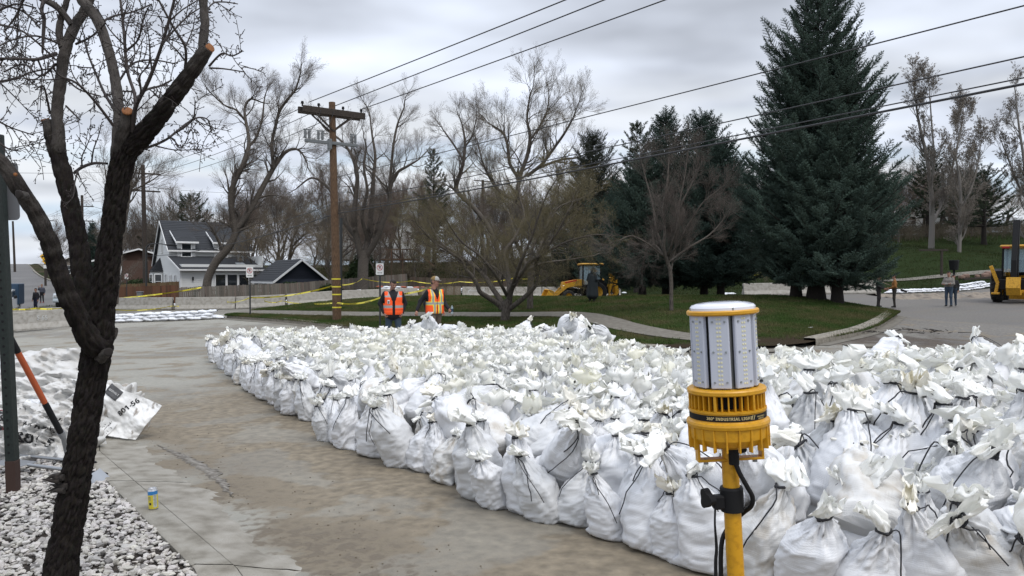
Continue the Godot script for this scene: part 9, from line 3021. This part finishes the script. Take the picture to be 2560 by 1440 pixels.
	mb.grid(8, 2, func(a, b): return curve.call(Vector3((a - 0.5) * 0.017, 0, 0.0002), -0.52, lerpf(0.040, 0.056, b)))
	part(bodyp, "dark_patch", mb, M.sign_black)
	for k in 3:
		mb = MB.new()
		mb.grid(6, 1, func(a, b): return curve.call(Vector3((a - 0.5) * 0.02, 0, 0.0002), -0.6, 0.075 + k * 0.009 + b * 0.004))
		part(bodyp, "print", mb, M.sign_back)
	# sign seen from behind on a green post
	t = thing("street_sign", "grey back of a traffic sign on a dark green post with a rusty foot", "sign", "", Vector3(-3.963,-0.144,-6.13))
	var lean := (Vector3(-3.979,2.559,-6) - Vector3(-3.963,-0.144,-6.13))
	mb = MB.new()
	mb.bar(lean.normalized() * 0.28, lean * 1.05, 0.075, 0.075, Vector3(0, 0, 1), 0.006)
	var po := part(t, "post", mb, M.green_post)
	mb = MB.new()
	for k in 40:
		var c := lean.normalized() * (0.35 + k * 0.065) + Vector3(0, 0, 0.0378)
		mb.cyl(c - Vector3(0, 0, 0.003), c + Vector3(0, 0, 0.001), 0.011, 10)
	part(po, "bolt_hole", mb, M.machine_black)
	mb = MB.new()
	mb.bar(Vector3(0, -0.15, 0), lean.normalized() * 0.285, 0.079, 0.079, Vector3(0, 0, 1), 0.006)
	part(t, "sleeve", mb, M.rusty)
	var o := PackedVector2Array()
	for k in 32:
		var a := TAU * (k + 0.5) / 32.0
		o.append(Vector2(signf(cos(a)) * (0.115 - 0.035), signf(sin(a)) * (0.225 - 0.035)) + Vector2(cos(a), sin(a)) * 0.035)
	mb = MB.new()
	mb.poly(o, 0.004, Transform3D(Basis(Vector3(0, 0, 1), 0.03), Vector3(-3.991,2.262,-6.05) - Vector3(-3.963,-0.144,-6.13) + Vector3(0, 0, -0.045)))
	part(t, "plate", mb, M.sign_back)
	bulk_bags()
	tools()

func crumple(centre: Vector3, size: Vector3, sd: int, sharp: float) -> Callable:
	# a slumped woven bulk bag: folds run over a boxy mound
	var f := FastNoiseLite.new()
	f.seed = sd; f.frequency = 1.0; f.fractal_octaves = 2
	return func(az: float, el: float) -> Vector3:
		var ce := cos(el)
		var q := Vector3(sin(az) * ce, sin(el), cos(az) * ce)
		var b := Vector3(signf(q.x) * pow(absf(q.x), 0.62), signf(q.y) * pow(absf(q.y), 0.75), signf(q.z) * pow(absf(q.z), 0.62))
		var n1 := absf(f.get_noise_3dv(q * 1.25)) * 2.0
		var n2 := absf(f.get_noise_3dv(q * Vector3(2.6, 2.0, 2.6) + Vector3(5, 1, 2))) * 2.0
		var n3 := absf(f.get_noise_3dv(q * Vector3(6.0, 4.0, 6.0) + Vector3(1, 7, 2))) * 2.0
		var k := 0.80 + sharp * (0.24 * n1 + 0.12 * n2 + 0.028 * n3)
		var p := b * size * k
		return centre + Vector3(p.x, maxf(p.y, 0.0) - 0.02, p.z)

func bulk_bags():
	var cloth := mat("bulk_cloth", lin(1, 1, 1), 0.55, {vc = true, nrm = M.sack.normal_texture, ns = 0.5, uv = Vector3(6, 4, 1), back = Color(0.12, 0.12, 0.11)})
	var ink := mat("ink", lin(0.015, 0.015, 0.016), 0.6)
	var ink2 := mat("ink_grey", lin(0.045, 0.045, 0.048), 0.6)
	var inkr := mat("ink_red", lin(0.25, 0.015, 0.02), 0.6)
	var specs := [
		["white slumped bulk bag at the back of the heap behind the near tree", gp(-6.2, 10.0), Vector3(0.88, 0.66, 0.6), 31, 1.0],
		["white bulk bag with printed web address and number, at the front of the heap", gp(-4.72, 7.75), Vector3(0.52, 0.38, 0.36), 32, 0.9],
		["white bulk bag with grey stains left of the printed one, behind the sign post", gp(-5.35, 8.7), Vector3(0.66, 0.52, 0.45), 33, 1.05],
		["mud-streaked white bulk bag with a printed number right of the near tree", gp(-4.55, 8.75), Vector3(0.34, 0.52, 0.38), 34, 0.9]]
	var surfs := []
	var nodes := []
	for s in specs:
		var t := thing("bulk_bag", s[0], "bulk bag", "empty bulk bags heaped behind the near tree", s[1])
		var fn := crumple(Z0, s[2], s[3], s[4])
		surfs.append(fn); nodes.append(t)
		var mb := MB.new()
		mb.colored = true
		mb.uvs = true
		mb.grid(130, 56, func(a, b): return fn.call(TAU * a - PI, lerpf(-0.12, PI * 0.5, b)), true)
		for q in mb.v.size():
			var p = mb.v[q] + s[1]
			var n := noise.get_noise_3dv(p * 3.0) + 0.6 * noise.get_noise_3dv(p * 9.0)
			var stain := smoothstep(0.22, 0.7, n + (0.28 if s[3] == 34 else 0.0) * smoothstep(-0.2, 0.3, noise.get_noise_3d(p.x * 9.0, p.y * 2.0, p.z * 9.0)))
			mb.c[q] = Color(0.52, 0.51, 0.49).lerp(Color(0.20, 0.16, 0.11), stain * 0.75)
		part(t, "cloth", mb, cloth)
	# the dirty flap that hangs out to the right
	var flap := func(u: float, v: float) -> Vector3:
		var e := Vector3(0.10, 0.62, 0.34).lerp(Vector3(0.72, 0.36, 0.30), u)
		var w := Vector3(0.02, 0.10, 0.52).lerp(Vector3(0.50, 0.02, 0.46), u)
		var p := e.lerp(w, v)
		p += Vector3(0.15, 0.1, 0.9) * (0.035 * sin(u * 7.0 + v * 2.0) + 0.025 * sin(v * 8.0 - u * 3.0) + 0.03 * noise.get_noise_2d(u * 4.0, v * 4.0))
		return p
	var mb := MB.new()
	mb.colored = true
	mb.uvs = true
	for sg in [0.0, 0.006]:
		mb.grid(36, 36, func(u, v): return flap.call(1.0 - u if sg > 0 else u, v) - Vector3(0, 0, sg))
	for q in mb.v.size():
		var p := mb.v[q]
		var n := noise.get_noise_3d(p.x * 22.0, p.y * 5.0, 3.0) + 0.6 * noise.get_noise_3d(p.x * 9.0, p.y * 7.0, 8.0)
		mb.c[q] = Color(0.74, 0.735, 0.72).lerp(Color(0.14, 0.105, 0.07), 0.85 * smoothstep(0.22, 0.6, n))
	part(nodes[3], "flap", mb, cloth)
	var onflap := func(q: Vector3, u0: float, v0: float, rot: float) -> Vector3:
		var d := Vector2(q.x, q.y).rotated(rot)
		var u: float = u0 + d.x / 0.66
		var v: float = v0 - d.y / 0.50
		var a: Vector3 = flap.call(u, v)
		var nn: Vector3 = (flap.call(u + 0.02, v) - a).cross(flap.call(u, v - 0.02) - a).normalized()
		if nn.z < 0: nn = -nn
		return a + nn * (0.005 + q.z)
	part(nodes[3], "print", text_mb("801-56", 0.058, 0.001, true, func(q): return onflap.call(q, 0.52, 0.30, 1.05)), ink)
	mb = MB.new()
	mb.grid(10, 10, func(a, b): return onflap.call(Vector3((a - 0.5) * 0.15, (b - 0.5) * 0.11, 0.0), 0.22, 0.10, -0.3))
	part(nodes[3], "logo_patch", mb, ink2)
	part(nodes[3], "logo_lettering", text_mb("ASPHALT", 0.020, 0.001, true, func(q): return onflap.call(q + Vector3(0, 0, 0.002), 0.22, 0.10, -0.3)), M.white_paint)
	# document pouch
	var pouch := func(a: float, b: float) -> Vector3: return onflap.call(Vector3((a - 0.5) * 0.17, (b - 0.5) * 0.21, 0.006), 0.30, 0.86, -0.35)
	mb = MB.new()
	mb.grid(6, 6, pouch)
	var pc := part(nodes[3], "label_pouch", mb, M.white_paint)
	mb = MB.new()
	for k in 26:
		var px := R(0.08, 0.8)
		var py := R(0.06, 0.88)
		var w := R(0.03, 0.12)
		mb.grid(2, 1, func(a, b): return pouch.call(px + a * w, py + b * R(0.018, 0.02)) + Vector3(0, 0, 0.002))
	mb.grid(1, 6, func(a, b): return pouch.call(0.50 + a * 0.025, 0.04 + b * 0.9) + Vector3(0, 0, 0.0015))
	part(pc, "print", mb, ink)
	# loose panels of cloth thrown over the heap
	var drape := func(c: Array, bulge: float, sd: float) -> Callable:
		return func(u: float, v: float) -> Vector3:
			var p: Vector3 = c[0].lerp(c[1], u).lerp(c[2].lerp(c[3], u), v)
			var w := noise.get_noise_2d(u * 2.2 + sd, v * 1.6 + sd)
			var r1 := absf(noise.get_noise_2d(u * 1.5 + v * 0.9 + sd * 2.0, v * 0.9 + 0.5 * w)) * 1.6
			var r2 := absf(noise.get_noise_2d(u * 2.8 - v * 2.4 + sd, v * 1.8 + w)) * 1.2
			var o := bulge * sin(PI * clampf(u, 0.0, 1.0)) * sin(PI * clampf(v * 0.85 + 0.12, 0.0, 1.0)) + 0.22 * r1 + 0.11 * r2
			return p + Vector3(0.1, 0.35, 0.9) * o
	var panels := [
		[1, [Vector3(-0.58, 0.46, 0.10), Vector3(0.52, 0.50, 0.06), Vector3(-0.66, -0.01, 0.44), Vector3(0.58, -0.01, 0.40)], 0.14, 1.0],
		[2, [Vector3(-0.75, 0.66, 0.15), Vector3(0.72, 0.62, 0.05), Vector3(-0.85, 0.05, 0.55), Vector3(0.74, 0.10, 0.52)], 0.12, 4.3],
		[0, [Vector3(-0.95, 0.78, 0.05), Vector3(0.95, 0.84, -0.05), Vector3(-1.05, 0.12, 0.72), Vector3(1.02, 0.10, 0.70)], 0.14, 8.1]]
	var fns := []
	for w in panels:
		var fn: Callable = drape.call(w[1], w[2], w[3])
		fns.append(fn)
		var pm := MB.new()
		pm.colored = true
		pm.uvs = true
		for sg in [0.0, 0.006]:
			pm.grid(64, 48, func(u, v): return fn.call(u if sg > 0 else 1.0 - u, v) - Vector3(0, 0, 0.006 - sg))
		for q in pm.v.size():
			var p: Vector3 = pm.v[q] + specs[w[0]][1]
			var n := noise.get_noise_3dv(p * 4.0) + 0.6 * noise.get_noise_3dv(p * 13.0)
			pm.c[q] = Color(0.56, 0.55, 0.53).lerp(Color(0.24, 0.20, 0.15), 0.6 * smoothstep(0.25, 0.75, n))
		part(nodes[w[0]], "panel", pm, cloth)
	var on := func(q: Vector3, u0: float, v0: float, rot: float) -> Vector3:
		var d := Vector2(q.x, q.y).rotated(rot)
		var u: float = u0 + d.x / 1.15
		var v: float = v0 - d.y / 0.62
		var a: Vector3 = fns[0].call(u, v)
		var nn: Vector3 = (fns[0].call(u + 0.02, v) - a).cross(fns[0].call(u, v - 0.02) - a).normalized()
		if nn.z < 0: nn = -nn
		return a + nn * (0.010 + q.z)
	for w in [["801-5", 0.085, 0.69, 0.66, -0.22], ["www.asp", 0.045, 0.70, 0.44, -0.20], ["Asphalt", 0.028, 0.78, 0.30, -0.16]]:
		part(nodes[1], "print", text_mb(w[0], w[1], 0.001, w[1] > 0.06, func(q): return on.call(q, w[2], w[3], w[4])), ink)
	mb = MB.new()
	mb.grid(14, 14, func(a, b): return on.call(Vector3((a - 0.5) * 0.25, (b - 0.5) * 0.17, 0), 0.33, 0.30, -0.25))
	part(nodes[1], "logo_patch", mb, ink2)
	mb = MB.new()
	for s in [-1, 1]:
		mb.grid(10, 1, func(a, b): return on.call(Vector3((a - 0.5) * 0.25, s * 0.094 + (b - 0.5) * 0.008, 0), 0.33, 0.30, -0.25))
		mb.grid(1, 10, func(a, b): return on.call(Vector3(s * 0.134 + (a - 0.5) * 0.008, (b - 0.5) * 0.17, 0), 0.33, 0.30, -0.25))
	part(nodes[1], "logo_border", mb, inkr)
	part(nodes[1], "logo_lettering", text_mb("ASP", 0.065, 0.001, true, func(q): return on.call(q + Vector3(0, 0, 0.004), 0.32, 0.30, -0.25)), M.white_paint)
	mb = MB.new()
	mb.grid(8, 8, func(a, b): return fns[1].call(0.62 + a * 0.12, 0.40 + b * 0.22) + Vector3(0, 0.002, 0.008))
	part(nodes[2], "label_pouch", mb, M.sack_far)

func tools():
	var org := mat("handle_orange", lin(0.42, 0.085, 0.025), 0.55)
	var steel := mat("tool_steel", lin(0.30, 0.31, 0.32), 0.4, {metal = 0.7})
	var a: Vector3 = Vector3(-4.266,1.163,-6.5)
	var b: Vector3 = Vector3(-4.095,0.177,-7)
	var t := thing("digging_tool", "long tool with an orange and black handle leaning over the bulk bags", "tool", "", b)
	var d := a - b
	for q in [[0.0, 0.30, M.machine_black, 0.027], [0.30, 0.78, org, 0.0255], [0.78, 1.0, M.machine_black, 0.028]]:
		var mb := MB.new()
		mb.tube([d * q[0], d * (q[0] + 0.01), d * (q[1] - 0.01), d * q[1]], [q[3] * 0.9, q[3], q[3], q[3] * 0.85], 18)
		part(t, "grip" if q[2] == M.machine_black else "handle", mb, q[2])
	var mb := MB.new()
	mb.tube([d * 0.002, d * -0.05], [0.031, 0.026], 18)
	part(t, "ferrule", mb, steel)
	mb = MB.new()
	mb.tube([d * -0.05, Vector3(-4.1,-0.162,-7.15) - b], [0.022, 0.022], 12)
	mb.box(Vector3(-4.082,-0.218,-7.15) - b, Vector3(0.14, 0.16, 0.02), Basis(Vector3(0, 0, 1), 0.4), 0.006)
	part(t, "head", mb, steel)
	# spades lying on the stones
	for s in [["spade", "spade with a black grip lying across the kerb, blade on the stones", Vector3(-3.441,-0.12,-6.55), Vector3(-3.683,-0.12,-6.6), Vector3(-4.274,-0.109,-6.75), Vector3(-3.435,-0.127,-6.35)], ["spade", "second spade lying behind the other, its black grip by the bulk bag", Vector3(-3.778,-0.129,-7), Vector3(-3.96,-0.151,-7), Vector3(-4.811,-0.142,-7.3), Vector3(-4.783,-0.175,-7.2)]]:
		var p0: Vector3 = s[2] + Vector3(0, 0.03, 0)
		var e: Vector3 = (s[4] - s[2]) + Vector3(0, 0.03, 0)
		t = thing(s[0], s[1], "spade", "", p0)
		mb = MB.new()
		mb.tube([Z0, e * 0.01, e * 0.30], [0.015, 0.019, 0.019], 12)
		part(t, "grip", mb, M.machine_black)
		mb = MB.new()
		mb.tube([e * 0.30, e * 0.95], [0.0155, 0.0155], 12)
		part(t, "shaft", mb, steel)
		mb = MB.new()
		var prof := [Vector2(-0.10, 0), Vector2(0.10, 0), Vector2(0.105, 0.20), Vector2(0.06, 0.29), Vector2(0, 0.32), Vector2(-0.06, 0.29), Vector2(-0.105, 0.20)]
		var pv := PackedVector2Array()
		for q in prof: pv.append(q)
		var z := e.normalized()
		var x := z.cross(Vector3.UP).normalized()
		mb.poly(pv, 0.004, Transform3D(Basis(x, z, x.cross(z)), e * 0.95))
		part(t, "blade", mb, steel)
	var sh := thing("shovel_blade", "grey steel shovel blade resting on the stones right of the near tree", "shovel", "", Vector3(-3.469,-0.134,-6.4) + Vector3(0, 0.03, 0))
	mb = MB.new()
	mb.grid(8, 8, func(u, v): return Vector3(lerpf(-0.075, 0.10, v) + (u - 0.5) * 0.09, 0.045 - 0.075 * v + 0.03 * pow(u - 0.5, 2.0) * 4.0, lerpf(-0.06, 0.05, v) - (u - 0.5) * 0.16))
	mb.grid(8, 8, func(u, v): return Vector3(lerpf(-0.075, 0.10, v) + (0.5 - u) * 0.09, 0.042 - 0.075 * v + 0.03 * pow(u - 0.5, 2.0) * 4.0, lerpf(-0.06, 0.05, v) - (0.5 - u) * 0.16))
	part(sh, "blade", mb, steel)
	mb = MB.new()
	mb.tube([Vector3(-0.07, 0.05, -0.05), Vector3(-0.35, 0.07, -0.3)], [0.018, 0.016], 10)
	part(sh, "socket", mb, steel)

func small_things():
	rng.seed = 151
	# litter of plastic and leaves on the mound, utility box, hydrant marks
	var mb := MB.new()
	mb.quad(Vector3(-1, 0, 1), Vector3(1, 0.1, 1), Vector3(0.8, 0.25, -1), Vector3(-0.9, 0.05, -1))
	var bit := mb.mesh()
	for q in [[5.9, 24.5], [6.6, 22.0], [8.2, 21.2], [7.4, 27.0], [-3.6, 33.0], [11.0, 25.0], [2.6, 24.0]]:
		var o := solo("scrap", "white scrap of torn plastic lying on the grass mound, %s from the walkers" % ordinal(int(q[0] + 4) % 7), "litter", "scraps of plastic on the mound", bit, M.white_paint, gp(q[0], q[1], 0.16))
		o.rotation = Vector3(0, R(0, TAU), 0)
		o.scale = Vector3.ONE * R(0.04, 0.07)
	var t := thing("utility_box", "small grey utility box beside the barrier at the foot of the brown fence", "box", "", gp(-25.73885846046019, 53.5))
	mb = MB.new()
	mb.box(Vector3(0, 0.5, 0), Vector3(0.34, 1.0, 0.3), Basis(), 0.03)
	part(t, "cabinet", mb, M.sign_back)
	mb = MB.new()
	mb.box(Vector3(0, 1.02, 0), Vector3(0.4, 0.06, 0.36), Basis(), 0.02)
	part(t, "cap", mb, M.sign_back)
	# storm drain lid and branches swept against the kerb at the right
	mb = MB.new()
	mb.box(Vector3(0, 0.0, 0), Vector3(0.9, 0.03, 0.6), Basis(), 0.01)
	solo("drain_lid", "square concrete drain lid by the kerb bend at right", "drain lid", "", mb, M.walk, gp(8.35, 18.2, 0.01))
	mb = MB.new()
	for k in 70:
		var p := Vector3(R(-1.6, 1.6), 0.02 + R(0, 0.05), R(-0.7, 0.7))
		var e := Vector3(R(-0.35, 0.35), R(-0.02, 0.06), R(-0.3, 0.3))
		stick(mb, p, p + e, 0.012, 0.006)
	var o2 := solo("twig_litter", "dark twigs and mud washed against the kerb bend", "twigs", "", mb, M.trunk_dark, gp(10.6, 21.6, 0.0))
	o2.set_meta("kind", "stuff")
